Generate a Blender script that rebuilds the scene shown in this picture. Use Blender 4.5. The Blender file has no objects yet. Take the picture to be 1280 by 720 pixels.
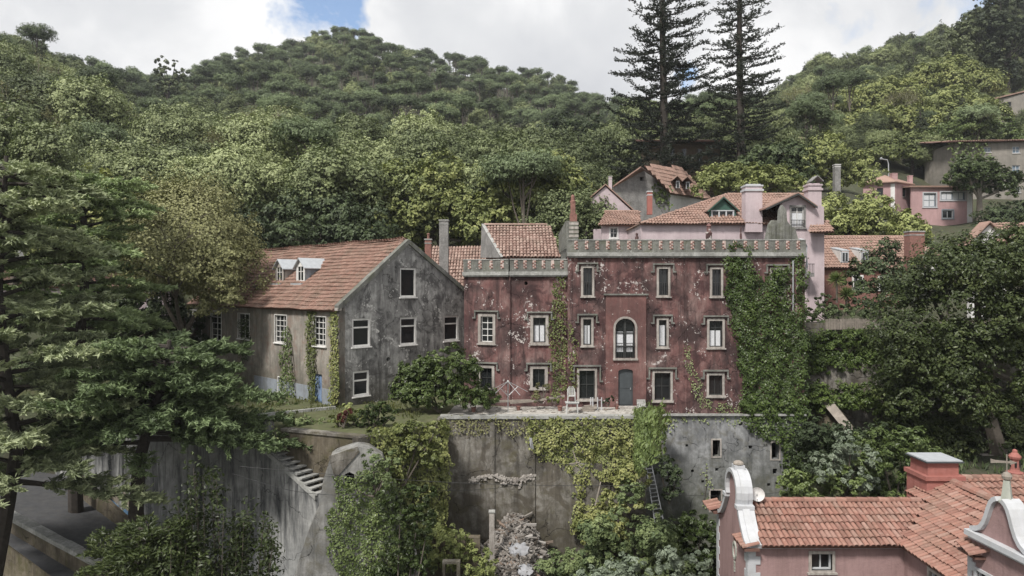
import bpy, math, random
import numpy as np
from mathutils import Vector, geometry
R = math.radians
rng = np.random.default_rng(11)
random.seed(11)
SC = bpy.context.scene
COL = SC.collection
EYE = 7.0            # camera height above the castle terrace (z = 0)
F = 853.3            # focal length in photo pixels (24 mm on a 36 mm sensor, 1280 px wide)

# ---------------------------------------------------------------- camera
cd = bpy.data.cameras.new('camera'); cd.lens = 24; cd.sensor_width = 36
cd.clip_start = 0.1; cd.clip_end = 4000
cam = bpy.data.objects.new('camera', cd); COL.objects.link(cam)
cam.location = (0, 0, EYE); cam.rotation_euler = (R(90), 0, 0)
SC.camera = cam
# ---------------------------------------------------------------- sky and clouds
SUN_EL, SUN_AZ = R(52), R(215)      # azimuth clockwise from +Y : behind the camera, to the left
W = bpy.data.worlds.new("World"); SC.world = W; W.use_nodes = True
nt = W.node_tree; N = nt.nodes; L = nt.links; N.clear()
def nn(tree, kind, **kw):
    n = tree.nodes.new(kind)
    for k, v in kw.items():
        if k.startswith('i_'): n.inputs[k[2:].replace('_', ' ')].default_value = v
        else: setattr(n, k, v)
    return n
out = nn(nt, 'ShaderNodeOutputWorld')
sky = nn(nt, 'ShaderNodeTexSky'); sky.sky_type = 'NISHITA'; sky.sun_disc = False
sky.sun_elevation = SUN_EL; sky.sun_rotation = SUN_AZ
bg1 = nn(nt, 'ShaderNodeBackground'); bg1.inputs[1].default_value = 0.15
bg2 = nn(nt, 'ShaderNodeBackground'); bg2.inputs[1].default_value = 1.0
mixs = nn(nt, 'ShaderNodeMixShader')
tc = nn(nt, 'ShaderNodeTexCoord')
def vmath(tree, op, a, b=None):
    n = tree.nodes.new('ShaderNodeVectorMath'); n.operation = op
    for i, s in enumerate((a, b)):
        if s is None: continue
        if hasattr(s, 'links'): tree.links.new(s, n.inputs[i])
        else: n.inputs[i].default_value = s
    return n
def smath(tree, op, a, b=None, clamp=False):
    n = tree.nodes.new('ShaderNodeMath'); n.operation = op; n.use_clamp = clamp
    for i, s in enumerate((a, b)):
        if s is None: continue
        if hasattr(s, 'links'): tree.links.new(s, n.inputs[i])
        else: n.inputs[i].default_value = s
    return n.outputs[0]
def ramp(tree, fac, stops, interp='LINEAR'):
    n = tree.nodes.new('ShaderNodeValToRGB'); n.color_ramp.interpolation = interp
    e = n.color_ramp.elements
    while len(e) < len(stops): e.new(0.5)
    for q, (p, c) in zip(e, stops):
        q.position = p
        q.color = (c, c, c, 1) if isinstance(c, (int, float)) else (*c, 1)
    if fac is not None: tree.links.new(fac, n.inputs[0])
    return n.outputs[0]
def noise(tree, vec, scale, detail=4, rough=.55, dist=0.0):
    n = tree.nodes.new('ShaderNodeTexNoise')
    n.inputs['Scale'].default_value = scale; n.inputs['Detail'].default_value = detail
    n.inputs['Roughness'].default_value = rough; n.inputs['Distortion'].default_value = dist
    if vec is not None: tree.links.new(vec, n.inputs['Vector'])
    return n.outputs[0]
dirv = vmath(nt, 'NORMALIZE', tc.outputs['Generated']).outputs[0]
n_big = noise(nt, dirv, 2.4, 5, .5, .15)
n_fine = noise(nt, dirv, 7.0, 7, .58, .35)
cl = smath(nt, 'ADD', smath(nt, 'MULTIPLY', n_big, .75), smath(nt, 'MULTIPLY', n_fine, .25))
ccol = ramp(nt, cl, [(.38, (.50, .51, .535)), (.48, (.60, .607, .62)), (.55, (.74, .74, .742)), (.70, (.84, .838, .83))])
def hole(px, py, rad, edge):
    v = Vector(((px-640)/F, 1, -(py-360)/F)).normalized()
    d = vmath(nt, 'DOT_PRODUCT', dirv, tuple(v)).outputs['Value']
    a = smath(nt, 'ARCCOSINE', d)
    a = smath(nt, 'ADD', a, smath(nt, 'MULTIPLY', smath(nt, 'SUBTRACT', n_fine, .5), edge))
    m = nt.nodes.new('ShaderNodeMapRange'); m.inputs['From Min'].default_value = rad*.55
    m.inputs['From Max'].default_value = rad*1.15
    L.new(a, m.inputs['Value']); return m.outputs[0]
mask = smath(nt, 'MULTIPLY', hole(386, -16, .060, .30), hole(864, 92, .020, .14))
mask = smath(nt, 'MULTIPLY', mask, hole(1500, -260, .25, .6))
mask = smath(nt, 'MULTIPLY', mask, hole(-500, -400, .25, .6))
L.new(sky.outputs[0], bg1.inputs[0]); L.new(ccol, bg2.inputs[0])
L.new(mask, mixs.inputs[0]); L.new(bg1.outputs[0], mixs.inputs[1]); L.new(bg2.outputs[0], mixs.inputs[2])
L.new(mixs.outputs[0], out.inputs[0])
# ---------------------------------------------------------------- sun (thin cloud in front of it)
sd = bpy.data.lights.new('sun', 'SUN'); sd.energy = 3.7; sd.angle = R(9); sd.color = (1, .96, .9)
so = bpy.data.objects.new('sun', sd); COL.objects.link(so)
sdir = Vector((math.sin(SUN_AZ)*math.cos(SUN_EL), math.cos(SUN_AZ)*math.cos(SUN_EL), math.sin(SUN_EL)))
so.rotation_euler = sdir.to_track_quat('Z', 'Y').to_euler(); so.location = (-30, -30, 80)
SC.view_settings.view_transform = 'Standard'; SC.view_settings.look = 'None'
SC.view_settings.exposure = 0.45; SC.view_settings.gamma = 1
SC.cycles.max_bounces = 6; SC.cycles.volume_bounces = 0; SC.cycles.diffuse_bounces = 3; SC.cycles.transparent_max_bounces = 4

# ---------------------------------------------------------------- geometry helpers
def P(px, py, Y):
    return Vector(((px-640)/F*Y, Y, EYE-(py-360)/F*Y))
def V3(a): return np.array([a[0], a[1], a[2]], dtype=float)

class MB:
    """collects faces; link() makes ONE mesh object of them"""
    def __init__(s): s.c = []; s.n = 0
    def add(s, V, Fs, t=0.0):
        V = np.asarray(V, dtype=np.float32).reshape(-1, 3)
        Fs = np.asarray(Fs, dtype=np.int64)
        T = np.full(len(Fs), t, np.float32) if np.isscalar(t) else np.asarray(t, np.float32)
        s.c.append((V, Fs + s.n, T)); s.n += len(V); return s
    def poly(s, pts, t=0.0): return s.add([V3(p) for p in pts], [list(range(len(pts)))], t)
    def hexa(s, o, a, b, c, t=0.0):
        o, a, b, c = V3(o), V3(a), V3(b), V3(c)
        if np.dot(np.cross(a, b), c) < 0: a, b = b, a
        V = [o, o+a, o+a+b, o+b, o+c, o+a+c, o+a+b+c, o+b+c]
        return s.add(V, [[3, 2, 1, 0], [4, 5, 6, 7], [0, 1, 5, 4], [1, 2, 6, 5], [2, 3, 7, 6], [3, 0, 4, 7]], t)
    def box(s, x0, x1, y0, y1, z0, z1, t=0.0):
        return s.hexa((x0, y0, z0), (x1-x0, 0, 0), (0, y1-y0, 0), (0, 0, z1-z0), t)
    def prism(s, pts, off, t=0.0):
        pts = [V3(p) for p in pts]; off = V3(off); n = len(pts)
        s.poly(pts[::-1], t); s.poly([p+off for p in pts], t)
        V = pts + [p+off for p in pts]
        return s.add(V, [[i, (i+1) % n, n+(i+1) % n, n+i] for i in range(n)], t)
    def tube(s, pts, rad, n=6, t=0.0, caps=True):
        pts = np.array([V3(p) for p in pts]); m = len(pts)
        if np.isscalar(rad): rad = [rad]*m
        T = np.gradient(pts, axis=0); T /= np.linalg.norm(T, axis=1)[:, None]+1e-9
        up = np.array([0, 0, 1.]) if abs(T[:, 2]).mean() < .8 else np.array([1., 0, 0])
        A = np.cross(T, up); A /= np.linalg.norm(A, axis=1)[:, None]+1e-9
        B = np.cross(T, A)
        th = np.arange(n)*2*np.pi/n
        V = pts[:, None] + np.array(rad)[:, None, None]*(np.cos(th)[None, :, None]*A[:, None]+np.sin(th)[None, :, None]*B[:, None])
        i, j = np.meshgrid(np.arange(m-1), np.arange(n), indexing='ij'); j2 = (j+1) % n
        Fs = np.stack([i*n+j, i*n+j2, (i+1)*n+j2, (i+1)*n+j], -1).reshape(-1, 4)
        s.add(V.reshape(-1, 3), Fs, t)
        if caps:
            s.poly(V[0][::-1], t); s.poly(V[-1], t)
        return s
    def lathe(s, c, prof, n=12, t=0.0, sy=1.0):
        c = V3(c); th = np.arange(n)*2*np.pi/n
        V = np.array([[c+np.array([r*math.cos(a), r*sy*math.sin(a), z]) for a in th] for r, z in prof])
        m = len(prof)
        i, j = np.meshgrid(np.arange(m-1), np.arange(n), indexing='ij'); j2 = (j+1) % n
        s.add(V.reshape(-1, 3), np.stack([i*n+j, i*n+j2, (i+1)*n+j2, (i+1)*n+j], -1).reshape(-1, 4), t)
        s.poly(V[0][::-1], t); s.poly(V[-1], t); return s
    def mesh(s, name, mats, origin=(0, 0, 0), smooth=False):
        V = np.concatenate([c[0] for c in s.c]) - np.array(origin, np.float32)
        loops = np.concatenate([c[1].ravel() for c in s.c]).astype(np.int32)
        tot = np.concatenate([np.full(len(c[1]), c[1].shape[1]) for c in s.c]).astype(np.int32)
        T = np.concatenate([c[2] for c in s.c]).astype(np.float32)
        me = bpy.data.meshes.new(name)
        me.vertices.add(len(V)); me.vertices.foreach_set('co', V.astype(np.float32).ravel())
        me.loops.add(len(loops)); me.loops.foreach_set('vertex_index', loops)
        me.polygons.add(len(tot)); st = np.concatenate([[0], np.cumsum(tot)[:-1]]).astype(np.int32)
        me.polygons.foreach_set('loop_start', st)
        me.polygons.foreach_set('use_smooth', np.full(len(tot), bool(smooth)))
        a = me.attributes.new('tint', 'FLOAT', 'FACE'); a.data.foreach_set('value', T)
        me.update(calc_edges=True)
        for m in (mats if isinstance(mats, (list, tuple)) else [mats]): me.materials.append(m)
        return me
WLOC = {}
def link(name, me, parent=None, loc=(0, 0, 0), label=None):
    """loc is the world place of the mesh origin; parents carry no rotation"""
    o = bpy.data.objects.new(name, me); COL.objects.link(o)
    pl = Vector((0, 0, 0))
    if parent is not None:
        o.parent = parent; pl = WLOC[parent.name]
    o.location = Vector(loc)-pl; WLOC[o.name] = Vector(loc)
    if label: o['label'] = label
    return o
def mk(name, mb, mat, parent=None, smooth=False, label=None):
    V = np.concatenate([c[0] for c in mb.c]); lo, hi = V.min(0), V.max(0)
    org = ((lo[0]+hi[0])/2, (lo[1]+hi[1])/2, lo[2])
    org = tuple(float(q) for q in org)
    return link(name, mb.mesh(name, mat, org, smooth), parent, org, label)
def tag(o, label, cat, group=None):
    o['label'] = label; o['category'] = cat
    if group: o['group'] = group
    return o
def thing(name, loc, label, cat, group=None):
    o = bpy.data.objects.new(name, None); COL.objects.link(o); o.location = loc
    o.empty_display_size = .3
    WLOC[o.name] = Vector(loc); return tag(o, label, cat, group)
def kind(o, k): o['kind'] = k; return o
def copy_tree(src, loc, rz=0, sc=1, szz=None, **tags):
    r = src.copy(); COL.objects.link(r); r.location = loc; r.rotation_euler = (0, 0, rz)
    r.scale = (sc, sc, szz or sc)
    for k, v in tags.items(): r[k] = v
    for ch in src.children:
        c = ch.copy(); COL.objects.link(c); c.parent = r
        for g in ch.children:
            d = g.copy(); COL.objects.link(d); d.parent = c
    return r

class Wall:
    """a vertical wall plane through two plan points; u runs along it, o is how far proud of it"""
    def __init__(s, p0, p1):
        s.p = Vector((p0[0], p0[1])); d = Vector((p1[0]-p0[0], p1[1]-p0[1])); s.len = d.length
        s.d = d.normalized(); s.n = Vector((s.d.y, -s.d.x))
        if s.n.dot(-s.p) < 0: s.n = -s.n
    def pt(s, u, z, o=0.0):
        q = s.p+s.d*u+s.n*o; return Vector((q.x, q.y, z))
    def uv(s, px, py):
        a = (px-640)/F
        det = s.d.x*(-1)+a*s.d.y
        u = ((-s.p.x)*(-1) + a*(-s.p.y))/det
        Y = s.p.y+s.d.y*u
        return (u, EYE-(py-360)/F*Y)
    def rect(s, x0, x1, y0, y1):
        uc = s.uv((x0+x1)/2, (y0+y1)/2)
        u0, u1 = sorted((s.uv(x0, 0)[0], s.uv(x1, 0)[0])); z1 = s.uv((x0+x1)/2, y0)[1]; z0 = s.uv((x0+x1)/2, y1)[1]
        return u0, u1, z0, z1
    def box(s, mb, u0, u1, z0, z1, o0, o1, t=0.0):
        d, n = s.d, s.n
        return mb.hexa(s.pt(u0, z0, o0), (d.x*(u1-u0), d.y*(u1-u0), 0), (n.x*(o1-o0), n.y*(o1-o0), 0), (0, 0, z1-z0), t)
    def panel(s, mb, outer, holes=(), thick=.35, o=0.0, t=0.0):
        """solid wall slab with real openings and reveals"""
        pts = [Vector(q) for q in outer]; loops = [list(range(len(outer)))]
        for h in holes:
            loops.append(list(range(len(pts), len(pts)+len(h)))); pts += [Vector(q) for q in h]
        ed = [(lp[i], lp[(i+1) % len(lp)]) for lp in loops for i in range(len(lp))]
        v2, e2, f2, *_ = geometry.delaunay_2d_cdt(pts, ed, [], 0, 1e-5)
        def inside(c, poly):
            r = False; n = len(poly)
            for i in range(n):
                a, b = poly[i], poly[(i+1) % n]
                if (a[1] > c[1]) != (b[1] > c[1]) and c[0] < (b[0]-a[0])*(c[1]-a[1])/(b[1]-a[1])+a[0]: r = not r
            return r
        fs = []
        for f in f2:
            c = sum((v2[i] for i in f), Vector((0, 0)))/len(f)
            if inside(c, outer) and not any(inside(c, h) for h in holes): fs.append(list(f))
        Vf = [s.pt(v.x, v.y, o) for v in v2]; Vb = [s.pt(v.x, v.y, o-thick) for v in v2]
        if fs:
            mb.add([V3(v) for v in Vf], fs, t); mb.add([V3(v) for v in Vb], [f[::-1] for f in fs], t)
        for lp in [outer]+list(holes):
            n = len(lp)
            V = [V3(s.pt(q[0], q[1], o)) for q in lp]+[V3(s.pt(q[0], q[1], o-thick)) for q in lp]
            mb.add(V, [[i, (i+1) % n, n+(i+1) % n, n+i] for i in range(n)], t)
        return mb
def rect_loop(u0, u1, z0, z1): return [(u0, z0), (u1, z0), (u1, z1), (u0, z1)]

# ---------------------------------------------------------------- materials
def newmat(name):
    m = bpy.data.materials.new(name); m.use_nodes = True
    return m, m.node_tree, m.node_tree.nodes['Principled BSDF']
def mixc(t, fac, a, b, mode='MIX'):
    n = t.nodes.new('ShaderNodeMix'); n.data_type = 'RGBA'; n.blend_type = mode
    for s, i in ((fac, 0), (a, 6), (b, 7)):
        if hasattr(s, 'links'): t.links.new(s, n.inputs[i])
        elif i == 0: n.inputs[0].default_value = s
        else: n.inputs[i].default_value = (*s, 1)
    return n.outputs[2]
def posv(t, sc=(1, 1, 1)):
    g = t.nodes.new('ShaderNodeNewGeometry')
    return vmath(t, 'MULTIPLY', g.outputs['Position'], sc).outputs[0]
def bump(t, b, h, strength=.4, dist=.03):
    n = t.nodes.new('ShaderNodeBump'); n.inputs['Strength'].default_value = strength
    n.inputs['Distance'].default_value = dist; t.links.new(h, n.inputs['Height'])
    t.links.new(n.outputs[0], b.inputs['Normal'])
def tintv(t, name='tint'):
    a = t.nodes.new('ShaderNodeAttribute'); a.attribute_name = name
    o = t.nodes.new('ShaderNodeObjectInfo')
    return a.outputs['Fac'], o.outputs['Random']

def plaster(name, base, light, dark, moss=None, flecks=None, streak=.5, dirt=.5, scale=1.0, rough=.9, patch=None, low=None, wash=None, crack=False):
    m, t, b = newmat(name)
    p = posv(t); ps = posv(t, (1, 1, .13))
    n1 = noise(t, p, .55*scale, 5, .6, .4); n2 = noise(t, p, 2.6*scale, 6, .65, .2)
    st = noise(t, ps, 2.2*scale, 6, .7, .3); sf = noise(t, ps, 7*scale, 3, .6)
    c = mixc(t, ramp(t, n2, [(.35, 0), (.65, 1)]), base, light)
    if patch: c = mixc(t, ramp(t, noise(t, p, .9*scale, 6, .6, .8), [(.52, 0), (.58, 1)]), c, patch)
    if wash: c = mixc(t, smath(t, 'MULTIPLY', ramp(t, noise(t, posv(t, (1, 1, .6)), .7*scale, 7, .72, .9), [(.50, 0), (.68, 1)]), .75), c, wash)
    sfac = smath(t, 'MULTIPLY', ramp(t, st, [(.46, 0), (.66, 1)]), streak)
    c = mixc(t, sfac, c, dark)
    dfac = smath(t, 'MULTIPLY', ramp(t, n1, [(.42, 0), (.62, 1)]), dirt)
    c = mixc(t, dfac, c, dark)
    c = mixc(t, smath(t, 'MULTIPLY', ramp(t, sf, [(.55, 0), (.7, 1)]), streak*.5), c, dark)
    if moss: c = mixc(t, smath(t, 'MULTIPLY', ramp(t, noise(t, p, 1.3*scale, 6, .7, .5), [(.5, 0), (.66, 1)]), .75), c, moss)
    if low:      # damp growth rising from the foot of the wall: (z0, z1, colour)
        z0, z1, lc = low
        g = t.nodes.new('ShaderNodeNewGeometry'); sp = t.nodes.new('ShaderNodeSeparateXYZ'); t.links.new(g.outputs['Position'], sp.inputs[0])
        zz = smath(t, 'ADD', sp.outputs[2], smath(t, 'MULTIPLY', smath(t, 'SUBTRACT', n2, .5), 3.0))
        mr = t.nodes.new('ShaderNodeMapRange'); mr.inputs['From Min'].default_value = z1; mr.inputs['From Max'].default_value = z0
        t.links.new(zz, mr.inputs['Value']); c = mixc(t, smath(t, 'MULTIPLY', mr.outputs[0], .75), c, lc)
    if flecks:
        fc, amt = flecks
        f1 = noise(t, p, 6.5, 5, .72, .4); f2 = noise(t, p, .75, 4, .6, 1.2)
        th = smath(t, 'ADD', f1, smath(t, 'MULTIPLY', smath(t, 'SUBTRACT', f2, .5), amt))
        c = mixc(t, ramp(t, th, [(.66, 0), (.68, 1)]), c, fc)
    hx = n2
    if crack:
        v = t.nodes.new('ShaderNodeTexVoronoi'); v.feature = 'DISTANCE_TO_EDGE'; v.inputs['Scale'].default_value = .42
        nz = t.nodes.new('ShaderNodeTexNoise'); nz.inputs['Scale'].default_value = 1.6; nz.inputs['Detail'].default_value = 6; t.links.new(p, nz.inputs['Vector'])
        t.links.new(vmath(t, 'ADD', p, nz.outputs['Color']).outputs[0], v.inputs['Vector'])
        ck = smath(t, 'MULTIPLY', ramp(t, v.outputs['Distance'], [(.002, 1), (.011, 0)]), ramp(t, n1, [(.42, 0), (.55, 1)]))
        c = mixc(t, smath(t, 'MULTIPLY', ck, .8), c, tuple(q*.5 for q in dark)); hx = smath(t, 'SUBTRACT', n2, ck)
    t.links.new(c, b.inputs['Base Color']); b.inputs['Roughness'].default_value = rough
    b.inputs['Specular IOR Level'].default_value = .2
    bump(t, b, smath(t, 'ADD', hx, smath(t, 'MULTIPLY', noise(t, p, 22, 3), .35)), .55, .05)
    return m
def simple(name, col, rough=.6, var=.12, metal=0.0, spec=.4, scale=4, dirt=None, dfac=.4):
    m, t, b = newmat(name); p = posv(t)
    n = noise(t, p, scale, 5, .6)
    c = mixc(t, ramp(t, n, [(.3, 0), (.7, 1)]), tuple(q*(1-var) for q in col), tuple(min(1, q*(1+var)) for q in col))
    if dirt: c = mixc(t, smath(t, 'MULTIPLY', ramp(t, noise(t, posv(t, (1, 1, .3)), 2.5, 6, .7, .4), [(.45, 0), (.7, 1)]), dfac), c, dirt)
    t.links.new(c, b.inputs['Base Color']); b.inputs['Roughness'].default_value = rough
    b.inputs['Metallic'].default_value = metal; b.inputs['Specular IOR Level'].default_value = spec
    bump(t, b, noise(t, p, 30, 3), .15, .01)
    return m
def tilemat(name, cols, moss=(.10, .095, .07), mossy=.35, pale=(.42, .33, .27), scale=1.0):
    m, t, b = newmat(name); a, r = tintv(t); p = posv(t)
    g = smath(t, 'FRACT', smath(t, 'ADD', a, smath(t, 'MULTIPLY', r, 1.0)))
    c = ramp(t, g, [(0, cols[0]), (.35, cols[1]), (.7, cols[2]), (1, cols[3] if len(cols) > 3 else cols[0])])
    n = noise(t, p, 1.1*scale, 6, .65, .4)
    c = mixc(t, smath(t, 'MULTIPLY', ramp(t, n, [(.45, 0), (.68, 1)]), mossy), c, moss)
    c = mixc(t, smath(t, 'MULTIPLY', ramp(t, noise(t, p, 6*scale, 5, .7), [(.52, 0), (.7, 1)]), .45), c, pale)
    c = mixc(t, smath(t, 'MULTIPLY', ramp(t, noise(t, p, 14, 4, .7), [(.5, 0), (.75, 1)]), mossy), c, moss)
    t.links.new(c, b.inputs['Base Color']); b.inputs['Roughness'].default_value = .85
    b.inputs['Specular IOR Level'].default_value = .2
    bump(t, b, noise(t, p, 25, 4), .35, .02)
    return m
def leafmat(name, c0, c1, c2, trans=.25, rough=.55, bscale=.25, spec=.3, brown=None):
    m, t, b = newmat(name); a, r = tintv(t); p = posv(t)
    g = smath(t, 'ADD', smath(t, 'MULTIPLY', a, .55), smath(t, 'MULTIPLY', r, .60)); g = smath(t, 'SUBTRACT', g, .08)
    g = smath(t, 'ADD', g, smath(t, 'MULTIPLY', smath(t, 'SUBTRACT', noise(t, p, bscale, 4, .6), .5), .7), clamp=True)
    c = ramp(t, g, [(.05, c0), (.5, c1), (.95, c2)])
    if brown: c = mixc(t, smath(t, 'MULTIPLY', ramp(t, noise(t, p, bscale*3, 3), [(.58, 0), (.66, 1)]), .8), c, brown)
    t.links.new(c, b.inputs['Base Color']); b.inputs['Roughness'].default_value = rough
    b.inputs['Specular IOR Level'].default_value = spec
    tr = t.nodes.new('ShaderNodeBsdfTranslucent'); mx = t.nodes.new('ShaderNodeMixShader')
    mx.inputs[0].default_value = trans
    t.links.new(mixc(t, 1.0, c, (.9, 1.0, .55), 'MULTIPLY'), tr.inputs[0])
    t.links.new(b.outputs[0], mx.inputs[1]); t.links.new(tr.outputs[0], mx.inputs[2])
    t.links.new(mx.outputs[0], t.nodes['Material Output'].inputs[0])
    return m
def glassmat(name, col=(.015, .017, .018), rough=.08):
    m, t, b = newmat(name); b.inputs['Base Color'].default_value = (*col, 1)
    b.inputs['Roughness'].default_value = rough; b.inputs['Specular IOR Level'].default_value = .5
    return m
M = {}
M['red'] = plaster('red_plaster', (.142, .068, .064), (.205, .118, .110), (.042, .028, .028), flecks=((.48, .44, .42), 1.0), streak=.9, dirt=.9, patch=(.080, .040, .040), wash=(.27, .195, .18), crack=True)
M['redlight'] = plaster('red_panel_plaster', (.160, .076, .070), (.215, .115, .105), (.07, .042, .04), flecks=((.5, .46, .43), .60), streak=.6, dirt=.6, wash=(.27, .17, .155))
M['greywall'] = plaster('weathered_grey_render', (.21, .205, .20), (.40, .395, .38), (.06, .058, .058), moss=None, flecks=((.5, .49, .47), .95), streak=.7, dirt=.45, patch=(.12, .117, .115), wash=(.46, .455, .44), low=(0, 2.2, (.06, .055, .045)), crack=True)
M['sidewall'] = plaster('damp_beige_render', (.29, .265, .235), (.36, .33, .29), (.09, .085, .075), moss=(.24, .17, .14), streak=.55, dirt=.5, low=(0, 2.4, (.09, .085, .06)))
M['basement'] = plaster('basement_grey_render', (.20, .205, .21), (.35, .355, .36), (.065, .067, .07), moss=(.13, .125, .10), streak=.55, dirt=.6, low=(-7, -2, (.075, .08, .05)), crack=True)
M['retain'] = plaster('old_retaining_render', (.17, .155, .135), (.30, .285, .26), (.05, .045, .038), moss=(.10, .09, .055), streak=.8, dirt=.7, patch=(.13, .115, .095), low=(-7.5, -3, (.07, .062, .045)), crack=True)
M['concrete'] = plaster('stained_concrete', (.27, .27, .26), (.36, .36, .35), (.045, .047, .05), streak=1.0, dirt=.45, scale=.8, low=(-9, -4.5, (.16, .17, .175)), crack=True)
M['buttress'] = plaster('pale_concrete', (.26, .255, .245), (.34, .335, .32), (.09, .09, .085), streak=.8, dirt=.6, moss=(.14, .13, .10), crack=True)
M['brownwall'] = plaster('mossy_brown_wall', (.12, .10, .07), (.18, .155, .12), (.04, .034, .025), moss=(.07, .065, .03), streak=.7, dirt=.6, crack=True)
M['parapet'] = plaster('lichen_grey_cement', (.16, .16, .145), (.24, .24, .22), (.06, .06, .055), moss=(.11, .115, .08), flecks=((.55, .55, .52), .35), streak=.6, dirt=.5)
M['stone'] = plaster('window_stone', (.36, .335, .305), (.44, .41, .38), (.12, .10, .09), streak=.6, dirt=.4, scale=2)
M['coping'] = plaster('lichen_white_coping', (.27, .27, .255), (.40, .40, .385), (.14, .14, .13), streak=.3, dirt=.5, scale=2.5)
M['brick'] = simple('old_brick', (.22, .11, .09), .9, .3, scale=9, dirt=(.1, .07, .06))
M['whitebrick'] = simple('pale_brick', (.52, .42, .38), .9, .2, scale=9, dirt=(.2, .12, .1))
M['pinkwall'] = plaster('pale_pink_render', (.47, .39, .41), (.50, .425, .44), (.27, .22, .23), streak=.35, dirt=.25, scale=.7)
M['pinkdeep'] = plaster('dusty_pink_render', (.30, .20, .195), (.33, .222, .215), (.19, .125, .12), streak=.6, dirt=.25, scale=.8)
M['salmon'] = plaster('salmon_render', (.29, .115, .095), (.33, .14, .12), (.19, .085, .075), streak=.35, dirt=.3, scale=1.2)
M['pinkfar'] = plaster('far_pink_render', (.42, .27, .27), (.46, .30, .30), (.27, .18, .18), streak=.4, dirt=.3, scale=.6)
M['beige'] = plaster('far_beige_render', (.22, .20, .18), (.27, .25, .22), (.12, .115, .10), streak=.4, dirt=.3, scale=.6)
M['greystone'] = plaster('grey_rubble_wall', (.20, .195, .19), (.30, .29, .28), (.10, .10, .095), streak=.3, dirt=.5, scale=3)
M['whitewash'] = simple('white_render', (.62, .61, .60), .8, .06, dirt=(.35, .34, .32))
M['whitepaint'] = simple('white_paint', (.44, .45, .47), .6, .06, dirt=(.36, .36, .35), dfac=.55)
M['frame'] = simple('weathered_white_frame', (.68, .67, .65), .6, .1, dirt=(.35, .33, .3))
M['darkframe'] = simple('dark_frame', (.035, .037, .036), .6, .2)
M['greenframe'] = simple('dark_green_boards', (.035, .085, .065), .6, .15)
M['greenstone'] = simple('lichen_green_stone', (.34, .35, .31), .8, .15, dirt=(.15, .17, .12))
M['slate'] = simple('slate_paint_door', (.055, .063, .068), .55, .12, dirt=(.03, .035, .04))
M['bluedoor'] = simple('faded_blue_paint', (.14, .22, .38), .7, .25, dirt=(.35, .36, .36), dfac=.6)
M['bluegrey'] = simple('faded_blue_wash', (.24, .265, .30), .85, .15, dirt=(.14, .14, .13), dfac=.6)
M['glass'] = glassmat('window_glass')
M['glasslight'] = glassmat('pale_window_glass', (.10, .14, .18), .12)
M['void'] = glassmat('dark_opening', (.004, .004, .004), .9)
M['curtain'] = simple('white_curtain', (.55, .56, .58), .9, .15, scale=12)
M['metal'] = simple('galvanised_metal', (.42, .43, .44), .45, .12, metal=.6)
M['whitemetal'] = simple('pale_sheet_metal', (.42, .44, .46), .5, .1, metal=.2)
M['darkmetal'] = simple('dark_iron', (.045, .045, .045), .6, .2, metal=.3)
M['plastic'] = simple('white_garden_plastic', (.45, .45, .44), .4, .06, dirt=(.45, .45, .42))
M['wood'] = simple('grey_wood', (.24, .21, .18), .85, .25)
M['wooddark'] = simple('brown_wood', (.10, .075, .05), .85, .25)
M['asphalt'] = simple('asphalt', (.055, .056, .06), .9, .2, scale=3, dirt=(.10, .095, .085))
M['paving'] = simple('terrace_paving', (.40, .38, .35), .9, .2, scale=2, dirt=(.14, .13, .1), dfac=.7)
M['soil'] = simple('soil', (.07, .055, .038), .95, .3, scale=2, dirt=(.05, .06, .03), dfac=.8)
M['lawn'] = simple('rough_grass_ground', (.075, .085, .035), .95, .3, scale=2, dirt=(.12, .10, .07), dfac=.6)
M['tarp'] = simple('white_tarpaulin', (.27, .275, .29), .8, .25, dirt=(.2, .19, .18))
M['rope'] = simple('black_cable', (.03, .03, .03), .6, .1)
M['castroof'] = tilemat('castle_roof_tile', [(.27, .175, .145), (.36, .26, .22), (.20, .125, .105), (.32, .22, .185)], mossy=.35)
M['greyroof'] = tilemat('weathered_orange_tile', [(.235, .135, .105), (.20, .115, .09), (.28, .175, .14), (.165, .10, .08)], mossy=.45)
M['neartile'] = tilemat('terracotta_tile', [(.26, .13, .10), (.31, .17, .135), (.21, .105, .083), (.32, .20, .165)], mossy=.38, pale=(.40, .29, .235))
M['fartile'] = tilemat('pinkish_far_tile', [(.29, .185, .15), (.33, .215, .175), (.25, .16, .13), (.32, .21, .175)], mossy=.3, pale=(.48, .36, .30))
M['tilebed'] = simple('dark_tile_bed', (.13, .07, .055), .9, .2)
M['bark'] = simple('grey_brown_bark', (.10, .085, .07), .95, .3, scale=6)
M['barkdark'] = simple('dark_bark', (.045, .038, .032), .95, .3, scale=6)
M['barkpale'] = simple('pale_bare_twigs', (.24, .21, .18), .9, .25, scale=6)
LM = {}
LM['oak'] = leafmat('oak_leaf', (0.060, 0.078, 0.026), (0.173, 0.200, 0.068), (0.373, 0.386, 0.149), trans=.12)
LM['lime'] = leafmat('light_green_leaf', (0.105, 0.127, 0.045), (0.256, 0.285, 0.103), (0.493, 0.516, 0.214), trans=.12)
LM['dark'] = leafmat('dark_green_leaf', (0.018, 0.028, 0.012), (0.056, 0.078, 0.035), (0.133, 0.171, 0.076), trans=.12)
LM['ivydark'] = leafmat('dark_ivy_leaf', (0.018, 0.029, 0.008), (0.052, 0.081, 0.019), (0.141, 0.191, 0.051), trans=.12, bscale=.8, rough=.4)
LM['big'] = leafmat('glossy_green_leaf', (0.018, 0.026, 0.008), (0.052, 0.071, 0.022), (0.143, 0.163, 0.060), rough=.45, trans=.12)
LM['brown'] = leafmat('sparse_brown_leaf', (0.054, 0.052, 0.025), (0.141, 0.138, 0.061), (0.275, 0.278, 0.129), trans=.12)
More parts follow.
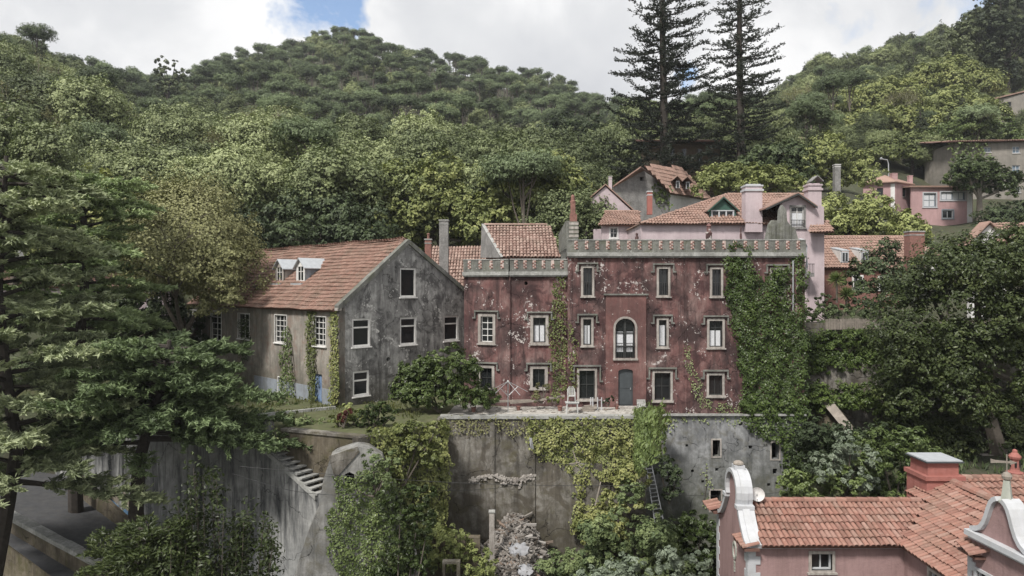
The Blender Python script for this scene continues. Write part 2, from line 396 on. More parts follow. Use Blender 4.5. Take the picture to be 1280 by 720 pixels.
LM['cypress'] = leafmat('cypress_spray', (0.057, 0.082, 0.036), (0.155, 0.206, 0.096), (0.339, 0.415, 0.207), trans=.12)
LM['cypress2'] = leafmat('grey_green_spray', (0.101, 0.125, 0.069), (0.271, 0.309, 0.176), (0.552, 0.592, 0.354), trans=.12)
LM['arau'] = leafmat('blackish_needle', (0.019, 0.025, 0.017), (0.031, 0.039, 0.026), (0.051, 0.061, 0.040), trans=.18)
LM['pine'] = leafmat('pine_needle', (0.049, 0.067, 0.034), (0.130, 0.168, 0.085), (0.269, 0.330, 0.179), bscale=.06, trans=.12)
LM['broad'] = leafmat('hill_broad_leaf', (0.063, 0.081, 0.036), (0.166, 0.197, 0.090), (0.360, 0.399, 0.199), bscale=.05, trans=.12)
LM['conif'] = leafmat('dark_conifer_needle', (0.023, 0.034, 0.016), (0.065, 0.082, 0.040), (0.136, 0.159, 0.077), bscale=.08, trans=.12)
LM['ivy'] = leafmat('ivy_leaf', (0.023, 0.035, 0.010), (0.068, 0.097, 0.030), (0.166, 0.211, 0.073), bscale=.8, rough=.4, trans=.12)
LM['ivylight'] = leafmat('yellow_green_ivy', (0.052, 0.067, 0.019), (0.143, 0.163, 0.053), (0.320, 0.322, 0.124), bscale=.8, rough=.45, trans=.12)
LM['ivyred'] = leafmat('climber_leaf', (0.071, 0.101, 0.042), (0.198, 0.240, 0.103), (0.430, 0.450, 0.240), bscale=.9, trans=.12)
LM['grey'] = leafmat('silver_green_leaf', (.07, .095, .060), (.125, .155, .105), (.21, .245, .18), trans=.1)
LM['red'] = leafmat('dark_red_leaf', (0.054, 0.017, 0.015), (0.100, 0.034, 0.026), (0.156, 0.065, 0.045))
LM['grass'] = leafmat('weed_blade', (0.034, 0.042, 0.013), (0.089, 0.103, 0.033), (0.185, 0.189, 0.072))
# ================================================================ foliage builders
def unit(a): return a/(np.linalg.norm(a, axis=-1, keepdims=True)+1e-9)
def cards(mb, C, Nn, Lf, Wf, tint, T=None, bend=.12):
    """small diamond leaves at C facing Nn; T = leaf axis if given"""
    n = len(C); Nn = unit(Nn)
    if T is None: T = rng.normal(size=(n, 3))
    T = unit(T-Nn*np.sum(T*Nn, 1)[:, None]); B = np.cross(Nn, T)
    Lf = np.broadcast_to(np.asarray(Lf, float), (n,))[:, None]; Wf = np.broadcast_to(np.asarray(Wf, float), (n,))[:, None]
    V = np.stack([C-T*Lf*.5, C+B*Wf*.5+Nn*Lf*bend, C+T*Lf*.5, C-B*Wf*.5+Nn*Lf*bend], 1).reshape(-1, 3)
    mb.add(V, np.arange(4*n).reshape(n, 4), np.clip(tint, 0, 1))
def clumps(mb, C, O, rad, k, flat, Lf, Wf, outw=1.1, up=.5, rnd=.8, tvar=.25, tbase=None):
    """k leaves round each clump centre C, leaning to the outward direction O"""
    m = len(C); rad = np.broadcast_to(np.asarray(rad, float), (m,))[:, None, None]
    off = rng.normal(size=(m, k, 3))*.55; off = off/np.maximum(1, np.linalg.norm(off, axis=2, keepdims=True))
    off *= rad; off[:, :, 2] *= flat
    Pp = (C[:, None]+off).reshape(-1, 3)
    Nn = (O[:, None]*outw+rng.normal(size=(m, k, 3))*rnd*.5+off/rad*.9).reshape(-1, 3); Nn[:, 2] += up
    tb = rng.random(m) if tbase is None else tbase
    t = (tb[:, None]*.6+.2+rng.normal(size=(m, k))*tvar*.5).reshape(-1)
    s = .7+.6*rng.random(m*k)
    cards(mb, Pp, Nn, Lf*s, Wf*s, t)
def sph(m, bottom=-.45):
    v = unit(rng.normal(size=(m*3, 3))); v = v[v[:, 2] > bottom][:m]
    return v
def lobe_leaves(mb, lobes, leaf, cover=2.2, clump=.30, k=26, flat=.75, bottom=-.55, aspect=.6, up=.45, rough=.16, thin=False):
    """lobes: (cx,cy,cz,rx,ry,rz)"""
    if thin: leaf *= 1.18; cover *= .80
    for (cx, cy, cz, rx, ry, rz) in lobes:
        r = (rx*ry*rz)**(1/3); area = 4*math.pi*r*r*.75
        nleaf = area*cover/(leaf*leaf*aspect*.5)
        m = max(6, int(nleaf/k)); v = sph(m, bottom)
        if thin: v = v[(v[:, 1] < .35) | (rng.random(len(v)) < .35)]
        m = len(v)
        rr = 1+rng.normal(size=(m, 1))*rough-.08*(rng.random((m, 1)) < .4)
        C = np.array([cx, cy, cz])+v*rr*np.array([rx, ry, rz])
        clumps(mb, C, v, clump*r*(.6+.8*rng.random(m)), k, flat, leaf, leaf*aspect, up=up)
def rand_lobes(Rx, Ry, Rz, n, lo=.36, hi=.55, cz=0, bias=-.25):
    out_ = [(0, 0, cz, Rx*.62, Ry*.62, Rz*.62)]
    v = sph(n, bias)
    for q in v:
        f = lo+(hi-lo)*random.random(); d = 1-f*.75
        s = .85+.3*random.random()
        out_.append((q[0]*Rx*d, q[1]*Ry*d, cz+q[2]*Rz*d, Rx*f*s, Ry*f*s, Rz*f*s*.85))
    return out_
def trunk_mb(base, crown_c, r, lobes=(), n=7, bend=.3):
    mb = MB(); b = V3(base); c = V3(crown_c)
    mid = (b+c)/2+np.array([random.uniform(-bend, bend), random.uniform(-bend, bend), 0])
    mb.tube([b-np.array([0, 0, .3]), b+(mid-b)*.4, mid, c], [r*1.25, r, r*.8, r*.5], n)
    for l in lobes:
        e = np.array(l[:3]); s = mid+(c-mid)*random.random()
        if np.linalg.norm(e-s) < .3: continue
        q = (s+e)/2+np.array([0, 0, -.1*np.linalg.norm(e-s)])
        mb.tube([s, q, e], [r*.5, r*.33, r*.12], 5)
    return mb
def tree(name, base, lobes, leafm, leaf, label, cat='tree', group=None, r=.3, barkm='bark', cc=None, crown=True, **kw):
    """lobes in world coordinates"""
    t = thing(name, base, label, cat, group)
    lb = np.array(lobes); c = lb[:, :3].mean(0) if cc is None else V3(cc)
    mb = MB(); lobe_leaves(mb, lobes, leaf, thin=True, **kw); mk('crown', mb, LM[leafm], t)
    mk('trunk', trunk_mb(base, c, r, [l for l in lobes][:14]), M[barkm], t)
    return t
def pxlobes(lst, Y0, dy=.7):
    """lst: (px, py, radius_px_x, radius_px_y, Y)"""
    res = []
    for a in lst:
        px, py, rx, ry = a[:4]; Y = a[4] if len(a) > 4 else Y0
        p = P(px, py, Y); s = Y/F
        res.append((p.x, p.y, p.z, rx*s, (rx+ry)/2*s*dy, ry*s))
    return res
def fill_lobes(px0, px1, py_top, py_bot, Y, n, rpx, jit=1.0):
    """many lobes filling a silhouette: py_top / py_bot are functions of px"""
    res = []
    for i in range(n):
        for _ in range(30):
            px = random.uniform(px0, px1); a, b = py_top(px)+rpx*.8, py_bot(px)-rpx*.5
            if b > a: break
        else: continue
        py = random.uniform(a, b); r = rpx*random.uniform(.7, 1.25)
        res.append((px, py, r, r*.85, Y+random.uniform(-jit, jit)))
    return pxlobes(res, Y)
def shrub(name, lobes, leafm, leaf, label, cat='bush', group=None, base=None, **kw):
    lb = np.array(lobes); b = (lb[:, 0].mean(), lb[:, 1].mean(), (lb[:, 2]-lb[:, 5]).min()) if base is None else base
    mb = MB(); lobe_leaves(mb, lobes, leaf, thin=True, **kw)
    t = thing(name, tuple(float(q) for q in b), label, cat, group); mk('foliage', mb, LM[leafm], t)
    s = MB()
    for l in lobes[:6]:
        s.tube([V3(b), (V3(b)+np.array(l[:3]))/2+rng.normal(size=3)*.05, np.array(l[:3])], [.05, .04, .02], 5)
    mk('stem', s, M['bark'], t); return t
def inpoly(x, y, poly):
    r = np.zeros(len(x), bool); n = len(poly)
    for i in range(n):
        (x0, y0), (x1, y1) = poly[i], poly[(i+1) % n]
        c = ((y0 > y) != (y1 > y)); 
        with np.errstate(divide='ignore', invalid='ignore'):
            xi = (x1-x0)*(y-y0)/(y1-y0+1e-12)+x0
        r ^= c & (x < xi)
    return r
def ivy(name, wall, polys, leafm, label, leaf=.16, dens=110, thick=.25, edge=.25, holes=0.12, cat='climbing plant', group=None, lump=.35, stems=True):
    """climber: leaves over regions of a wall given as photo outlines projected on that wall"""
    mb = MB(); st = MB(); allc = []
    if leaf < .2: leaf, dens = leaf*.78, dens*1.8
    for poly in polys:
        q = np.array([wall.uv(*p) for p in poly]); lo, hi = q.min(0), q.max(0)
        n = int((hi[0]-lo[0])*(hi[1]-lo[1])*dens*1.15)
        u = rng.uniform(lo[0]-edge, hi[0]+edge, n); z = rng.uniform(lo[1]-edge, hi[1]+edge, n)
        uj = u+rng.normal(size=n)*edge*.35+np.sin(z*3.1)*edge*.4+np.sin(z*7.7+1)*edge*.2
        zj = z+np.sin(u*3.7)*edge*.4+rng.normal(size=n)*edge*.3
        ok = inpoly(uj, zj, [tuple(a) for a in q]); u, z = u[ok], z[ok]
        # lumps: thickness field from a few random waves
        a1 = u*4.3+1.4*np.sin(z*1.15+1)+.6*np.sin(z*3.1); a2 = z*3.4+1.2*np.sin(u*2.3+2)
        f = .5+.22*np.sin(a1)+.2*np.sin(a2+.7*np.sin(a1))+.16*np.sin(u*9.1+z*2.3+2*np.sin(z*2))+.14*np.sin(z*8.3+3*np.sin(u*3.1))
        gap = np.sin(u*5.1+2)*np.sin(z*4.3+1)+.5*np.sin(u*11)*np.sin(z*9.7)
        keep = gap < (1.5-holes*6)+rng.normal(size=len(u))*.15; u, z, f, a1, a2 = u[keep], z[keep], f[keep], a1[keep], a2[keep]
        o = .02+thick*np.clip(f, 0, 1.3)*np.sqrt(rng.random(len(u)))
        C = np.stack([wall.p.x+wall.d.x*u+wall.n.x*o, wall.p.y+wall.d.y*u+wall.n.y*o, z], 1)
        gx = np.cos(a1)+np.cos(u*9.1+z*2.3+2*np.sin(z*2))*.6; gz_ = np.cos(a2+.7*np.sin(a1))+np.cos(z*8.3+3*np.sin(u*3.1))*.6
        Nn = np.stack([wall.n.x-wall.d.x*gx*.3, wall.n.y-wall.d.y*gx*.3, .45-gz_*.35], 1)+rng.normal(size=(len(u), 3))*.33
        T = np.array([0, 0, -1.])+rng.normal(size=(len(u), 3))*.6
        s = .6+.8*rng.random(len(u))
        cards(mb, C, Nn, leaf*s, leaf*s*.85, .3+.4*f+rng.normal(size=len(u))*.18, T)
        if stems and len(u) > 40:
            for _ in range(max(2, int((hi[0]-lo[0])*2))):
                i, j = rng.integers(0, len(u), 2)
                a, b = (u[i], z[i]), (u[j], z[j])
                if abs(a[0]-b[0]) > 1.2: continue
                st.tube([wall.pt(a[0], a[1], .03), wall.pt((a[0]+b[0])/2+.1, (a[1]+b[1])/2, .05), wall.pt(b[0], b[1], .03)], [.02, .018, .012], 4)
        allc.append(C)
    C = np.concatenate(allc); t = thing(name, (float(C[:, 0].mean()), float(C[:, 1].mean()), float(C[:, 2].min())), label, cat, group)
    mk('foliage', mb, LM[leafm], t)
    if st.c: mk('stem', st, M['bark'], t)
    return t

def cypress(name, base, trunk, branches, leafm, label, group=None, blade=.30, dens=1.0, r=.35, cat='tree', barkm='barkdark', wide=.42, droop=.12):
    """layered conifer with feathery plates.  trunk: list of points; branches: (t on trunk, azimuth deg, length, rise)"""
    t = thing(name, base, label, cat, group)
    tp = np.array([V3(p) for p in trunk]); tb = MB()
    tb.tube(tp, np.linspace(r, r*.25, len(tp)), 8)
    Cs, Ts, Ns, tt = [], [], [], []
    cum = np.linspace(0, 1, len(tp))
    for (s, az, Ln, rise) in branches:
        o = np.array([np.interp(s, cum, tp[:, i]) for i in range(3)])
        a = math.radians(az); d = np.array([math.sin(a), math.cos(a), 0]); side = np.array([d[1], -d[0], 0])
        w = random.uniform(-.12, .12)
        tsn = np.linspace(0, 1, 7)
        path = np.array([o+d*Ln*q+side*w*Ln*math.sin(q*3)+np.array([0, 0, Ln*(rise*q-droop*q*q)]) for q in tsn])
        tb.tube(path, np.linspace(.035+.018*Ln, .012, 7), 5)
        tint0 = random.random()
        nst = max(4, int(Ln/.22*dens))
        for q in np.linspace(.22, 1.0, nst):
            p = np.array([np.interp(q, tsn, path[:, i]) for i in range(3)])
            for sg in (-1, 1):
                ang = math.radians(random.uniform(18, 66))*sg
                l = Ln*wide*(1.12-q)*random.uniform(.6, 1.15)+.28
                if q < .45: l *= .5+q
                td = d*math.cos(ang)+side*math.sin(ang)+np.array([0, 0, random.uniform(-.12, .50)])
                td /= np.linalg.norm(td)
                nb = max(6, int(l/.029*dens)); x = rng.random(nb)**.8
                lat = np.cross(td, [0, 0, 1.]); lat /= np.linalg.norm(lat)+1e-9
                wv = rng.normal(size=nb)*.13*(1.15-x)
                C = p+td*x[:, None]*l+lat*wv[:, None]+np.array([0, 0, 1.])*(.10*x-.16*x*x+rng.normal(size=nb)*.045)[:, None]
                T = td+lat*(np.sign(wv)*.55)[:, None]+rng.normal(size=(nb, 3))*.22; T[:, 2] += .12
                Cs.append(C); Ts.append(T); Ns.append(np.array([0, 0, .7])-.25*d+rng.normal(size=(nb, 3))*.75)
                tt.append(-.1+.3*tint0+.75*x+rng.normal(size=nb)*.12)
    mb = MB(); C = np.concatenate(Cs); s = .6+.8*rng.random(len(C))
    cards(mb, C, np.concatenate(Ns), blade*1.08*s, blade*.26*s, np.concatenate(tt), np.concatenate(Ts), bend=.05)
    mk('crown', mb, LM[leafm], t); mk('trunk', tb, M[barkm], t)
    return t

def araucaria(name, base, H, rmax, label, zfree=0):
    t = thing(name, base, label, 'tree', 'two very tall tiered araucarias on the skyline'); b = V3(base)
    tb = MB(); tb.tube([b, b+[.12, 0, H*.25], b+[-.1, 0, H*.5], b+[.05, 0, H*.75], b+[0, 0, H]], [.55, .47, .36, .22, .06], 9)
    Cs, Ts, Ns, tt = [], [], [], []
    z = 3.5
    while z < H-.5:
        f = z/H; rad = rmax*(1-f)**.62*(.75+.25*min(1, z/(H*.22)))
        nb = random.choice([6, 7, 8]); a0 = random.random()*6.28
        for i in range(nb):
            a = a0+i*6.283/nb+random.uniform(-.22, .22); Ln = rad*random.choice([random.uniform(.8, 1.15), random.uniform(.8, 1.15), random.uniform(.35, .8)])
            zz = z+random.uniform(-.45, .45)
            d = np.array([math.cos(a), math.sin(a), 0]); rise = random.uniform(.02, .16); sag = random.uniform(.0, .12)
            tsn = np.linspace(0, 1, 6)
            path = np.array([b+np.array([0, 0, zz])+d*Ln*q+np.array([0, 0, Ln*(-sag*math.sin(q*3)+rise*q*q*q)]) for q in tsn])
            tb.tube(path, np.linspace(.09, .02, 6), 4)
            side = np.array([-d[1], d[0], 0])
            for q in np.linspace(.18, 1, max(4, int(Ln/.42))):
                if random.random() < .13: continue
                p = np.array([np.interp(q, tsn, path[:, k]) for k in range(3)])
                for sg in (-1, 1):
                    l = (.35+Ln*.16)*random.uniform(.6, 1.2)*(1.15-.5*q)
                    td = d*.75+side*sg*random.uniform(.3, .8)+np.array([0, 0, random.uniform(.1, .55)]); td /= np.linalg.norm(td)
                    nbld = max(5, int(l*12)); x = rng.random(nbld)
                    Cs.append(p+td*x[:, None]*l+rng.normal(size=(nbld, 3))*.09)
                    Ts.append(td+rng.normal(size=(nbld, 3))*.35); Ns.append(rng.normal(size=(nbld, 3))+np.array([0, 0, .3]))
                    tt.append(rng.random(nbld))
        z += 1.0+.75*random.random()*(1-f*.3)
    mb = MB(); C = np.concatenate(Cs)
    cards(mb, C, np.concatenate(Ns), .37, .145, np.concatenate(tt), np.concatenate(Ts))
    mk('crown', mb, LM['arau'], t); mk('trunk', tb, M['barkdark'], t); return t

def branchy(base, H, spread, depth=5, seed=3, r=.3, lean=(0, 0)):
    """recursive limbs: returns tube MB and tip points"""
    rd = random.Random(seed); mb = MB(); tips = []
    def grow(p, d, l, rr, dep):
        e = p+d*l; m = (p+e)/2+np.array([rd.uniform(-.06, .06) for _ in range(3)])*l
        mb.tube([p, m, e], [rr, rr*.8, rr*.62], 6 if dep > 2 else 4)
        if dep <= 2: tips.append(e); tips.append(m)
        if dep == 0: return
        for _ in range(rd.choice([2, 3, 3]) if dep > 1 else 3):
            v = np.array([rd.gauss(0, 1) for _ in range(3)]); v = v-d*np.dot(v, d); v /= np.linalg.norm(v)
            nd = d*math.cos(.62)+v*math.sin(.62)*spread; nd[2] += .14; nd /= np.linalg.norm(nd)
            grow(e, nd, l*rd.uniform(.62, .88), rr*.6, dep-1)
    d0 = np.array([lean[0], lean[1], 1.]); d0 /= np.linalg.norm(d0)
    grow(V3(base), d0, H*.30, r, depth)
    return mb, np.array(tips)

# ================================================================ roof tiles
def tile_mesh(w, l, seg=5):
    a = np.linspace(math.pi, 0, seg+1); mb = MB()
    V = []
    for (rr, y, h) in ((w*.5, 0, .035), (w*.40, l*1.06, .0)):
        V += [(rr*math.cos(t), y, h+rr*math.sin(t)*.85) for t in a]
    n = seg+1
    mb.add(V, [[i, i+1, n+i+1, n+i] for i in range(seg)])
    # thickness of the lower lip
    Vi = [(w*.5*math.cos(t), 0, .035+w*.5*math.sin(t)*.85) for t in a]+[(w*.36*math.cos(t), .0, .03+w*.36*math.sin(t)*.8) for t in a]
    mb.add(Vi, [[i, n+i, n+i+1, i+1] for i in range(seg)])
    return mb
def tiled(parent, O, e, s, poly, matn, w=.22, l=.42, bed=True, nparts=0, seg=4, name='tile_field', eave_lip=True):
    """O: world corner; e: unit along the eave; s: unit up the slope; poly: outline (a along e, b up s)"""
    O, e, s = V3(O), unit(V3(e)), unit(V3(s)); n = np.cross(e, s); n = n if n[2] > 0 else -n
    if bed:
        b = MB(); pts = [O+e*a+s*bb-n*.10 for a, bb in poly]; b.prism(pts, n*.10)
        roof = mk('roof', b, M['tilebed'], parent)
    lo = np.min(poly, 0); hi = np.max(poly, 0); T = tile_mesh(w*.98, l, seg)
    TV = np.concatenate([c[0] for c in T.c]); A, B = [], []
    for i in range(int((hi[0]-lo[0])/w)+1):
        for j in range(int((hi[1]-lo[1])/l)+2):
            A.append(lo[0]+(i+.5)*w); B.append(lo[1]+(j-.12)*l)
    A, B = np.array(A), np.array(B)
    ok = inpoly(A, B+l*.5, poly); A, B = A[ok], B[ok]
    cen = O+A[:, None]*e+B[:, None]*s
    order = np.argsort(np.linalg.norm(cen-np.array([0, 0, EYE]), axis=1)); A, B = A[order], B[order]
    A = A+rng.normal(size=len(A))*w*.03; B = B+rng.normal(size=len(A))*l*.02
    ph_ = random.random()*6; sag = .035*np.sin(A*.9+ph_)*np.sin(B*1.1+1)+.02*np.sin(A*2.3+B*1.7+ph_)
    Bm = np.stack([e, s, n], 0)
    holder = roof if bed else parent
    if nparts:
        tm = T.mesh('tile', M[matn])
        rot = __import__('mathutils').Matrix(((e[0], s[0], n[0]), (e[1], s[1], n[1]), (e[2], s[2], n[2])))
        q = rot.to_euler()
        for a, b_, g_ in zip(A[:nparts], B[:nparts], sag[:nparts]):
            o = link('tile', tm, holder, tuple(O+e*a+s*b_+n*(g_*.5+random.uniform(0, .02)))); q2 = q.copy(); q2.rotate_axis('Z', random.gauss(0, .02)); o.rotation_euler = q2
        A, B, sag = A[nparts:], B[nparts:], sag[nparts:]
    if len(A):
        mb = MB(); k = len(A); base = O+A[:, None]*e+B[:, None]*s+n*(rng.random((k, 1))*.02+sag[:, None])
        tn = rng.random(k)
        off = 0
        for (V, Fs, _) in T.c:
            m = len(V); W_ = V@Bm
            allv = (base[:, None]+W_[None]).reshape(-1, 3)
            ff = ((Fs-off)[None]+(np.arange(k)*m)[:, None, None]).reshape(-1, 4); off += m
            mb.add(allv, ff, np.repeat(tn, len(Fs)))
        kind(mk(name, mb, M[matn], holder), 'stuff')
    return holder
def ridge_tiles(parent, a, b, matn, w=.26, l=.42, name='ridge_tiles'):
    a, b = V3(a), V3(b); d = b-a; Ln = np.linalg.norm(d); d /= Ln
    s = np.cross(d, [0, 0, 1.]); s /= np.linalg.norm(s); n = np.cross(s, d); mb = MB()
    k = int(Ln/l); th = np.linspace(math.pi, 0, 6)
    for i in range(k):
        V = []
        for rr, y in ((w*.52, i*l), (w*.44, (i+1.05)*l)):
            V += [a+d*y+s*rr*math.cos(t)+n*(rr*math.sin(t)+.01) for t in th]
        mb.add(V, [[j, j+1, 7+j, 6+j] for j in range(5)], random.random())
    return kind(mk(name, mb, M[matn], parent), 'stuff')
# ================================================================ terrain
KPX = np.array([-420, 0, 200, 420, 640, 780, 920, 1050, 1180, 1280, 1700.])
KU = (KPX-640)/F
KY = np.array([46, 52, 60, 75, 110, 170, 250, 350, 480, 900.])
ROWS = {  # metres of ground height at the distances KY, one list per bearing
 -420: [0, 1, 3, 12, 30, 62, 90, 110, 120, 90],
 0:    [0, 1, 3, 12, 31, 60, 78, 90, 100, 80],
 200:  [-.4, -.4, 0, 10, 25, 45, 74, 106, 100, 80],
 420:  [-.4, -.4, -.2, 9, 20, 40, 80, 130, 110, 90],
 640:  [-.4, -.4, 1, 11, 19, 36, 68, 110, 100, 80],
 780:  [-.4, 0, 3, 12, 21, 36, 60, 92, 85, 70],
 920:  [0, 1.5, 5, 15, 24, 41, 62, 92, 85, 70],
 1050: [4.3, 4.6, 5.5, 14, 24, 47, 82, 112, 100, 80],
 1180: [4.3, 4.6, 6, 10, 17, 50, 92, 125, 120, 90],
 1280: [4.3, 5, 7, 11, 18, 48, 108, 140, 130, 90],
 1700: [4.3, 6, 10, 18, 34, 70, 130, 160, 140, 90]}
KZ = np.array([ROWS[int(k)] for k in KPX], float)
def smooth(a, b, x):
    q = np.clip((x-a)/(b-a), 0, 1); return q*q*(3-2*q)
def far_h(X, Y):
    u = np.clip(X/np.maximum(Y, 1), KU[0], KU[-1]); y = np.clip(Y, KY[0], KY[-1])
    i = np.clip(np.searchsorted(KU, u)-1, 0, len(KU)-2); j = np.clip(np.searchsorted(KY, y)-1, 0, len(KY)-2)
    fu = (u-KU[i])/(KU[i+1]-KU[i]); fu = fu*fu*(3-2*fu)
    fy = (y-KY[j])/(KY[j+1]-KY[j])
    z = (KZ[i, j]*(1-fu)+KZ[i+1, j]*fu)*(1-fy)+(KZ[i, j+1]*(1-fu)+KZ[i+1, j+1]*fu)*fy
    a = np.clip((Y-60)/60, 0, 3)
    return z+a*(.8*np.sin(X*.11+Y*.05)+.6*np.sin(X*.047-Y*.09+1))
def near_h(X, Y):
    z = -8.6+0*X
    z = z+smooth(12, 20, X)*smooth(27, 41, Y)*5.6          # the bank under the trees at the right
    z = z+smooth(20, 40, Y)*smooth(-14, -18, X)*smooth(-60, -20, X)*0
    z = z-smooth(12, -20, Y)*2
    z = np.where(X < -12, np.minimum(z, -8.3), z)
    return z
def ground_h(X, Y):
    w = smooth(44.6, 46.6, Y)
    return near_h(X, Y)*(1-w)+far_h(X, Y)*w
xs = np.unique(np.concatenate([np.linspace(-900, -140, 40), np.linspace(-140, -50, 40), np.linspace(-50, 50, 100), np.linspace(50, 160, 46), np.linspace(160, 900, 40)]))
ys = np.unique(np.concatenate([np.linspace(-400, 0, 15), np.linspace(0, 70, 88), np.linspace(70, 200, 66), np.linspace(200, 480, 56), np.linspace(480, 1000, 18)]))
X, Y = np.meshgrid(xs, ys, indexing='ij'); Z = ground_h(X, Y)
mb = MB(); ni, nj = X.shape; i, j = np.meshgrid(np.arange(ni-1), np.arange(nj-1), indexing='ij')
mb.add(np.stack([X, Y, Z], -1).reshape(-1, 3), np.stack([i*nj+j, (i+1)*nj+j, (i+1)*nj+j+1, i*nj+j+1], -1).reshape(-1, 4))
m_, t_, b_ = newmat('wooded_hill_ground'); p_ = posv(t_)
c_ = mixc(t_, ramp(t_, noise(t_, p_, .08, 6, .65), [(.4, 0), (.62, 1)]), (.030, .036, .018), (.060, .068, .030))
c_ = mixc(t_, ramp(t_, noise(t_, p_, .9, 6, .7), [(.45, 0), (.7, 1)]), c_, (.055, .046, .03))
t_.links.new(c_, b_.inputs['Base Color']); b_.inputs['Roughness'].default_value = .95
bump(t_, b_, noise(t_, p_, 1.5, 6), .8, .3)
kind(link('ground', mb.mesh('ground', m_, smooth=True)), 'structure')

# ================================================================ near platforms
LW = Wall((-31.3, 46), (-8.0, 31.0))           # long street wall at the left
TER = [(-60, 64.5), (-60, 47), (-31.3, 46.3), (-12.6, 34.35), (-10.8, 33.75), (-7.35, 32.55), (-7.0, 32.4), (-3.95, 35.3), (-4.05, 37.35), (6.8, 37.35), (7.2, 40.3), (7.3, 46), (2, 64.5)]
mb = MB(); mb.prism([(x, y, -.5) for x, y in TER], (0, 0, .5))
kind(mk('terrace', mb, M['lawn']), 'structure')
mb = MB(); mb.prism([(x, y, 0) for x, y in [(-3.6, 37.45), (6.7, 37.45), (7.1, 40.0), (3.3, 39.95), (3.2, 40.2), (-1.5, 40.2), (-2.6, 41.2), (-3.4, 40.6)]], (0, 0, .03))
kind(mk('paved_terrace', mb, M['paving']), 'structure')
# road along the foot of the street wall
def roadz(x): return -5.3+(x+31)*(-1.9/10.)*.75
mb = MB(); V = []; Fq = []
xsr = np.linspace(-62, -4, 30)
for x in xsr:
    yb = 46-(x+31.3)*15/23.3; z = max(-8.4, min(-3.2, roadz(x)))
    for k, off in enumerate((0.35, -7.6)):
        V.append((x+off*.0, yb+off*1.0 if k else yb+.2, z))
for k in range(len(xsr)-1): Fq.append([2*k, 2*k+1, 2*k+3, 2*k+2])
mb.add(V, Fq); kind(mk('road', mb, M['asphalt']), 'structure')

# ---- street wall with the flight of steps on it
top = [LW.uv(-60, 500), LW.uv(120, 541), LW.uv(240, 528), LW.uv(331, 521), LW.uv(331, 556), LW.uv(390, 617), LW.uv(414, 618)]
outer = [(top[0][0], -9.2), (top[-1][0], -9.2)]+top[::-1]
th = thing('retaining_wall', (-20, 39, -9), 'long streaked grey concrete wall beside the road, with steps cut in its top', 'wall')
mb = MB(); LW.panel(mb, outer, [], .55); wl = mk('wall_face', mb, M['concrete'], th)
for px in (108, 152, 232, 288):                     # shallow pilaster strips
    mb = MB(); u = LW.uv(px, 600)[0]; LW.box(mb, u-.22, u+.22, -9, LW.uv(px, 536)[1], 0, .06); mk('pilaster', mb, M['concrete'], th)
mb = MB()
for a, b in zip(top[1:3], top[2:4]):
    mb.prism([LW.pt(a[0], a[1], .12), LW.pt(b[0]-.004, b[1], .12), LW.pt(b[0]-.004, b[1]+.16, .12), LW.pt(a[0], a[1]+.16, .12)], tuple((-LW.n*.75).to_3d()))
mk('coping', mb, M['coping'], th)
ns = 11; s0 = LW.uv(333, 557); s1 = LW.uv(394, 617)
for k in range(ns):
    f = k/(ns-1); u = s0[0]+(s1[0]-s0[0])*f; z = s0[1]+(s1[1]-s0[1])*f
    mb = MB(); LW.box(mb, u-.10, u+.20, z-.03+random.uniform(-.02, .02), z+.045, -1.25, .06); mk('step', mb, M['coping'], th)
mb = MB(); mb.prism([LW.pt(s0[0]-.1, s0[1]-.32, .10), LW.pt(s1[0]+.1, s1[1]-.26, .10), LW.pt(s1[0]+.1, s1[1]-.05, .10), LW.pt(s0[0]-.1, s0[1]-.08, .10)], tuple((-LW.n*.16).to_3d()))
mk('stringer', mb, M['coping'], th)
# graffiti painted on the wall
def blob(wall, pts, name, mat, parent, o=.006):
    mb = MB(); q = [wall.uv(*p) for p in pts]; mb.prism([wall.pt(a, b, o-.004) for a, b in q], tuple((wall.n*.008).to_3d())); return mk(name, mb, mat, parent)
blob(LW, [(133, 622), (140, 624), (146, 631), (152, 634), (160, 638), (164, 645), (163, 652), (152, 648), (141, 640), (133, 634)], 'graffiti', simple('blue_graffiti', (.07, .17, .30), .8, .35, dirt=(.2, .2, .2)), wl)
blob(LW, [(132, 608), (138, 604), (143, 610), (150, 609), (158, 617), (163, 630), (163, 641), (152, 632), (146, 628), (134, 620)], 'graffiti', simple('tan_graffiti', (.20, .175, .14), .85, .25, dirt=(.12, .12, .11)), wl, .016)
blob(LW, [(178, 650), (190, 648), (196, 658), (192, 664), (180, 660)], 'graffiti', simple('navy_graffiti', (.05, .08, .14), .85, .35, dirt=(.2, .2, .2)), wl)

# ---- brown wall set back above the steps
BW = Wall((-12.4, 34.1), (-7.3, 32.35))
th = thing('garden_wall', (-9.8, 33.2, -4), 'mossy brown wall set back above the open concrete steps', 'wall')
q0, q1 = BW.uv(352, 536), BW.uv(455, 546)
mb = MB(); BW.panel(mb, [(q0[0], -9), (q1[0], -9), (q1[0], q1[1]-.1), (q0[0], q0[1]-.1)], [], .3); mk('wall_face', mb, M['brownwall'], th)
mb = MB(); mb.prism([BW.pt(q0[0], q0[1]-.1, .08), BW.pt(q1[0], q1[1]-.1, .08), BW.pt(q1[0], q1[1]+.03, .08), BW.pt(q0[0], q0[1]+.03, .08)], tuple((-BW.n*.45).to_3d())); mk('coping', mb, M['retain'], th)
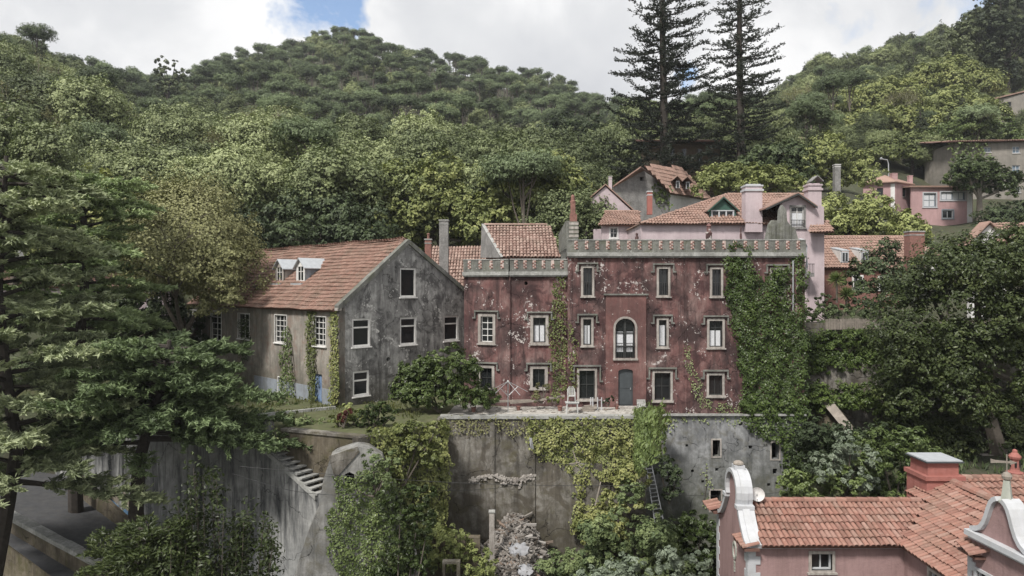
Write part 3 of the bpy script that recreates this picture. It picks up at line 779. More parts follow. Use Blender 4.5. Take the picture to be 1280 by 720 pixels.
# ---- pale buttress
BT = Wall((-9.3, 30.6), (-4.9, 31.4))
th = thing('buttress', (-7, 31, -9), 'pale concrete buttress flaring to its foot, beside the brown wall', 'wall')
pts = [(352, 780), (372, 705), (384, 668), (398, 636), (404, 600), (413, 572), (420, 567), (447, 558), (461, 561), (478, 572), (488, 600), (504, 640), (516, 780)]
hole = [BT.uv(*p) for p in [(431, 611), (443, 611), (443, 593), (437, 590), (431, 593)]]
mb = MB(); BT.panel(mb, [BT.uv(*p) for p in pts], [hole], 1.1); bt = mk('buttress_body', mb, M['buttress'], th)
mb = MB(); BT.box(mb, *BT.rect(429, 445, 586, 613), -1.2, -1.05); mk('dark_opening', mb, M['void'], th)
mb = MB(); pp = [BT.uv(*p) for p in [(411, 570), (447, 558), (449, 565), (420, 597), (417, 592)]]
mb.prism([BT.pt(a, b, .0) for a, b in pp], tuple((BT.n*.05).to_3d())); mk('ledge', mb, M['retain'], th)
# ---- bastion under the yellow ivy
BA = Wall((-7.2, 31.9), (-3.75, 35.05))
th = thing('bastion_wall', (-5.4, 33.6, -9), 'wall corner almost wholly covered by hanging yellow green creeper', 'wall')
mb = MB(); BA.panel(mb, [(0, -9.3), (BA.len, -9.3), (BA.len, -.02), (0, -.02)], [], .5); mk('wall_face', mb, M['retain'], th)
BS = Wall((-3.75, 35.05), (-3.9, 37.3))
mb = MB(); BS.panel(mb, [(0.03, -9.3), (BS.len, -9.3), (BS.len, -.02), (0.03, -.02)], [], .3); mk('return_face', mb, M['retain'], th)

# ---- main retaining wall under the castle terrace
RW = Wall((-3.9, 37.2), (6.9, 37.2))
th = thing('retaining_wall', (1.5, 37.4, -9.2), 'tall stained retaining wall below the castle terrace, half overgrown', 'wall')
mb = MB(); RW.panel(mb, [(0, -9.4), (RW.len, -9.4), (RW.len, -.12), (0, -.12)], [], .5); rw = mk('wall_face', mb, M['retain'], th)
for px, w in ((617, .20), (668, .14)):
    mb = MB(); u = RW.uv(px, 600)[0]; RW.box(mb, u-w, u+w*.3, -9, -.3, 0, .07); mk('pilaster', mb, M['retain'], th)
mb = MB(); RW.box(mb, RW.uv(670, 0)[0], RW.uv(762, 0)[0], -9, RW.uv(0, 578)[1], 0.003, .16); mk('lower_slab', mb, M['retain'], th)
mb = MB(); RW.box(mb, -.02, RW.len+.02, -.12, .05, -.45, .10); mk('coping', mb, M['coping'], th)
# torn strip of loose render hanging across it
mb = MB()
for k in range(260):
    px = random.uniform(585, 668); py = 596+2.6*math.sin(px*.12)+abs(random.gauss(0, 4))*(1 if px > 618 else .6)
    u, z = RW.uv(px, py); s = random.uniform(.05, .16)
    mb.hexa(RW.pt(u, z, .0), (s, 0, random.uniform(-.05, .05)), (0, -random.uniform(.03, .12), random.uniform(-.04, .04)), (random.uniform(-.03, .03), 0, s*random.uniform(.4, .9)), random.random())
kind(mk('loose_render', mb, M['stone'], th), 'stuff')
# return wall to the castle, right end of the terrace
RR = Wall((6.9, 37.2), (7.35, 40.0))
th = thing('end_wall', (7.1, 38.6, -9), 'narrow end wall of the castle terrace beside the steel ladder', 'wall')
mb = MB(); RR.panel(mb, [(0.05, -9.4), (RR.len, -9.4), (RR.len, .1), (0.05, .1)], [], .4); mk('wall_face', mb, M['retain'], th)
mb = MB(); mb.prism([RR.pt(-.05, .1, .05), RR.pt(RR.len, .35, .05), RR.pt(RR.len, .5, .05), RR.pt(-.05, .25, .05)], (.5, 0, 0)); mk('coping', mb, M['coping'], th)

# ================================================================ windows
def opening(wall, r): return rect_loop(*wall.rect(*r))
def arch_loop(u0, u1, z0, z1, rise, n=8):
    c = (u0+u1)/2; hw = (u1-u0)/2
    return [(u0, z0), (u1, z0)]+[(c+hw*math.cos(a), z1-rise+rise*math.sin(a)) for a in np.linspace(0, math.pi, n)]
def window(parent, wall, r, cols=2, rows=2, fm='frame', fw=.05, recess=.18, sur=0.0, hood=False, sill=True, curtain=0.0, glass='glass', surm='stone', drop=.45, label=None, name='window', bars=0, uz=None, shutters=False, transom=None, proud=.0):
    u0, u1, z0, z1 = uz or wall.rect(*r)
    mb = MB(); wall.box(mb, u0, u1, z0, z1, -recess-.03+proud, -recess+proud); w = mk(name, mb, M[glass], parent, label=label)
    mb = MB(); o0, o1 = -recess+.002+proud, -recess+.06+proud
    for a, b, c, d in ((u0, u0+fw, z0, z1), (u1-fw, u1, z0, z1), (u0+fw, u1-fw, z0, z0+fw), (u0+fw, u1-fw, z1-fw, z1)): wall.box(mb, a, b, c, d, o0, o1)
    mk('frame', mb, M[fm], w)
    if rows == 1 and cols > 2:
        for k in range(1, cols):
            mb = MB(); u = u0+(u1-u0)*k/cols; wall.box(mb, u-fw*.38, u+fw*.38, z0+fw, z1-fw, o0, o1-.012); mk('glazing_bar', mb, M[fm], w)
    elif cols > 1 or rows > 1:
        mb = MB(); bw = fw*.38
        for k in range(1, cols):
            u = u0+(u1-u0)*k/cols; wall.box(mb, u-bw, u+bw, z0+fw, z1-fw, o0, o1-.012)
        for k in range(1, rows):
            z = z0+(z1-z0)*k/rows if transom is None else z0+(z1-z0)*transom
            wall.box(mb, u0+fw, u1-fw, z-bw, z+bw, o0, o1-.016)
        mk('glazing_bars', mb, M[fm], w)
    if curtain:
        for k in range(2):
            a = u0+fw+(u1-u0-2*fw)*k*.5; mb = MB(); wid = (u1-u0-2*fw)*.46
            wall.box(mb, a+wid*.06, a+wid, z0+fw, z0+(z1-z0)*curtain, -recess+.0005+proud, -recess+.012+proud); mk('curtain', mb, M['curtain'], w)
    if sur:
        mb = MB(); s = sur
        for a, b, c, d in ((u0-s, u0, z0-s*.6, z1+s), (u1, u1+s, z0-s*.6, z1+s), (u0, u1, z1, z1+s), (u0, u1, z0-s*.6, z0)): wall.box(mb, a, b, c, d, -.10, .045)
        mk('surround', mb, M[surm], w)
    if hood:
        mb = MB(); s = sur+.14; zt = z1+sur+.10
        wall.box(mb, u0-s-.08, u1+s+.08, zt, zt+.09, 0.001, .15)
        wall.box(mb, u0-s-.08, u0-s, zt-drop, zt, 0.001, .12); wall.box(mb, u1+s, u1+s+.08, zt-drop, zt, 0.001, .12)
        wall.box(mb, u0-s-.20, u0-s-.08, zt-drop, zt-drop+.08, 0.001, .12); wall.box(mb, u1+s+.08, u1+s+.20, zt-drop, zt-drop+.08, 0.001, .12)
        mk('hood_mould', mb, M['parapet'] if surm == 'stone' else M[surm], w)
    if sill:
        mb = MB(); wall.box(mb, u0-sur-.06, u1+sur+.06, z0-sur*.6-.07, z0-sur*.6, -.05, .11); mk('sill', mb, M[surm], w)
    if bars:
        mb = MB()
        for k in range(bars):
            u = u0+(u1-u0)*(k+.5)/bars; wall.box(mb, u-.012, u+.012, z0, z0+(z1-z0)*.48, -.03, -.006)
        wall.box(mb, u0, u1, z0+(z1-z0)*.48, z0+(z1-z0)*.48+.03, -.035, -.003); mk('railing', mb, M['darkmetal'], w)
    return w

# ================================================================ the red castle house
CM = Wall((3.28, 40), (17.16, 40)); CL = Wall((-.145, 40.3), (3.28, 40.3)); CK = Wall((-2.9, 41.3), (-.145, 40.3))
castle = thing('castle_house', (7, 45, 0), 'derelict dark red castle-like house with grey battlements and peeling walls', 'house')
WN = []      # (wall, rect, kwargs)
ARCH = None
mainw = [((729, 740, 335, 369), dict(fw=.05, cols=2, rows=1, bars=4, curtain=0)), ((729, 739, 399, 431), dict(cols=2, rows=1, curtain=.75)),
         ((724, 743.5, 463, 498.5), dict(cols=2, rows=2, drop=.9)),
         ((823.5, 835, 336, 369), dict(cols=2, rows=1, bars=4)), ((823.5, 833, 400, 433), dict(cols=1, rows=1, curtain=.8)),
         ((818, 838, 466, 500), dict(cols=2, rows=2, drop=.6)),
         ((890, 901, 336.5, 369.5), dict(cols=2, rows=1, bars=4)), ((886.5, 903, 401, 433.5), dict(cols=2, rows=2, transom=.72, curtain=.62)),
         ((886, 902.6, 469, 494), dict(cols=2, rows=1)), ((965, 979, 337, 370), dict(cols=2, rows=1))]
holes = [opening(CM, r) for r, _ in mainw]
RP = CM.rect(757, 807.5, 369, 512)           # the shallow projecting porch panel
u0, u1, z0, z1 = CM.rect(769, 793.6, 398, 447.5); ARCHL = arch_loop(u0, u1, z0, z1, (u1-u0)/2*.95)
d0, d1, e0, e1 = CM.rect(772.6, 791, 461, 508.5); DOORL = arch_loop(d0, d1, e0, e1, .14, 6)
holes += [ARCHL, DOORL]
mb = MB(); CM.panel(mb, rect_loop(0, CM.len, -.35, 9.0), holes, .45); mk('front_wall', mb, M['red'], castle)
mb = MB(); CM.panel(mb, rect_loop(RP[0], RP[1], .02, RP[3]), [ARCHL, DOORL], .085, o=.088); mk('porch_panel', mb, M['redlight'], castle)
mb = MB(); CM.box(mb, RP[0]-.12, RP[1]+.12, RP[3], RP[3]+.09, .0, .17); mk('porch_cornice', mb, M['parapet'], castle)
for r, kw in mainw:
    kw = dict(dict(fm='darkframe', sur=.13, hood=True, drop=.45), **kw); window(castle, CM, r, **kw)
# arched balcony window
mb = MB(); n = 10; mb.prism([CM.pt(a, b, -.12) for a, b in ARCHL], tuple((-CM.n*.03).to_3d())); aw = mk('arched_window', mb, M['glass'], castle)
mb = MB(); cu = (u0+u1)/2; hw = (u1-u0)/2
for a, b in ((u0, u0+.07), (u1-.07, u1), (cu-.06, cu+.06)): CM.box(mb, a, b, z0, z1-hw*(.95 if a != cu-.06 else .06), -.118, -.05)
for z in (z0+.28*(z1-z0), z0+.62*(z1-z0)): CM.box(mb, u0+.07, u1-.07, z, z+.07, -.117, -.06)
mk('frame', mb, M['darkframe'], aw)
mb = MB()
for k in range(2):
    a = u0+.10+k*hw; CM.box(mb, a, a+hw-.2, z0+.35, z0+(z1-z0)*.66, -.1195, -.108)
mk('curtain', mb, M['curtain'], aw)
mb = MB(); rin = hw; 
for k in range(9):
    a0, a1 = math.pi*k/9, math.pi*(k+1)/9; zc = z1-hw*.95
    q = [(cu+rr*math.cos(a), zc+rr*.95*math.sin(a)) for rr, a in ((rin, a0), (rin+.13, a0), (rin+.13, a1), (rin, a1))]
    mb.prism([CM.pt(x, y, .089) for x, y in q], tuple((CM.n*.035).to_3d()))
for a in (u0-.12, u1+.01): CM.box(mb, a, a+.11, z0, z1-hw*.95, .089, .124)
CM.box(mb, u0-.15, u1+.15, z0-.12, z0-.001, .05, .2)
mk('surround', mb, M['stone'], aw)
mb = MB()
for k in range(11): CM.box(mb, u0+.05+k*(2*hw-.1)/10-.01, u0+.05+k*(2*hw-.1)/10+.01, z0+.03, z0+.85, .10, .12)
CM.box(mb, u0, u1, z0+.85, z0+.89, .095, .125); mk('railing', mb, M['darkmetal'], aw)
# door
mb = MB(); mb.prism([CM.pt(a, b, -.05) for a, b in DOORL], tuple((-CM.n*.06).to_3d())); dr = mk('door', mb, M['slate'], castle)
for zz in (e0+.12, e0+1.08):
    mb = MB(); CM.box(mb, d0+.10, d1-.10, zz, zz+.82, -.05, -.03); mk('door_panel', mb, M['slate'], dr)
mb = MB(); CM.box(mb, d1-.16, d1-.12, e0+1.0, e0+1.12, -.03, .02); mk('handle', mb, M['metal'], dr)
mb = MB(); CM.box(mb, d0-.2, d1+.2, 0.035, .13, .17, .6); mk('doorstep', mb, M['stone'], castle)
# vertical pilaster strip
for px in (713.5, 857, 1003):
    mb = MB(); u = CM.uv(px, 400)[0]; u = max(u, .06); CM.box(mb, u-.06, min(u+.06, CM.len), -.3, 8.86, 0, .05); mk('pilaster', mb, M['red'], castle)
# left wing
leftw = [(CK, (601, 616, 395.5, 427.5), dict(cols=2, rows=4, fm='frame')), (CK, (600.5, 615, 460, 485), dict(cols=2, rows=2, fm='darkframe')),
         (CL, (666.5, 682, 397, 428), dict(cols=2, rows=2, transom=.72, fm='darkframe', curtain=.68)), (CL, (666, 681, 461, 484), dict(cols=2, rows=1, fm='darkframe'))]
cu_, cz_ = CL.uv(657.5, 354); circ = [(cu_+.11*math.cos(a), cz_+.11*math.sin(a)) for a in np.linspace(0, 6.283, 11)[:-1]]
mb = MB(); CL.panel(mb, rect_loop(0, CL.len, -.3, 7.9), [opening(CL, r) for w, r, _ in leftw if w is CL]+[circ], .4); mk('wing_wall', mb, M['red'], castle)
mb = MB(); CK.panel(mb, rect_loop(0, CK.len, -.3, 7.9), [opening(CK, r) for w, r, _ in leftw if w is CK], .4); mk('wing_wall', mb, M['red'], castle)
mb = MB(); CL.box(mb, cu_-.2, cu_+.2, cz_-.2, cz_+.2, -.45, -.41); mk('vent_hole', mb, M['void'], castle)
for w, r, kw in leftw: window(castle, w, r, sur=.17, hood=True, drop=.4, **kw)
mb = MB(); mb.tube([CL.pt(.02, 0.0, .06), CL.pt(.02, 7.8, .06)], .045, 6); mk('drainpipe', mb, M['red'], castle)
# hidden sides, backs, roofs
mb = MB()
mb.box(3.3, 3.7, 40.46, 50, 0, 9.0); mb.box(16.7, 17.15, 40.46, 50, -7, 9.0); mb.box(3.7, 16.7, 49.6, 50, -.2, 9.0)
mb.box(-2.9, -2.5, 41.75, 47, -.2, 7.9); mb.box(-2.5, 3.28, 46.6, 47, -.2, 7.9)
mk('rear_walls', mb, M['red'], castle)
mb = MB(); mb.box(3.7, 16.7, 40.46, 49.6, 8.7, 8.85); mb.prism([(-2.45, 41.75, 7.6), (-.1, 40.75, 7.6), (3.25, 40.75, 7.6), (3.25, 46.6, 7.6), (-2.5, 46.6, 7.6)], (0, 0, .15)); mk('flat_roof', mb, M['parapet'], castle)
# battlements
def parapet(wall, u0, u1, z0, z1, o, n, first, miss=(), th=.35):
    mb = MB(); wall.box(mb, u0, u1, z0, z1, o-th, o); p = mk('parapet', mb, M['parapet'], castle)
    mb = MB(); wall.box(mb, u0-.03, u1+.03, z0-.12, z0+.10, o-th+.05, o+.09); wall.box(mb, u0-.0, u1+.0, z0-.20, z0-.121, -.02, o+.03); mk('cornice', mb, M['coping'], p)
    mb = MB()
    segs = int((u1-u0)/.42)
    for k in range(segs):
        a = u0+(u1-u0)*k/segs; b = u0+(u1-u0)*(k+1)/segs-.02; hh = .045+random.uniform(0, .03)
        wall.box(mb, a, b, z1, z1+hh, o-th-.02, o+.035)
    mk('coping', mb, M['coping'], p)
    st = (u1-u0-2*first)/(n-1) if n > 1 else 0
    for k in range(n):
        u = u0+first+st*k; h = z1-z0-.34
        mb = MB(); wall.box(mb, u-.09, u+.09, z0+.28, z1-.001, o, o+.012); mk('filled_crenel', mb, M['whitebrick'], p)
        for q in range(5):
            if random.random() < .12: continue
            mb = MB(); dx = (-.05 if q % 2 else .05)+random.uniform(-.015, .015); zz = z0+.30+h*q/5
            wall.box(mb, u+dx-.06, u+dx+.06, zz, zz+h/5*.62, o+.0125, o+.045); mk('brick', mb, M['brick'], p)
parapet(CM, 0, CM.len, 8.98, 9.78, .14, 22, .45)
parapet(CL, 0.02, CL.len-.002, 7.87, 8.66, .12, 6, .35); parapet(CK, 0, CK.len-.02, 7.87, 8.66, .12, 4, .4)
# ramped side parapet and corner pinnacle on the left end of the main block
CS = Wall((3.26, 39.9), (3.2, 50))
pr = [CS.pt(0.3, 8.9), CS.pt(6.5, 8.9), CS.pt(6.5, 9.9), CS.pt(2.2, 10.9), CS.pt(.3, 11.2)]
mb = MB()
mb.prism([(3.26, 40.3, 8.9), (3.26, 47, 8.3), (3.2, 47, 10.7), (3.2, 40.6, 11.0)], (.3, 0, 0)); mk('ramped_parapet', mb, M['parapet'], castle)
for k in range(8):
    y = 40.8+k*.75; mb = MB(); mb.box(3.17, 3.255, y, y+.42, 9.35, 10.95-.05*k); mk('merlon', mb, M['parapet'], castle)
mb = MB(); p0 = P(716, 300, 40.2)
mb.box(p0.x-.24, p0.x+.30, 39.98, 40.5, 9.84, 10.9); pin = mk('pinnacle', mb, M['parapet'], castle)
mb = MB(); mb.box(p0.x-.17, p0.x+.23, 40.05, 40.43, 10.9, 11.35); mb.box(p0.x-.13, p0.x+.14, 40.08, 40.36, 11.35, 12.0); mk('chimney_stack', mb, M['brick'], pin)
mb = MB(); mb.lathe((p0.x, 40.22, 0), [(.16, 11.97), (.18, 12.1), (.12, 12.15), (.11, 12.4), (.05, 12.5)], 8); mk('chimney_pot', mb, M['brick'], pin)
for k in range(4):
    mb = MB(); mb.box(p0.x-.25, p0.x+.32, 39.965, 39.985, 9.98+k*.24, 10.12+k*.24); mk('stone_course', mb, M['stone'], pin)
# crumbling stepped gable piece at the right end
mb = MB(); GP = Wall((13.6, 41.8), (17, 41.8)); g = [GP.uv(*p) for p in [(957, 303), (962, 280), (966, 275), (974, 276), (975, 262), (978, 256), (983, 262), (984, 276), (989, 283), (994, 285), (998, 300), (1004, 303)]]
GP.panel(mb, g, [], .35); gp = mk('broken_gable', mb, M['parapet'], castle)
for px in (963, 968, 972, 979.5, 988): 
    mb = MB(); a, b = GP.uv(px, 300); GP.box(mb, a-.06, a+.05, b, b+(1.6 if px == 979.5 else .9), 0, .07); mk('rib', mb, M['parapet'], gp)
# maroon chimney pots on the parapet
for px, top_, sc_ in ((886, 279, 1.0), (796, 291, .55), (926, 283, .3)):
    p = P(px, 300, 41.2); hgt = (300-top_)/F*41.2; mb = MB()
    mb.lathe((p.x, p.y, p.z-.2), [(.17*sc_+.02, 0), (.17*sc_+.02, .2+hgt*.35), (.21*sc_, .2+hgt*.37), (.21*sc_, .2+hgt*.45), (.13*sc_, .2+hgt*.48), (.13*sc_, .2+hgt*.8), (.17*sc_, .2+hgt*.82), (.05*sc_, .2+hgt)], 8)
    mk('chimney_pot', mb, M['red'], castle)
# drainpipe on the right of the front
mb = MB(); a = CM.uv(990.5, 400)[0]; b = CM.uv(0, 388)[1]; mb.tube([CM.pt(a, b, .1), CM.pt(a, 8.6, .1)], .05, 6); mk('drainpipe', mb, M['metal'], castle)
mb = MB(); mb.tube([P(999, 299, 40.3), P(1004, 300, 40.3), P(1008, 308, 40.6), P(1008.5, 330, 40.6), P(1006, 344, 40.6)], .07, 6); mk('drainpipe', mb, M['whitepaint'], castle)
# ledge between the castle and its basement
mb = MB(); CM.box(mb, CM.uv(800, 0)[0], CM.len, -.46, -.352, -.1, .22); mk('ledge', mb, M['coping'], castle)
# basement
CB = Wall((7.35, 39.95), (17.2, 39.95)); off = 0
bh = [(817, 826.5, 547, 567), (890.7, 900, 550, 570.6), (964.4, 973.5, 553.5, 574), (888, 901, 613, 639)]
sm = [(858.5, 557, 1.7), (938, 559, 2.2), (896, 587, 2), (865.6, 589, 1.8), (878.5, 602, 1.8), (932, 590, 2.6), (833.8, 524, 2.4), (926, 530, 2.2), (961, 606, 2), (971, 604, 1.8)]
smr = [(x-r, x+r, y-r, y+r) for x, y, r in sm]+[(966, 971.5, 586, 593)]
mb = MB(); CB.panel(mb, rect_loop(0, CB.len, -9.2, -.465), [opening(CB, r) for r in bh+smr], .5); bw_ = mk('basement_wall', mb, M['basement'], castle)
mb = MB(); CB.box(mb, .3, CB.len-.3, -9, -.6, -1.3, -1.2); mk('dark_interior', mb, M['void'], bw_)
for r in bh:
    u0, u1, z0, z1 = CB.rect(*r); mb = MB()
    for a, b, c, d in ((u0-.09, u0, z0-.07, z1+.08), (u1, u1+.09, z0-.07, z1+.08), (u0, u1, z1, z1+.08), (u0, u1, z0-.07, z0)): CB.box(mb, a, b, c, d, -.05, .03)
    mk('opening_surround', mb, M['stone'], castle)
mb = MB(); mb.box(p0.x*0+7.36, 7.8, 40.1, 46, -9, -.5); mk('basement_side', mb, M['basement'], castle)

# tiled roof behind the left wing, with its grey end wall
rf = thing('tiled_outbuilding', (1, 48, 0), 'steep tiled roof with a grey end wall rising behind the low castle wing', 'house')
A_, B_, C_, D_ = P(628, 322, 45.5), P(605, 282, 50), P(688, 284, 50), P(701, 324, 45.5)
e = (D_-A_).normalized(); C_.z = B_.z; D_.z = A_.z; e = Vector((1, 0, 0)); s = Vector((0, B_.y-A_.y, B_.z-A_.z)).normalized(); SL = math.hypot(B_.y-A_.y, B_.z-A_.z)
tiled(rf, A_, e, s, [(0, 0), (D_.x-A_.x, 0), (C_.x-A_.x, SL), (B_.x-A_.x, SL)], 'castroof', w=.235, l=.42)
mb = MB(); mb.prism([P(628, 322, 45.4), P(600.5, 322, 49.9), P(602, 281, 49.9)], (.12, .25, 0)); mk('end_wall', mb, M['greystone'], rf)
mb = MB(); mb.prism([P(628.5, 321, 45.35), P(605.5, 280.5, 49.9), P(602, 280.5, 49.9), P(625.5, 321, 45.35)], (0, .1, .06)); mk('verge', mb, M['coping'], rf)
mb = MB(); mb.box(B_.x, 3.1, 46.2, 53, 0, 8.6); mk('lower_walls', mb, M['greystone'], rf)
bk = MB(); bk.prism([B_, C_, (C_.x, 54.5, A_.z), (B_.x, 54.5, A_.z)], (0, 0, -.1)); mk('rear_slope', bk, M['castroof'], rf)
ridge_tiles(rf, B_+Vector((0, 0, .04)), C_+Vector((0, 0, .04)), 'castroof')

# ================================================================ grey gabled house
gh = thing('gabled_house', (-12, 47, 0), 'long weathered grey gabled house with an orange tiled roof and two dormers', 'house')
GA = Vector((-10.13, 40.0)); gd = Vector((.69, .724)).normalized(); sdv = Vector((-gd.y, gd.x))
GB = GA+gd*10.3
GW = Wall(GA, GB); GE = GA+sdv*21.5; SW = Wall(GE, GA)
APX = GW.uv(510, 302)
gw = [((500, 520, 335, 371.5), dict(cols=1, rows=1, fw=.11)), ((440, 463, 398, 433.5), dict(cols=1, rows=2, transom=.68, fw=.12)), ((500, 520.5, 396.5, 431), dict(cols=1, rows=2, transom=.68, fw=.12)),
      ((554.5, 573, 394.5, 426), dict(cols=1, rows=2, transom=.68, fw=.12)), ((441, 461.5, 463.5, 495), dict(cols=1, rows=2, transom=.62, fw=.12))]
hs = [opening(GW, r) for r, _ in gw]; gdoor = GW.rect(498.5, 508, 458, 508); hs.append(rect_loop(*gdoor))
hu, hz = GW.uv(485.5, 449); hs.append([(hu+.16*math.cos(a), hz+.14*math.sin(a)) for a in np.linspace(0, 6.283, 9)[:-1]])
EV = 5.83; SL_ = (APX[1]-EV)/APX[0]; RE = EV+.75
def rakez(u): return EV+SL_*u if u < APX[0] else APX[1]-(APX[1]-RE)*(u-APX[0])/(GW.len-APX[0])
mb = MB(); GW.panel(mb, [(0, -.3), (GW.len, -.3), (GW.len, RE-.1), (APX[0], APX[1]-.12), (0, EV-.1)], hs, .4); mk('gable_wall', mb, M['greywall'], gh)
for r, kw in gw: window(gh, GW, r, recess=.10, sur=0, sill=True, surm='frame', **kw)
mb = MB(); GW.box(mb, *gdoor, -.16, -.1); gdo = mk('door', mb, M['frame'], gh)
mb = MB(); GW.box(mb, gdoor[0]+.12, gdoor[1]-.12, gdoor[2]+1.0, gdoor[3]-.15, -.1, -.085); mk('door_pane', mb, M['glass'], gdo)
mb = MB(); GW.box(mb, hu-.3, hu+.3, hz-.3, hz+.3, -.5, -.41); mk('vent_hole', mb, M['void'], gh)
for a, b in (((-.12, EV-.18), (APX[0], APX[1]-.16)), ((APX[0], APX[1]-.16), (GW.len, RE-.14))):
    mb = MB(); mb.prism([GW.pt(a[0], a[1], .10), GW.pt(b[0], b[1], .10), GW.pt(b[0], b[1]+.32, .10), GW.pt(a[0], a[1]+.32, .10)], tuple((-GW.n*.42).to_3d())); mk('gable_coping', mb, M['parapet'], gh)
# side wall
def su(t): return 19.5-t
sw = [((298, 312, 392, 423), dict(cols=2, rows=4)), ((344, 358.5, 394, 428), dict(cols=3, rows=5)), ((392.5, 407.5, 396, 432), dict(cols=3, rows=5)),
      ((264, 277, 389, 426), dict(cols=2, rows=5)), ((238, 252, 388, 422), dict(cols=2, rows=5)), ((348, 357, 472, 490), dict(cols=2, rows=3))]
sdoor = SW.rect(391.5, 402.5, 467.5, 505); hs = [opening(SW, r) for r, _ in sw]+[rect_loop(*sdoor)]
mb = MB(); SW.panel(mb, rect_loop(0, SW.len, -.3, EV), hs, .4); mk('side_wall', mb, M['sidewall'], gh)
for r, kw in sw: window(gh, SW, r, recess=.12, sur=.05, surm='frame', fw=.05, sill=True, **kw)
mb = MB(); SW.box(mb, sdoor[0], sdoor[1], .0, sdoor[3], -.2, -.14); bd = mk('door', mb, M['bluedoor'], gh, label='faded blue door')
for k in range(4):
    mb = MB(); a = sdoor[0]+(sdoor[1]-sdoor[0])*(k+.05)/4; SW.box(mb, a, a+(sdoor[1]-sdoor[0])*.9/4, .05, sdoor[3]-.05, -.14, -.12); mk('plank', mb, M['bluedoor'], bd)
a = SW.uv(318, 0)[0]; mb = MB(); SW.box(mb, a, sdoor[0]-.1, .0, .95, 0.002, .03); SW.box(mb, sdoor[1]+.1, SW.uv(415, 0)[0], .0, .95, 0.002, .03); mk('blue_dado', mb, M['bluegrey'], gh)
mb = MB(); SW.box(mb, -.1, SW.len+.1, EV-.16, EV+.0, -.1, .16); mk('eaves_board', mb, M['stone'], gh)
# roof slopes
up = (gd.to_3d()*APX[0]+Vector((0, 0, APX[1]-EV))); SLn = up.length; upn = up.normalized()
O_ = Vector((GA.x, GA.y, EV+.06))-upn*.35
tiled(gh, O_, sdv.to_3d(), upn, [(.25, 0), (21.7, 0), (21.7, SLn+.3), (.25, SLn+.3)], 'greyroof', w=.21, l=.37)
O2 = Vector((GB.x, GB.y, RE+.06)); up2 = (-gd.to_3d()*(GW.len-APX[0])+Vector((0, 0, APX[1]-RE)))
tiled(gh, O2, sdv.to_3d(), up2.normalized(), [(.25, 0), (21.7, 0), (21.7, up2.length-.02), (.25, up2.length-.02)], 'greyroof', w=.3, l=.6, seg=3)
ra = GW.pt(APX[0], APX[1]+.12, -.3); ridge_tiles(gh, ra, ra+sdv.to_3d()*21.2, 'greyroof', w=.32)
mb = MB(); mb.prism([(GE.x, GE.y, -.2), tuple((GE+gd*10.3).to_3d()+Vector((0, 0, -.2))), tuple((GE+gd*10.3).to_3d()+Vector((0, 0, RE))), tuple((GE+gd*APX[0]).to_3d()+Vector((0, 0, APX[1]-.1))), (GE.x, GE.y, EV)], tuple((-sdv*.3).to_3d())); mk('far_gable_wall', mb, M['greywall'], gh)
mb = MB(); bw2 = Wall(GB, GB+sdv*21.5); bw2.box(mb, .4, 21, -.2, RE-.1, -.2, .1); mk('rear_wall', mb, M['sidewall'], gh)
# dormers
for tt, nm in ((10.7, 'a'), (7.75, 'b')):
    i0 = 1.85; c = GA+gd*i0+sdv*tt; zb = EV+SL_*i0; hw = .62; H1 = 1.05; H2 = 1.62
    DW = Wall(c+sdv*hw, c-sdv*hw)
    mb = MB(); DW.panel(mb, [(0, zb-.05), (DW.len, zb-.05), (DW.len, zb+H1), (DW.len/2, zb+H2), (0, zb+H1)], [rect_loop(.22, DW.len-.22, zb+.18, zb+1.12)], .1); dm = mk('dormer', mb, M['stone'] if nm == 'a' else M['frame'], gh)
    mb = MB(); DW.box(mb, .22, DW.len-.22, zb+.18, zb+1.12, -.09, -.06); DW.box(mb, .22, DW.len-.22, zb+.18, zb+1.12, -.10, -.095); mk('pane', mb, M['glass'], dm)
    mb = MB(); DW.box(mb, DW.len/2-.035, DW.len/2+.035, zb+.18, zb+1.12, -.055, -.02)
    for a, b in ((.22, .28), (DW.len-.28, DW.len-.22)): DW.box(mb, a, b, zb+.18, zb+1.12, -.055, -.02)
    DW.box(mb, .28, DW.len-.28, zb+.76, zb+.80, -.05, -.025); mk('frame', mb, M['frame'], dm)
    for sg in (-1, 1):       # cheeks
        a = (c+sdv*hw*sg).to_3d(); k = H1/SL_
        mb = MB(); mb.prism([a+Vector((0, 0, zb)), a+Vector((0, 0, zb+H1)), a+gd.to_3d()*k+Vector((0, 0, zb+H1))], tuple((-sdv*.08*sg).to_3d())); mk('cheek', mb, M['stone'] if nm == 'a' else M['bluegrey'], dm)
        rdg = c.to_3d()+Vector((0, 0, zb+H2+.04)); ea = (c+sdv*(hw+.16)*sg).to_3d()+Vector((0, 0, zb+H1-.10)); f0 = -gd.to_3d()*.18
        mb = MB(); mb.prism([rdg+f0, ea+f0, ea+gd.to_3d()*(H1/SL_-.05), rdg+gd.to_3d()*(H2/SL_)], (0, 0, .06)); mk('dormer_roof', mb, M['whitemetal'], dm)
    mb = MB(); DW.box(mb, -.1, DW.len+.1, zb-.16, zb-.02, -.1, .35); mk('apron', mb, M['whitemetal'], dm)

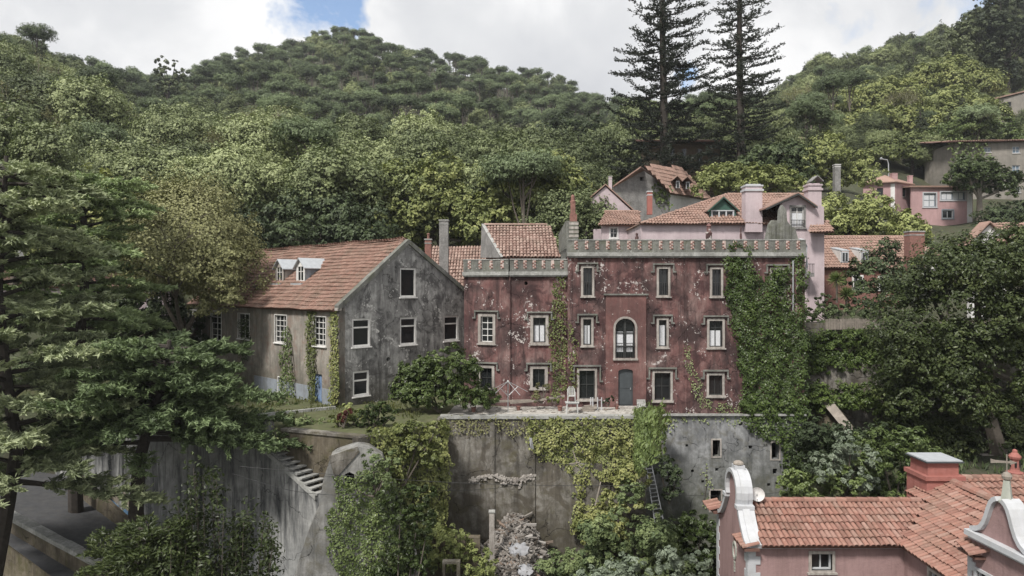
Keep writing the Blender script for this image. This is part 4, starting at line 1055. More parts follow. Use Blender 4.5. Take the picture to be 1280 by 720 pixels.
# chimneys by the gable
def chimney(name, px0, px1, py0, py1, Y, mat, label, cap='coping', parent=None, pots=0, dep=None):
    a, b = P(px0, py1, Y), P(px1, py0, Y); d = dep or (b.x-a.x)
    t = parent or thing('chimney', (float((a.x+b.x)/2), Y+d/2, float(a.z)), label, 'chimney')
    mb = MB(); mb.box(a.x, b.x, Y, Y+d, a.z, b.z); c = mk('stack' if parent is None else 'chimney', mb, M[mat], t)
    mb = MB(); k = .04; mb.box(a.x-k, b.x+k, Y-k, Y+d+k, b.z-.001, b.z+.10); mb.box(a.x-k*.5, b.x+k*.5, Y-k*.5, Y+d+k*.5, b.z-.28, b.z-.2); mk('cap', mb, M[cap], c)
    for q in range(pots):
        x = a.x+(b.x-a.x)*(q+.5)/pots; mb = MB(); mb.lathe((x, Y+d/2, b.z+.1), [(.10, 0), (.09, .32), (.12, .34), (.12, .4), (.03, .44)], 8); mk('pot', mb, M['brick'], c)
    return t
chimney('c', 549, 560, 276, 352, 50.5, 'greystone', 'tall plain grey square chimney behind the grey gable')
chimney('c', 531, 539, 300, 335, 51.5, 'brick', 'short brick chimney just left of the tall grey chimney', pots=1)
# tiled roof behind
rb = thing('tiled_outbuilding', (-4, 56, 0), 'low tiled roof seen between the grey gable and the castle wing', 'house')
A_ = P(528, 362, 53.5); B_ = P(536, 309, 58.5); s = Vector((0, 5, B_.z-A_.z)); SLl = s.length
tiled(rb, A_, (1, 0, 0), s.normalized(), [(0, 0), (5.6, 0), (5.0, SLl), (-.3, SLl)], 'castroof', w=.25, l=.45)
mb = MB(); mb.box(A_.x+.1, A_.x+5.2, 53.8, 60, -.2, A_.z-.12); mk('walls', mb, M['greystone'], rb)
# ================================================================ houses behind the castle
def fbox(mb, px0, px1, py0, py1, Y, d, t=0.0):
    a, b = P(px0, py1, Y), P(px1, py0, Y); return mb.box(a.x, b.x, Y, Y+d, a.z, b.z, t)
def roofpoly(parent, pts, mat='fartile', w=.24, l=.42, th=.1, seg=3):
    """tiled plane: pts[0]->pts[1] is the eave, then up"""
    A, B = pts[0], pts[1]; e = (B-A).normalized(); q = pts[2]-A; s = (q-e*q.dot(e)).normalized()
    poly = [((p-A).dot(e), (p-A).dot(s)) for p in pts]
    return tiled(parent, A, e, s, poly, mat, w=w, l=l, seg=seg)
# --- pale pink house
ph = thing('pink_house', P(900, 390, 54), 'pale pink house with long tiled roof, green gabled dormer and white chimneys, behind the castle', 'house')
Yw = 52.0; PW = Wall((P(801, 0, Yw).x, Yw), (P(972, 0, Yw).x, Yw)); CG = Wall((P(957, 0, 50.6).x, 50.6), (P(1030, 0, 50.6).x, 50.6))
zE = P(0, 279, Yw).z; zB = 1.0
mb = MB(); PW.panel(mb, rect_loop(0.0, PW.len, zB, zE+.0), [], .3); mk('front_wall', mb, M['pinkwall'], ph)
mb = MB(); mb.box(PW.p.x+.02, PW.p.x+.3, Yw+.31, 61, zB, zE); mb.box(PW.p.x, CG.p.x+CG.len, 60.7, 61, zB, zE); mk('rear_wall', mb, M['pinkwall'], ph)
RYr = 56.6; zR = P(0, 243, RYr).z
e0, e1 = Vector((P(799, 0, Yw).x, Yw-.35, zE-.08)), Vector((P(976, 0, Yw).x, Yw-.35, zE-.08))
r0, r1 = Vector((P(909, 0, RYr).x, RYr, zR)), Vector((P(1012, 0, RYr).x, RYr, zR))
roofpoly(ph, [e0, e1+Vector((2.5, 0, 0)), r1, r0])
eb = Vector((e0.x, 61.2, e0.z)); mb = MB(); mb.prism([eb, e0, r0], (0, 0, .1)); mk('hip_slope', mb, M['fartile'], ph)
mb = MB(); mb.prism([r0, r1, Vector((r1.x, 61.2, e0.z)), eb], (0, 0, .1)); mk('rear_slope', mb, M['fartile'], ph)
ridge_tiles(ph, r0, r1, 'fartile'); ridge_tiles(ph, e0, r0, 'fartile')
# dormer
DY = 52.6; DW = Wall((P(887, 0, DY).x, DY), (P(920, 0, DY).x, DY)); a = P(903.5, 248.5, DY); b = P(886, 263, DY); c = P(887, 277, DY)
mb = MB(); wr = DW.rect(889, 917.5, 264, 274.5)
DW.panel(mb, [(0, c.z-.2), (DW.len, c.z-.2), (DW.len, b.z), (DW.len/2, a.z), (0, b.z)], [rect_loop(*wr)], .15); dm = mk('dormer', mb, M['greenframe'], ph)
mb = MB(); DW.box(mb, wr[0], wr[1], wr[2], wr[3], -.14, -.1); mk('pane', mb, M['glass'], dm)
mb = MB(); 
for k in range(4): u = wr[0]+(wr[1]-wr[0]-.1)*k/3; DW.box(mb, u, u+.1, wr[2], wr[3], -.09, .03)
DW.box(mb, wr[0]-.04, wr[1]+.04, wr[2]-.09, wr[2], -.05, .08); DW.box(mb, wr[0]-.04, wr[1]+.04, wr[3], wr[3]+.08, .001, .05); mk('frame', mb, M['whitepaint'], dm)
for sg in (-1, 1):
    cx = DW.p.x+DW.len/2; hx = DW.len/2+.22; mb = MB()
    f = [Vector((cx, DY-.25, a.z+.12)), Vector((cx+sg*hx, DY-.25, b.z-.08)), Vector((cx+sg*hx, DY+2.2, b.z-.08)), Vector((cx, DY+3.2, a.z+.12))]
    mb.prism(f, (0, 0, .09)); mk('dormer_roof', mb, M['fartile'], dm)
    mb = MB(); mb.prism([f[0]+Vector((0, -.03, -.09)), f[1]+Vector((0, -.03, -.09)), f[1]+Vector((0, -.03, .02)), f[0]+Vector((0, -.03, .02))], (0, .05, 0)); mk('bargeboard', mb, M['greenframe'], dm)
# chimneys
def bigch(px0, px1, py0, py1, Y, d, capm='whitepaint'):
    mb = MB(); fbox(mb, px0, px1, py0, py1, Y, d); c = mk('chimney', mb, M['pinkwall'], ph)
    a, b = P(px0, py0, Y), P(px1, py0, Y); mb = MB()
    mb.box(a.x-.08, b.x+.08, Y-.08, Y+d+.08, a.z-.35, a.z-.2); mb.box(a.x-.06, b.x+.06, Y-.06, Y+d+.06, a.z+.001, a.z+.12); mb.box(a.x+.1, b.x-.1, Y+.1, Y+d-.1, a.z+.12, a.z+.2); mk('cap', mb, M[capm], c); return c
bigch(932, 953, 233, 290, 51.6, .9); tallc = bigch(1010.5, 1027, 232, 300, 51.5, .8, 'pinkwall')
mb = MB(); q = P(1019, 226, 51.9)
for sg in (-1, 1): mb.prism([(q.x, 51.45, q.z+.28), (q.x+sg*.45, 51.45, q.z-.12), (q.x+sg*.45, 52.4, q.z-.12), (q.x, 52.4, q.z+.28)], (0, 0, .08))
mk('tile_cowl', mb, M['greystone'], tallc)
# cross gable with balcony window
ap = CG.uv(998, 243); l_ = CG.uv(962, 260); r_ = CG.uv(1021, 257); g0 = CG.uv(977, 0)[0]; wr = CG.rect(989, 1005, 258.5, 284)
mb = MB(); CG.panel(mb, [(g0, zB), (CG.len, zB), (CG.len, r_[1]-.1), (ap[0], ap[1]-.1), (g0, l_[1]+.35)], [rect_loop(*wr)], .3); mk('gable_wall', mb, M['pinkwall'], ph)
window(ph, CG, None, uz=wr, cols=2, rows=2, transom=.75, fm='frame', sur=.12, surm='greystone', curtain=.7, recess=.15)
mb = MB(); 
for k in range(9): u = wr[0]+(wr[1]-wr[0])*k/8; CG.box(mb, u-.012, u+.012, wr[2], wr[2]+.5, .06, .085)
CG.box(mb, wr[0]-.02, wr[1]+.02, wr[2]+.5, wr[2]+.54, .05, .1); mk('railing', mb, M['darkmetal'], ph)
for sg, pe in ((-1, (957.5, 261)), (1, (1022, 259))):
    p0 = P(998, 242, 50.2); p1 = P(pe[0], pe[1], 50.2); mb = MB()
    mb.prism([p0, p1, p1+Vector((0, 5.5, 0)), p0+Vector((0, 6, 0))], (0, 0, .12)); mk('cross_roof', mb, M['fartile'], ph)
    mb = MB(); mb.prism([p0+Vector((0, -.04, -.1)), p1+Vector((0, -.04, -.1)), p1+Vector((0, -.04, .04)), p0+Vector((0, -.04, .04))], (0, .06, 0)); mk('bargeboard', mb, M['darkframe'], ph)
mb = MB(); mb.box(CG.p.x+CG.len-.3, CG.p.x+CG.len, 50.91, 60.6, zB, r_[1]-.2); mk('side_wall', mb, M['pinkwall'], ph)
# little tiled canopy at the right
c0, c1, c2, c3 = P(1012, 290, 49.6), P(1043, 290, 49.6), P(1036, 277, 51.2), P(1013, 277, 51.2)
roofpoly(ph, [c0, c1, c2, c3], w=.22); mb = MB(); mb.box(c0.x+.4, c1.x-.3, 50.55, 52, zB, c0.z-.12); mk('bay', mb, M['pinkwall'], ph)
# balcony stub
mb = MB(); fbox(mb, 1006, 1018, 341, 346, 49.6, .95); mk('balcony', mb, M['greystone'], ph)
mb = MB()
for k in range(6): q = P(1008+k*1.9, 345, 49.62); mb.box(q.x-.012, q.x+.012, 49.62, 49.65, q.z+.1, q.z+.85)
q, w = P(1007, 345, 49.6), P(1018.5, 345, 49.6); mb.box(q.x, w.x, 49.6, 49.66, q.z+.85, q.z+.9); mk('balcony_railing', mb, M['darkmetal'], ph)

# --- low house left of it
lh = thing('cottage', P(778, 300, 58), 'small pale pink cottage with a low red tiled roof left of the pink house', 'house')
LH = Wall((P(752, 0, 58).x, 58), (P(800, 0, 58).x, 58)); wr = LH.rect(763, 771.5, 285, 297)
mb = MB(); LH.panel(mb, rect_loop(0, LH.len, 1, P(0, 279, 58).z), [rect_loop(*wr)], .3); mb.box(LH.p.x, LH.p.x+LH.len, 63.7, 64, 1, P(0, 279, 58).z); mk('wall', mb, M['pinkwall'], lh)
window(lh, LH, None, uz=wr, cols=2, rows=2, fm='frame', sur=.1, surm='whitewash')
p0, p1 = P(748, 281, 57.6), P(801, 281, 57.6); s0, s1 = P(757, 264.5, 61.5), P(800, 264.5, 61.5); roofpoly(lh, [p0, p1, s1, s0]); ridge_tiles(lh, s0, s1, 'fartile')
# --- whitish gable and bits of roof at its left
wh = thing('cottage', P(752, 270, 66), 'pale gabled cottage half hidden by the oak beside the ruined gable', 'house')
GW2 = Wall((P(728, 0, 66).x, 66), (P(789, 0, 66).x, 66)); g = [GW2.uv(*p) for p in [(728, 300), (789, 300), (788, 262), (757, 233), (728, 258)]]
mb = MB(); GW2.panel(mb, g, [], .3); mk('gable_wall', mb, M['pinkwall'], wh)
for a, b in (((757, 231), (792, 263)), ((757, 231), (724, 259))):
    p0, p1 = P(a[0], a[1], 65.8), P(b[0], b[1], 65.8); mb = MB(); mb.prism([p0, p1, p1+Vector((0, 6, 0)), p0+Vector((0, 6, 0))], (0, 0, .12)); mk('roof', mb, M['fartile'], wh)
chimney('c', 761, 765, 221, 240, 69, 'pinkwall', 'far small pink chimney standing left of the ruined gable')
chimney('c', 809.5, 815.5, 240, 268, 57, 'salmon', 'slim red brick chimney with a white cap at the left end of the pink house', cap='whitepaint')

# --- ruined grey gable with tiled roof and two dormers
rg = thing('ruined_house', P(800, 262, 74), 'grey rubble gabled house with ivy and two small dormers, above the pink house', 'house')
RG = Wall((P(764, 0, 72).x, 72), (P(838, 0, 74).x, 74)); g = [RG.uv(*p) for p in [(766, 290), (836, 290), (838, 236), (801, 211), (768, 232)]]
mb = MB(); RG.panel(mb, g, [RG and rect_loop(*RG.rect(800, 804.5, 221, 226))], .4); mk('gable_wall', mb, M['greystone'], rg)
mb = MB(); RG.box(mb, *RG.rect(799, 806, 219, 228), -.6, -.45); mk('opening', mb, M['void'], rg)
ap, rr, e1 = P(801, 209.5, 71.6), P(846, 209.5, 80), P(889, 249, 83)
e0 = P(838, 241, 73.5); roofpoly(rg, [e0, e1, Vector((rr.x+.5, 80, rr.z)), ap], w=.3, l=.5)
lw = P(766, 234, 71.8); mb = MB(); mb.prism([ap, lw, lw+Vector((3, 8, 0)), ap+Vector((3.5, 8, 0))], (0, 0, .15)); mk('left_slope', mb, M['fartile'], rg)
mb = MB(); v0, v1 = P(836, 236, 74), P(889, 249, 84); mb.prism([(v0.x, 74, 14), (v1.x, 84, 14), (v1.x, 84, e1.z-.1), (v0.x, 74, e0.z-.1)], (.2, .2, 0)); mk('side_wall', mb, M['whitewash'], rg)
for px, py in ((845, 226), (857.5, 227)):
    Y = 74.5+(px-845)*.12; mb = MB(); fbox(mb, px, px+4.6, py, py+9, Y, .12); dm = mk('dormer', mb, M['whitepaint'], rg)
    mb = MB(); fbox(mb, px+.9, px+3.7, py+1.3, py+8, Y-.05, .05); mk('pane', mb, M['glass'], dm)
    a, b = P(px-7, py-5.5, Y), P(px+7, py-1.5, Y)
    mb = MB(); q = P(px+2, py-6, Y-.4); w = P(px+8.5, py+1, Y-.4); v = P(px-5, py+0, Y-.4)
    mb.prism([q, w, w+Vector((0, 3, 0)), q+Vector((0, 3.5, 0))], (0, 0, .12)); mb.prism([q, v, v+Vector((0, 3, 0)), q+Vector((0, 3.5, 0))], (0, 0, .12)); mk('dormer_roof', mb, M['fartile'], dm)

# --- tiled house right of the pink house
rh = thing('tiled_house', P(1080, 380, 60), 'low house with a long tiled roof and two white dormers, right of the pink house', 'house')
a0, a1, a2, a3 = P(1026, 335, 57), P(1131, 335, 57), P(1131, 297, 61), P(1030, 296, 61)
for q in (a0, a1): q.z = P(0, 335, 57).z
a2.z = a3.z
roofpoly(rh, [a0, a1, a2, a3]); ridge_tiles(rh, a3, a2, 'fartile')
RHW = Wall((P(1028, 0, 57.3).x, 57.3), (P(1129, 0, 57.3).x, 57.3))
mb = MB(); RHW.panel(mb, rect_loop(0, RHW.len, 2, a0.z-.05), [], .3); mk('wall', mb, M['brick'], rh)
window(rh, RHW, (1066, 1078, 345, 362), cols=2, rows=2, sur=.08, surm='whitewash', proud=.22); window(rh, RHW, (1098, 1110, 346, 362), cols=2, rows=2, sur=.08, surm='whitewash', proud=.22)
for px in (1052, 1077):
    Y = 57.4; mb = MB(); fbox(mb, px, px+9, 314.5, 328, Y, .15); dm = mk('dormer', mb, M['whitepaint'], rh)
    mb = MB(); fbox(mb, px+1.4, px+7.6, 316, 326.5, Y-.03, .028); mk('pane', mb, M['glass'], dm)
    mb = MB(); fbox(mb, px+4.1, px+4.9, 316, 326.5, Y-.06, .029); mk('frame', mb, M['whitepaint'], dm)
    q = P(px-.5, 314, Y); w = P(px+9.5, 314, Y); mb = MB(); mb.prism([q, w, w+Vector((0, 3.0, .5)), q+Vector((0, 3.0, .5))], (0, 0, .1)); mk('dormer_roof', mb, M['whitemetal'], dm)
    mb = MB(); z0 = P(0, 328, Y).z; mb.prism([(q.x, Y+.16, z0), (q.x, Y+.16, q.z), (q.x, Y+2.6, q.z+.4)], (.08, 0, 0)); mk('cheek', mb, M['frame'], dm)
chimney('c', 1137, 1156, 290, 345, 56, 'brick', 'broad rounded brown chimney at the right end of the low tiled roof', dep=.8)
mb = MB(); 
t = thing('slatted_shed', P(1148, 330, 58), 'weathered white and brown shack peeping over the big tree beside the brown chimney', 'shed')
fbox(mb, 1157, 1182, 318, 360, 58, 3); mk('wall', mb, M['whitewash'], t)
mb = MB(); fbox(mb, 1162, 1168, 322, 330, 57.9, .08); fbox(mb, 1171, 1177, 322, 330, 57.9, .08); mk('pane', mb, M['glass'], t)
mb = MB(); p0, p1 = P(1154, 319, 57.6), P(1186, 319, 57.6); mb.prism([p0, p1, p1+Vector((0, 3.6, 1)), p0+Vector((0, 3.6, 1))], (0, 0, .12)); mk('roof', mb, M['fartile'], t)

# --- pink block on the right hillside
pb = thing('pink_block_house', P(1150, 283, 108), 'flat fronted dusty pink house with pale blue windows on the right hillside', 'house')
PB = Wall((P(1139, 0, 106).x, 106), (P(1216, 0, 106).x, 106)); PL = Wall((P(1079, 0, 108).x, 108), (P(1119, 0, 106.5).x, 106.5)); PM = Wall((P(1119, 0, 106.5).x, 106.5), (P(1141, 0, 109).x, 109))
w1 = [(1154.5, 1170, 241.5, 258.5), (1176, 1206.5, 240, 250), (1178, 1191.5, 262.5, 273)]
mb = MB(); PB.panel(mb, rect_loop(0, PB.len, 8, P(0, 233, 106).z), [opening(PB, r) for r in w1], .3); mk('front_wall', mb, M['pinkfar'], pb)
window(pb, PB, w1[0], cols=2, rows=2, glass='glasslight', fm='bluegrey', sur=.18, surm='whitepaint', fw=.12, curtain=.9); window(pb, PB, w1[1], cols=4, rows=1, glass='glasslight', fm='bluegrey', sur=.18, surm='whitepaint', fw=.12, curtain=.9)
window(pb, PB, w1[2], cols=2, rows=1, fm='whitepaint', sur=.15, surm='bluegrey', fw=.12)
mb = MB(); mb.box(PB.p.x+PB.len-.3, PB.p.x+PB.len, 106.31, 116, 12, P(0, 233, 106).z); mk('side_wall', mb, M['pinkfar'], pb)
p0, p1 = P(1137, 234, 105.6), P(1219, 231, 105.6); p1.z = p0.z; mb = MB(); mb.prism([p0, p1, p1+Vector((0, 11, 1.0)), p0+Vector((0, 11, 1.0))], (0, 0, .25)); mk('roof', mb, M['fartile'], pb)
mb = MB(); PB.box(mb, PB.len-.9, PB.len-.1, 12.2, P(0, 235, 106).z, .001, .05); mk('pilaster', mb, M['whitewash'], pb)
zz = P(0, 228.5, 107).z
mb = MB(); PL.panel(mb, rect_loop(0, PL.len, 8, zz), [opening(PL, (1096, 1104, 235, 244))], .3); mk('tower_front', mb, M['pinkfar'], pb)
window(pb, PL, (1096, 1104, 235, 244), cols=1, rows=1, fm='darkframe', fw=.1)
mb = MB(); PM.panel(mb, rect_loop(0.02, PM.len, 8, zz), [opening(PM, (1128, 1132.5, 235, 246))], .3); mk('tower_side', mb, M['pinkfar'], pb)
window(pb, PM, (1128, 1132.5, 235, 246), cols=1, rows=1, fm='darkframe', fw=.1)
mb = MB(); PL.box(mb, PL.len-.65, PL.len-.05, 12.2, zz-.2, .001, .05); mk('quoin_strip', mb, M['whitewash'], pb)
c = P(1103, 221, 110); cs = [P(1076, 229.5, 107.6), P(1119.5, 229.5, 106.0), P(1144, 229.5, 109), P(1108, 229.5, 113)]
for q in cs: q.z = zz-.05
for i in range(4):
    mb = MB(); mb.prism([cs[i], cs[(i+1) % 4], Vector((c.x, 109.3, c.z))], (0, 0, .15)); mk('hip_slope', mb, M['fartile'], pb)
chimney('c', 1115.5, 1122, 217, 229, 108, 'pinkfar', 'left one of two stub chimneys on the pink hillside house', cap='pinkfar')
chimney('c', 1136.5, 1141, 220, 231, 109, 'pinkfar', 'right one of two stub chimneys on the pink hillside house', cap='pinkfar')
# street lamp
t = thing('street_lamp', P(1112, 226, 113), 'single street lamp above the roof of the pink hillside house', 'street lamp')
mb = MB(); mb.tube([P(1111, 240, 113), P(1110.5, 205, 113), P(1109, 200, 113), P(1101, 198.5, 113)], .09, 6); mk('pole', mb, M['metal'], t)
mb = MB(); mb.tube([P(1102, 198.3, 113), P(1100.5, 198, 113)], .2, 6); mk('lamp_head', mb, M['whitemetal'], t)
# --- chimney with cowl at (1050,215)
chimney('c', 1044, 1051, 206, 286, 96, 'greystone', 'slim grey chimney tower rising between pale green trees', cap='whitewash')
# --- grey house with ivy
gb = thing('apartment_house', P(1240, 245, 118), 'plain grey brown house with white windows, ivy on its left end, on the right hillside', 'house')
GBW = Wall((P(1192, 0, 118).x, 118), (P(1330, 0, 116).x, 116)); w1 = [(1230, 1239, 184, 190.5), (1265.5, 1275, 183, 191.5), (1265, 1275, 206.5, 216), (1265, 1276, 233, 241), (1295, 1304, 183, 191.5), (1295, 1304, 206, 216)]
mb = MB(); GBW.panel(mb, rect_loop(0, GBW.len, 10, P(0, 178, 117).z), [opening(GBW, r) for r in w1], .3); mk('front_wall', mb, M['beige'], gb)
for k, r in enumerate(w1): window(gb, GBW, r, cols=2, rows=2, fm='whitepaint', glass='glasslight' if k != 3 else 'glass', fw=.11, sur=0, surm='whitewash')
p0, p1 = P(1186, 177, 117), P(1335, 179, 115.3); p1.z = p0.z; roofpoly(gb, [p0, p1, p1+Vector((0, 9, 1.6)), p0+Vector((0, 9, 1.6))], w=.4, l=.7)
mb = MB(); mb.box(GBW.p.x, GBW.p.x+GBW.len, 126, 126.3, 17, p0.z-.1); mb.box(GBW.p.x, GBW.p.x+.3, 118.4, 125.9, 17, p0.z-.1); mk('rear_wall', mb, M['beige'], gb)
# --- wall high on the right slope
hb = thing('hillside_house', P(1262, 140, 165), 'low cream house with one small dark window high on the right slope', 'house')
HB = Wall((P(1240, 0, 165).x, 165), (P(1330, 0, 160).x, 160)); r = (1258, 1264, 127.5, 133); g = [HB.uv(*p) for p in [(1240, 190), (1330, 190), (1330, 112), (1290, 114), (1241, 126)]]
mb = MB(); HB.panel(mb, g, [opening(HB, r)], .3); mk('front_wall', mb, M['beige'], hb); window(hb, HB, r, cols=1, rows=1, fm='darkframe', fw=.1)
p0, p1, p2 = P(1238, 125, 164.6), P(1290, 112.5, 162), P(1335, 110.5, 159.6); mb = MB(); mb.prism([p0, p1, p1+Vector((2, 9, 0)), p0+Vector((2, 9, 0))], (0, 0, .3)); mb.prism([p1, p2, p2+Vector((2, 9, 0)), p1+Vector((2, 9, 0))], (0, 0, .3)); mk('roof', mb, M['fartile'], hb)
# --- roofs at the far right, over the big tree
wr_ = thing('white_gabled_house', P(1235, 330, 52), 'house with a white gable and brown tiled roof above the big dark tree', 'house')
WG = Wall((P(1212, 0, 52).x, 52), (P(1330, 0, 52).x, 52)); g = [WG.uv(*p) for p in [(1212, 420), (1262, 420), (1262, 300), (1238, 280), (1212, 306)]]
mb = MB(); WG.panel(mb, g, [], .3); mk('gable_wall', mb, M['whitewash'], wr_)
a0, a1, a2, a3 = P(1240, 303, 51.4), P(1330, 303, 51.4), P(1330, 280, 55), P(1243, 280, 55); a1.z = a0.z; a2.z = a3.z; roofpoly(wr_, [a0, a1, a2, a3]); 
mb = MB(); p0, p1 = P(1238, 278, 51.7), P(1208, 309, 51.7); mb.prism([p0, p1, p1+Vector((0, 1.2, 0)), p0+Vector((0, 1.2, 0))], (0, 0, .12)); p1 = P(1262, 300, 51.7); mb.prism([p0, p1, p1+Vector((0, 1.2, 0)), p0+Vector((0, 1.2, 0))], (0, 0, .12)); mk('verge_roof', mb, M['fartile'], wr_)
# --- left background house seen through the conifers
lb = thing('pink_house', P(90, 370, 66), 'pink roofed house with stone chimneys glimpsed through the conifers at the left', 'house')
LBW = Wall((P(-60, 0, 66).x, 66), (P(212, 0, 66).x, 66)); mb = MB(); LBW.panel(mb, rect_loop(0, LBW.len, -1, P(0, 358, 66).z), [], .3); mk('front_wall', mb, M['pinkwall'], lb)
a0, a1 = P(-64, 359, 65.6), P(216, 359, 65.6); a2, a3 = P(205, 331, 70), P(-50, 331, 70); roofpoly(lb, [a0, a1, a2, a3], w=.3, l=.5)
for px in (150, 185): window(lb, LBW, (px, px+14, 366, 388), cols=2, rows=3, fm='frame', sur=.1, surm='whitewash', proud=.22)
chimney('c', 68, 81, 307, 336, 65, 'stone', 'broad stone chimney seen between the conifers at the left', cap='stone')
t = thing('pointed_chimney', P(22, 330, 64), 'pointed white chimney, leftmost thing seen through the conifers', 'chimney'); mb = MB(); q = P(22, 324, 64)
mb.lathe((q.x, q.y, q.z), [(.75, -.6), (.72, 0), (.30, 1.0), (.24, 1.1), (.24, 1.5), (.1, 1.8)], 4); mk('stack', mb, M['whitewash'], t)
t = thing('pointed_chimney', P(47, 330, 65), 'second pointed white chimney, between the first one and the broad stone chimney', 'chimney'); mb = MB(); q = P(46, 322, 65)
mb.lathe((q.x, q.y, q.z), [(.5, -.6), (.5, 0), (.22, .7), (.2, 1.1)], 4); mk('stack', mb, M['whitewash'], t)
# wooden house under the araucarias
wt = thing('timber_house', P(860, 205, 92), 'dark timber boarded house in the shade under the two tall araucarias', 'house'); mb = MB(); fbox(mb, 812, 900, 176, 262, 92, 6); mk('wall', mb, M['wooddark'], wt)
for px in (838, 853, 872):
    mb = MB(); fbox(mb, px, px+5, 186, 204, 91.9, .08); w = mk('window', mb, M['glass'], wt); mb = MB(); fbox(mb, px+2.2, px+2.8, 186, 204, 91.8, .09); mk('frame', mb, M['bluegrey'], w)
mb = MB(); p0, p1 = P(806, 177, 91), P(906, 177, 91); mb.prism([p0, p1, p1+Vector((0, 8, 1.8)), p0+Vector((0, 8, 1.8))], (0, 0, .2)); mk('roof', mb, M['tilebed'], wt)
fr = thing('hillside_house', P(990, 175, 110), 'bit of pink tiled roof right of the araucarias', 'house'); p0, p1 = P(968, 173, 110), P(1003, 173, 110)
mb = MB(); mb.prism([p0, p1, p1+Vector((-1.5, 5, 1.4)), p0+Vector((2, 5, 1.4))], (0, 0, .2)); mk('roof', mb, M['fartile'], fr)
mb = MB(); fbox(mb, 970, 1001, 173.5, 260, 110.6, 5); mk('wall', mb, M['pinkfar'], fr)

# ================================================================ garden terraces right of the castle
TW = Wall((17.4, 45.2), (30, 43.6)); t = thing('terrace_wall', (23, 44.5, -3), 'ivy clad stepped garden wall right of the castle', 'wall')
mb = MB(); TW.panel(mb, rect_loop(-.2, TW.len+8, -4, 4.7), [], 1.6); mk('wall_face', mb, M['retain'], t)
mb = MB(); TW.box(mb, -.1, 6.2, -4, 2.2, 0.001, 1.6); mk('lower_step', mb, M['retain'], t)
mb = MB(); mb.prism([(17.3, 45.2, 4.0), (42, 43, 4.0), (42, 48, 4.6), (17.3, 48, 4.3)], (0, 0, .25)); kind(mk('garden_terrace', mb, M['soil']), 'structure')
# slatted fence piece and clutter on the garden terrace
fn = thing('slatted_fence', P(1060, 404, 44.2), 'short pale slatted fence on the garden terrace beside the pink house', 'fence'); 
for k in range(34):
    px = 1033+k*1.9+random.uniform(-.2, .2); q = P(px, 412, 44.3); mb = MB(); h = .70+random.uniform(-.04, .04); mb.box(q.x-.035, q.x+.035, 44.3, 44.33, q.z, q.z+h); mk('slat', mb, M['wood'], fn)
mb = MB(); fbox(mb, 1032, 1098, 402, 403.5, 44.34, .05); mk('rail', mb, M['wood'], fn)
# sloping concrete stair wall
t = thing('stair_wall', P(1040, 530, 41.5), 'short weathered sloping stair wall descending among the bushes right of the castle', 'wall')
mb = MB(); a = [P(1021, 495, 42.5), P(1028, 490, 42.5), P(1070, 545, 39.5), P(1068, 640, 39.5), P(1022, 640, 42.5)]; mb.prism(a, (.45, .5, 0)); mk('wall_face', mb, M['brownwall'], t)
mb = MB(); mb.prism([P(1020, 494, 42.4), P(1028, 488, 42.4), P(1071, 543, 39.4), P(1064, 548, 39.4)], (.1, .1, .07)); mk('coping', mb, M['wood'], t)

# ================================================================ near pink house (right foreground)
nh = thing('pink_villa', (13, 26, -9.5), 'pink house with terracotta roofs, white scrolled gable and white quoins in the right foreground', 'house')
XL, XR, YF, YB, YR = 8.72, 14.45, 25.15, 29.6, 27.05; zR = -1.46; zEv = -2.40
NF = Wall((XL, YF), (XR, YF)); NG = Wall((XL+.18, YB), (XL, YF))
wr = NF.rect(1014, 1040, 692, 713)
mb = MB(); NF.panel(mb, rect_loop(0, NF.len, -9.5, zEv+.02), [rect_loop(*wr)], .35); mk('front_wall', mb, M['pinkdeep'], nh)
window(nh, NF, None, uz=wr, cols=2, rows=1, fm='whitepaint', fw=.06, sur=.10, surm='stone', recess=.16, sill=True)
mb = MB(); NF.box(mb, -.1, NF.len+.0, zEv-.16, zEv-.02, 0.001, .12); mk('cornice', mb, M['whitepaint'], nh)
# scrolled gable: profile in the wall plane, u measured from the back (far) corner to the near one
def gu(Y): return (YB-Y)/(YB-YF)*NG.len
cY = 26.98; ru = .72; zc = -.97; sc_ = NG.len/(YB-YF)
def halfprof(sg):      # from the eaves up to the scroll
    P1 = []
    base = 2.03 if sg > 0 else 1.95
    for f in np.linspace(0, 1, 9):
        o = base-(base-.80)*(1-math.cos(f*math.pi/2))**.8*1.0
        P1.append((gu(cY)+sg*o*sc_, -2.46+.98*math.sin(f*math.pi/2)**1.1))
    P1 = [(gu(cY)+sg*(base-1.15*(f**.75))*sc_, -2.50+1.02*f**1.25) for f in np.linspace(0, 1, 9)]
    return P1
right = halfprof(1); left = halfprof(-1)
arc = [(gu(cY)+ru*sc_*math.cos(a), zc+ru*1.0*math.sin(a)) for a in np.linspace(-.45, math.pi+.45, 15)]
prof = right+arc+left[::-1]
ov = NG.rect(914.5, 923.5, 679, 697); oc = ((ov[0]+ov[1])/2, (ov[2]+ov[3])/2); oval = [(oc[0]+.17*math.cos(a), oc[1]+.30*math.sin(a)) for a in np.linspace(0, 6.283, 13)[:-1]]
mb = MB(); NG.panel(mb, [(0, -9.5), (NG.len, -9.5), (NG.len, -2.5)]+prof[0:]+[(0, -2.5)], [oval], .3); mk('gable_wall', mb, M['pinkdeep'], nh)
mb = MB(); NG.box(mb, oc[0]-.3, oc[0]+.3, oc[1]-.4, oc[1]+.4, -.35, -.301); mk('oval_pane', mb, M['glass'], nh)
mb = MB()
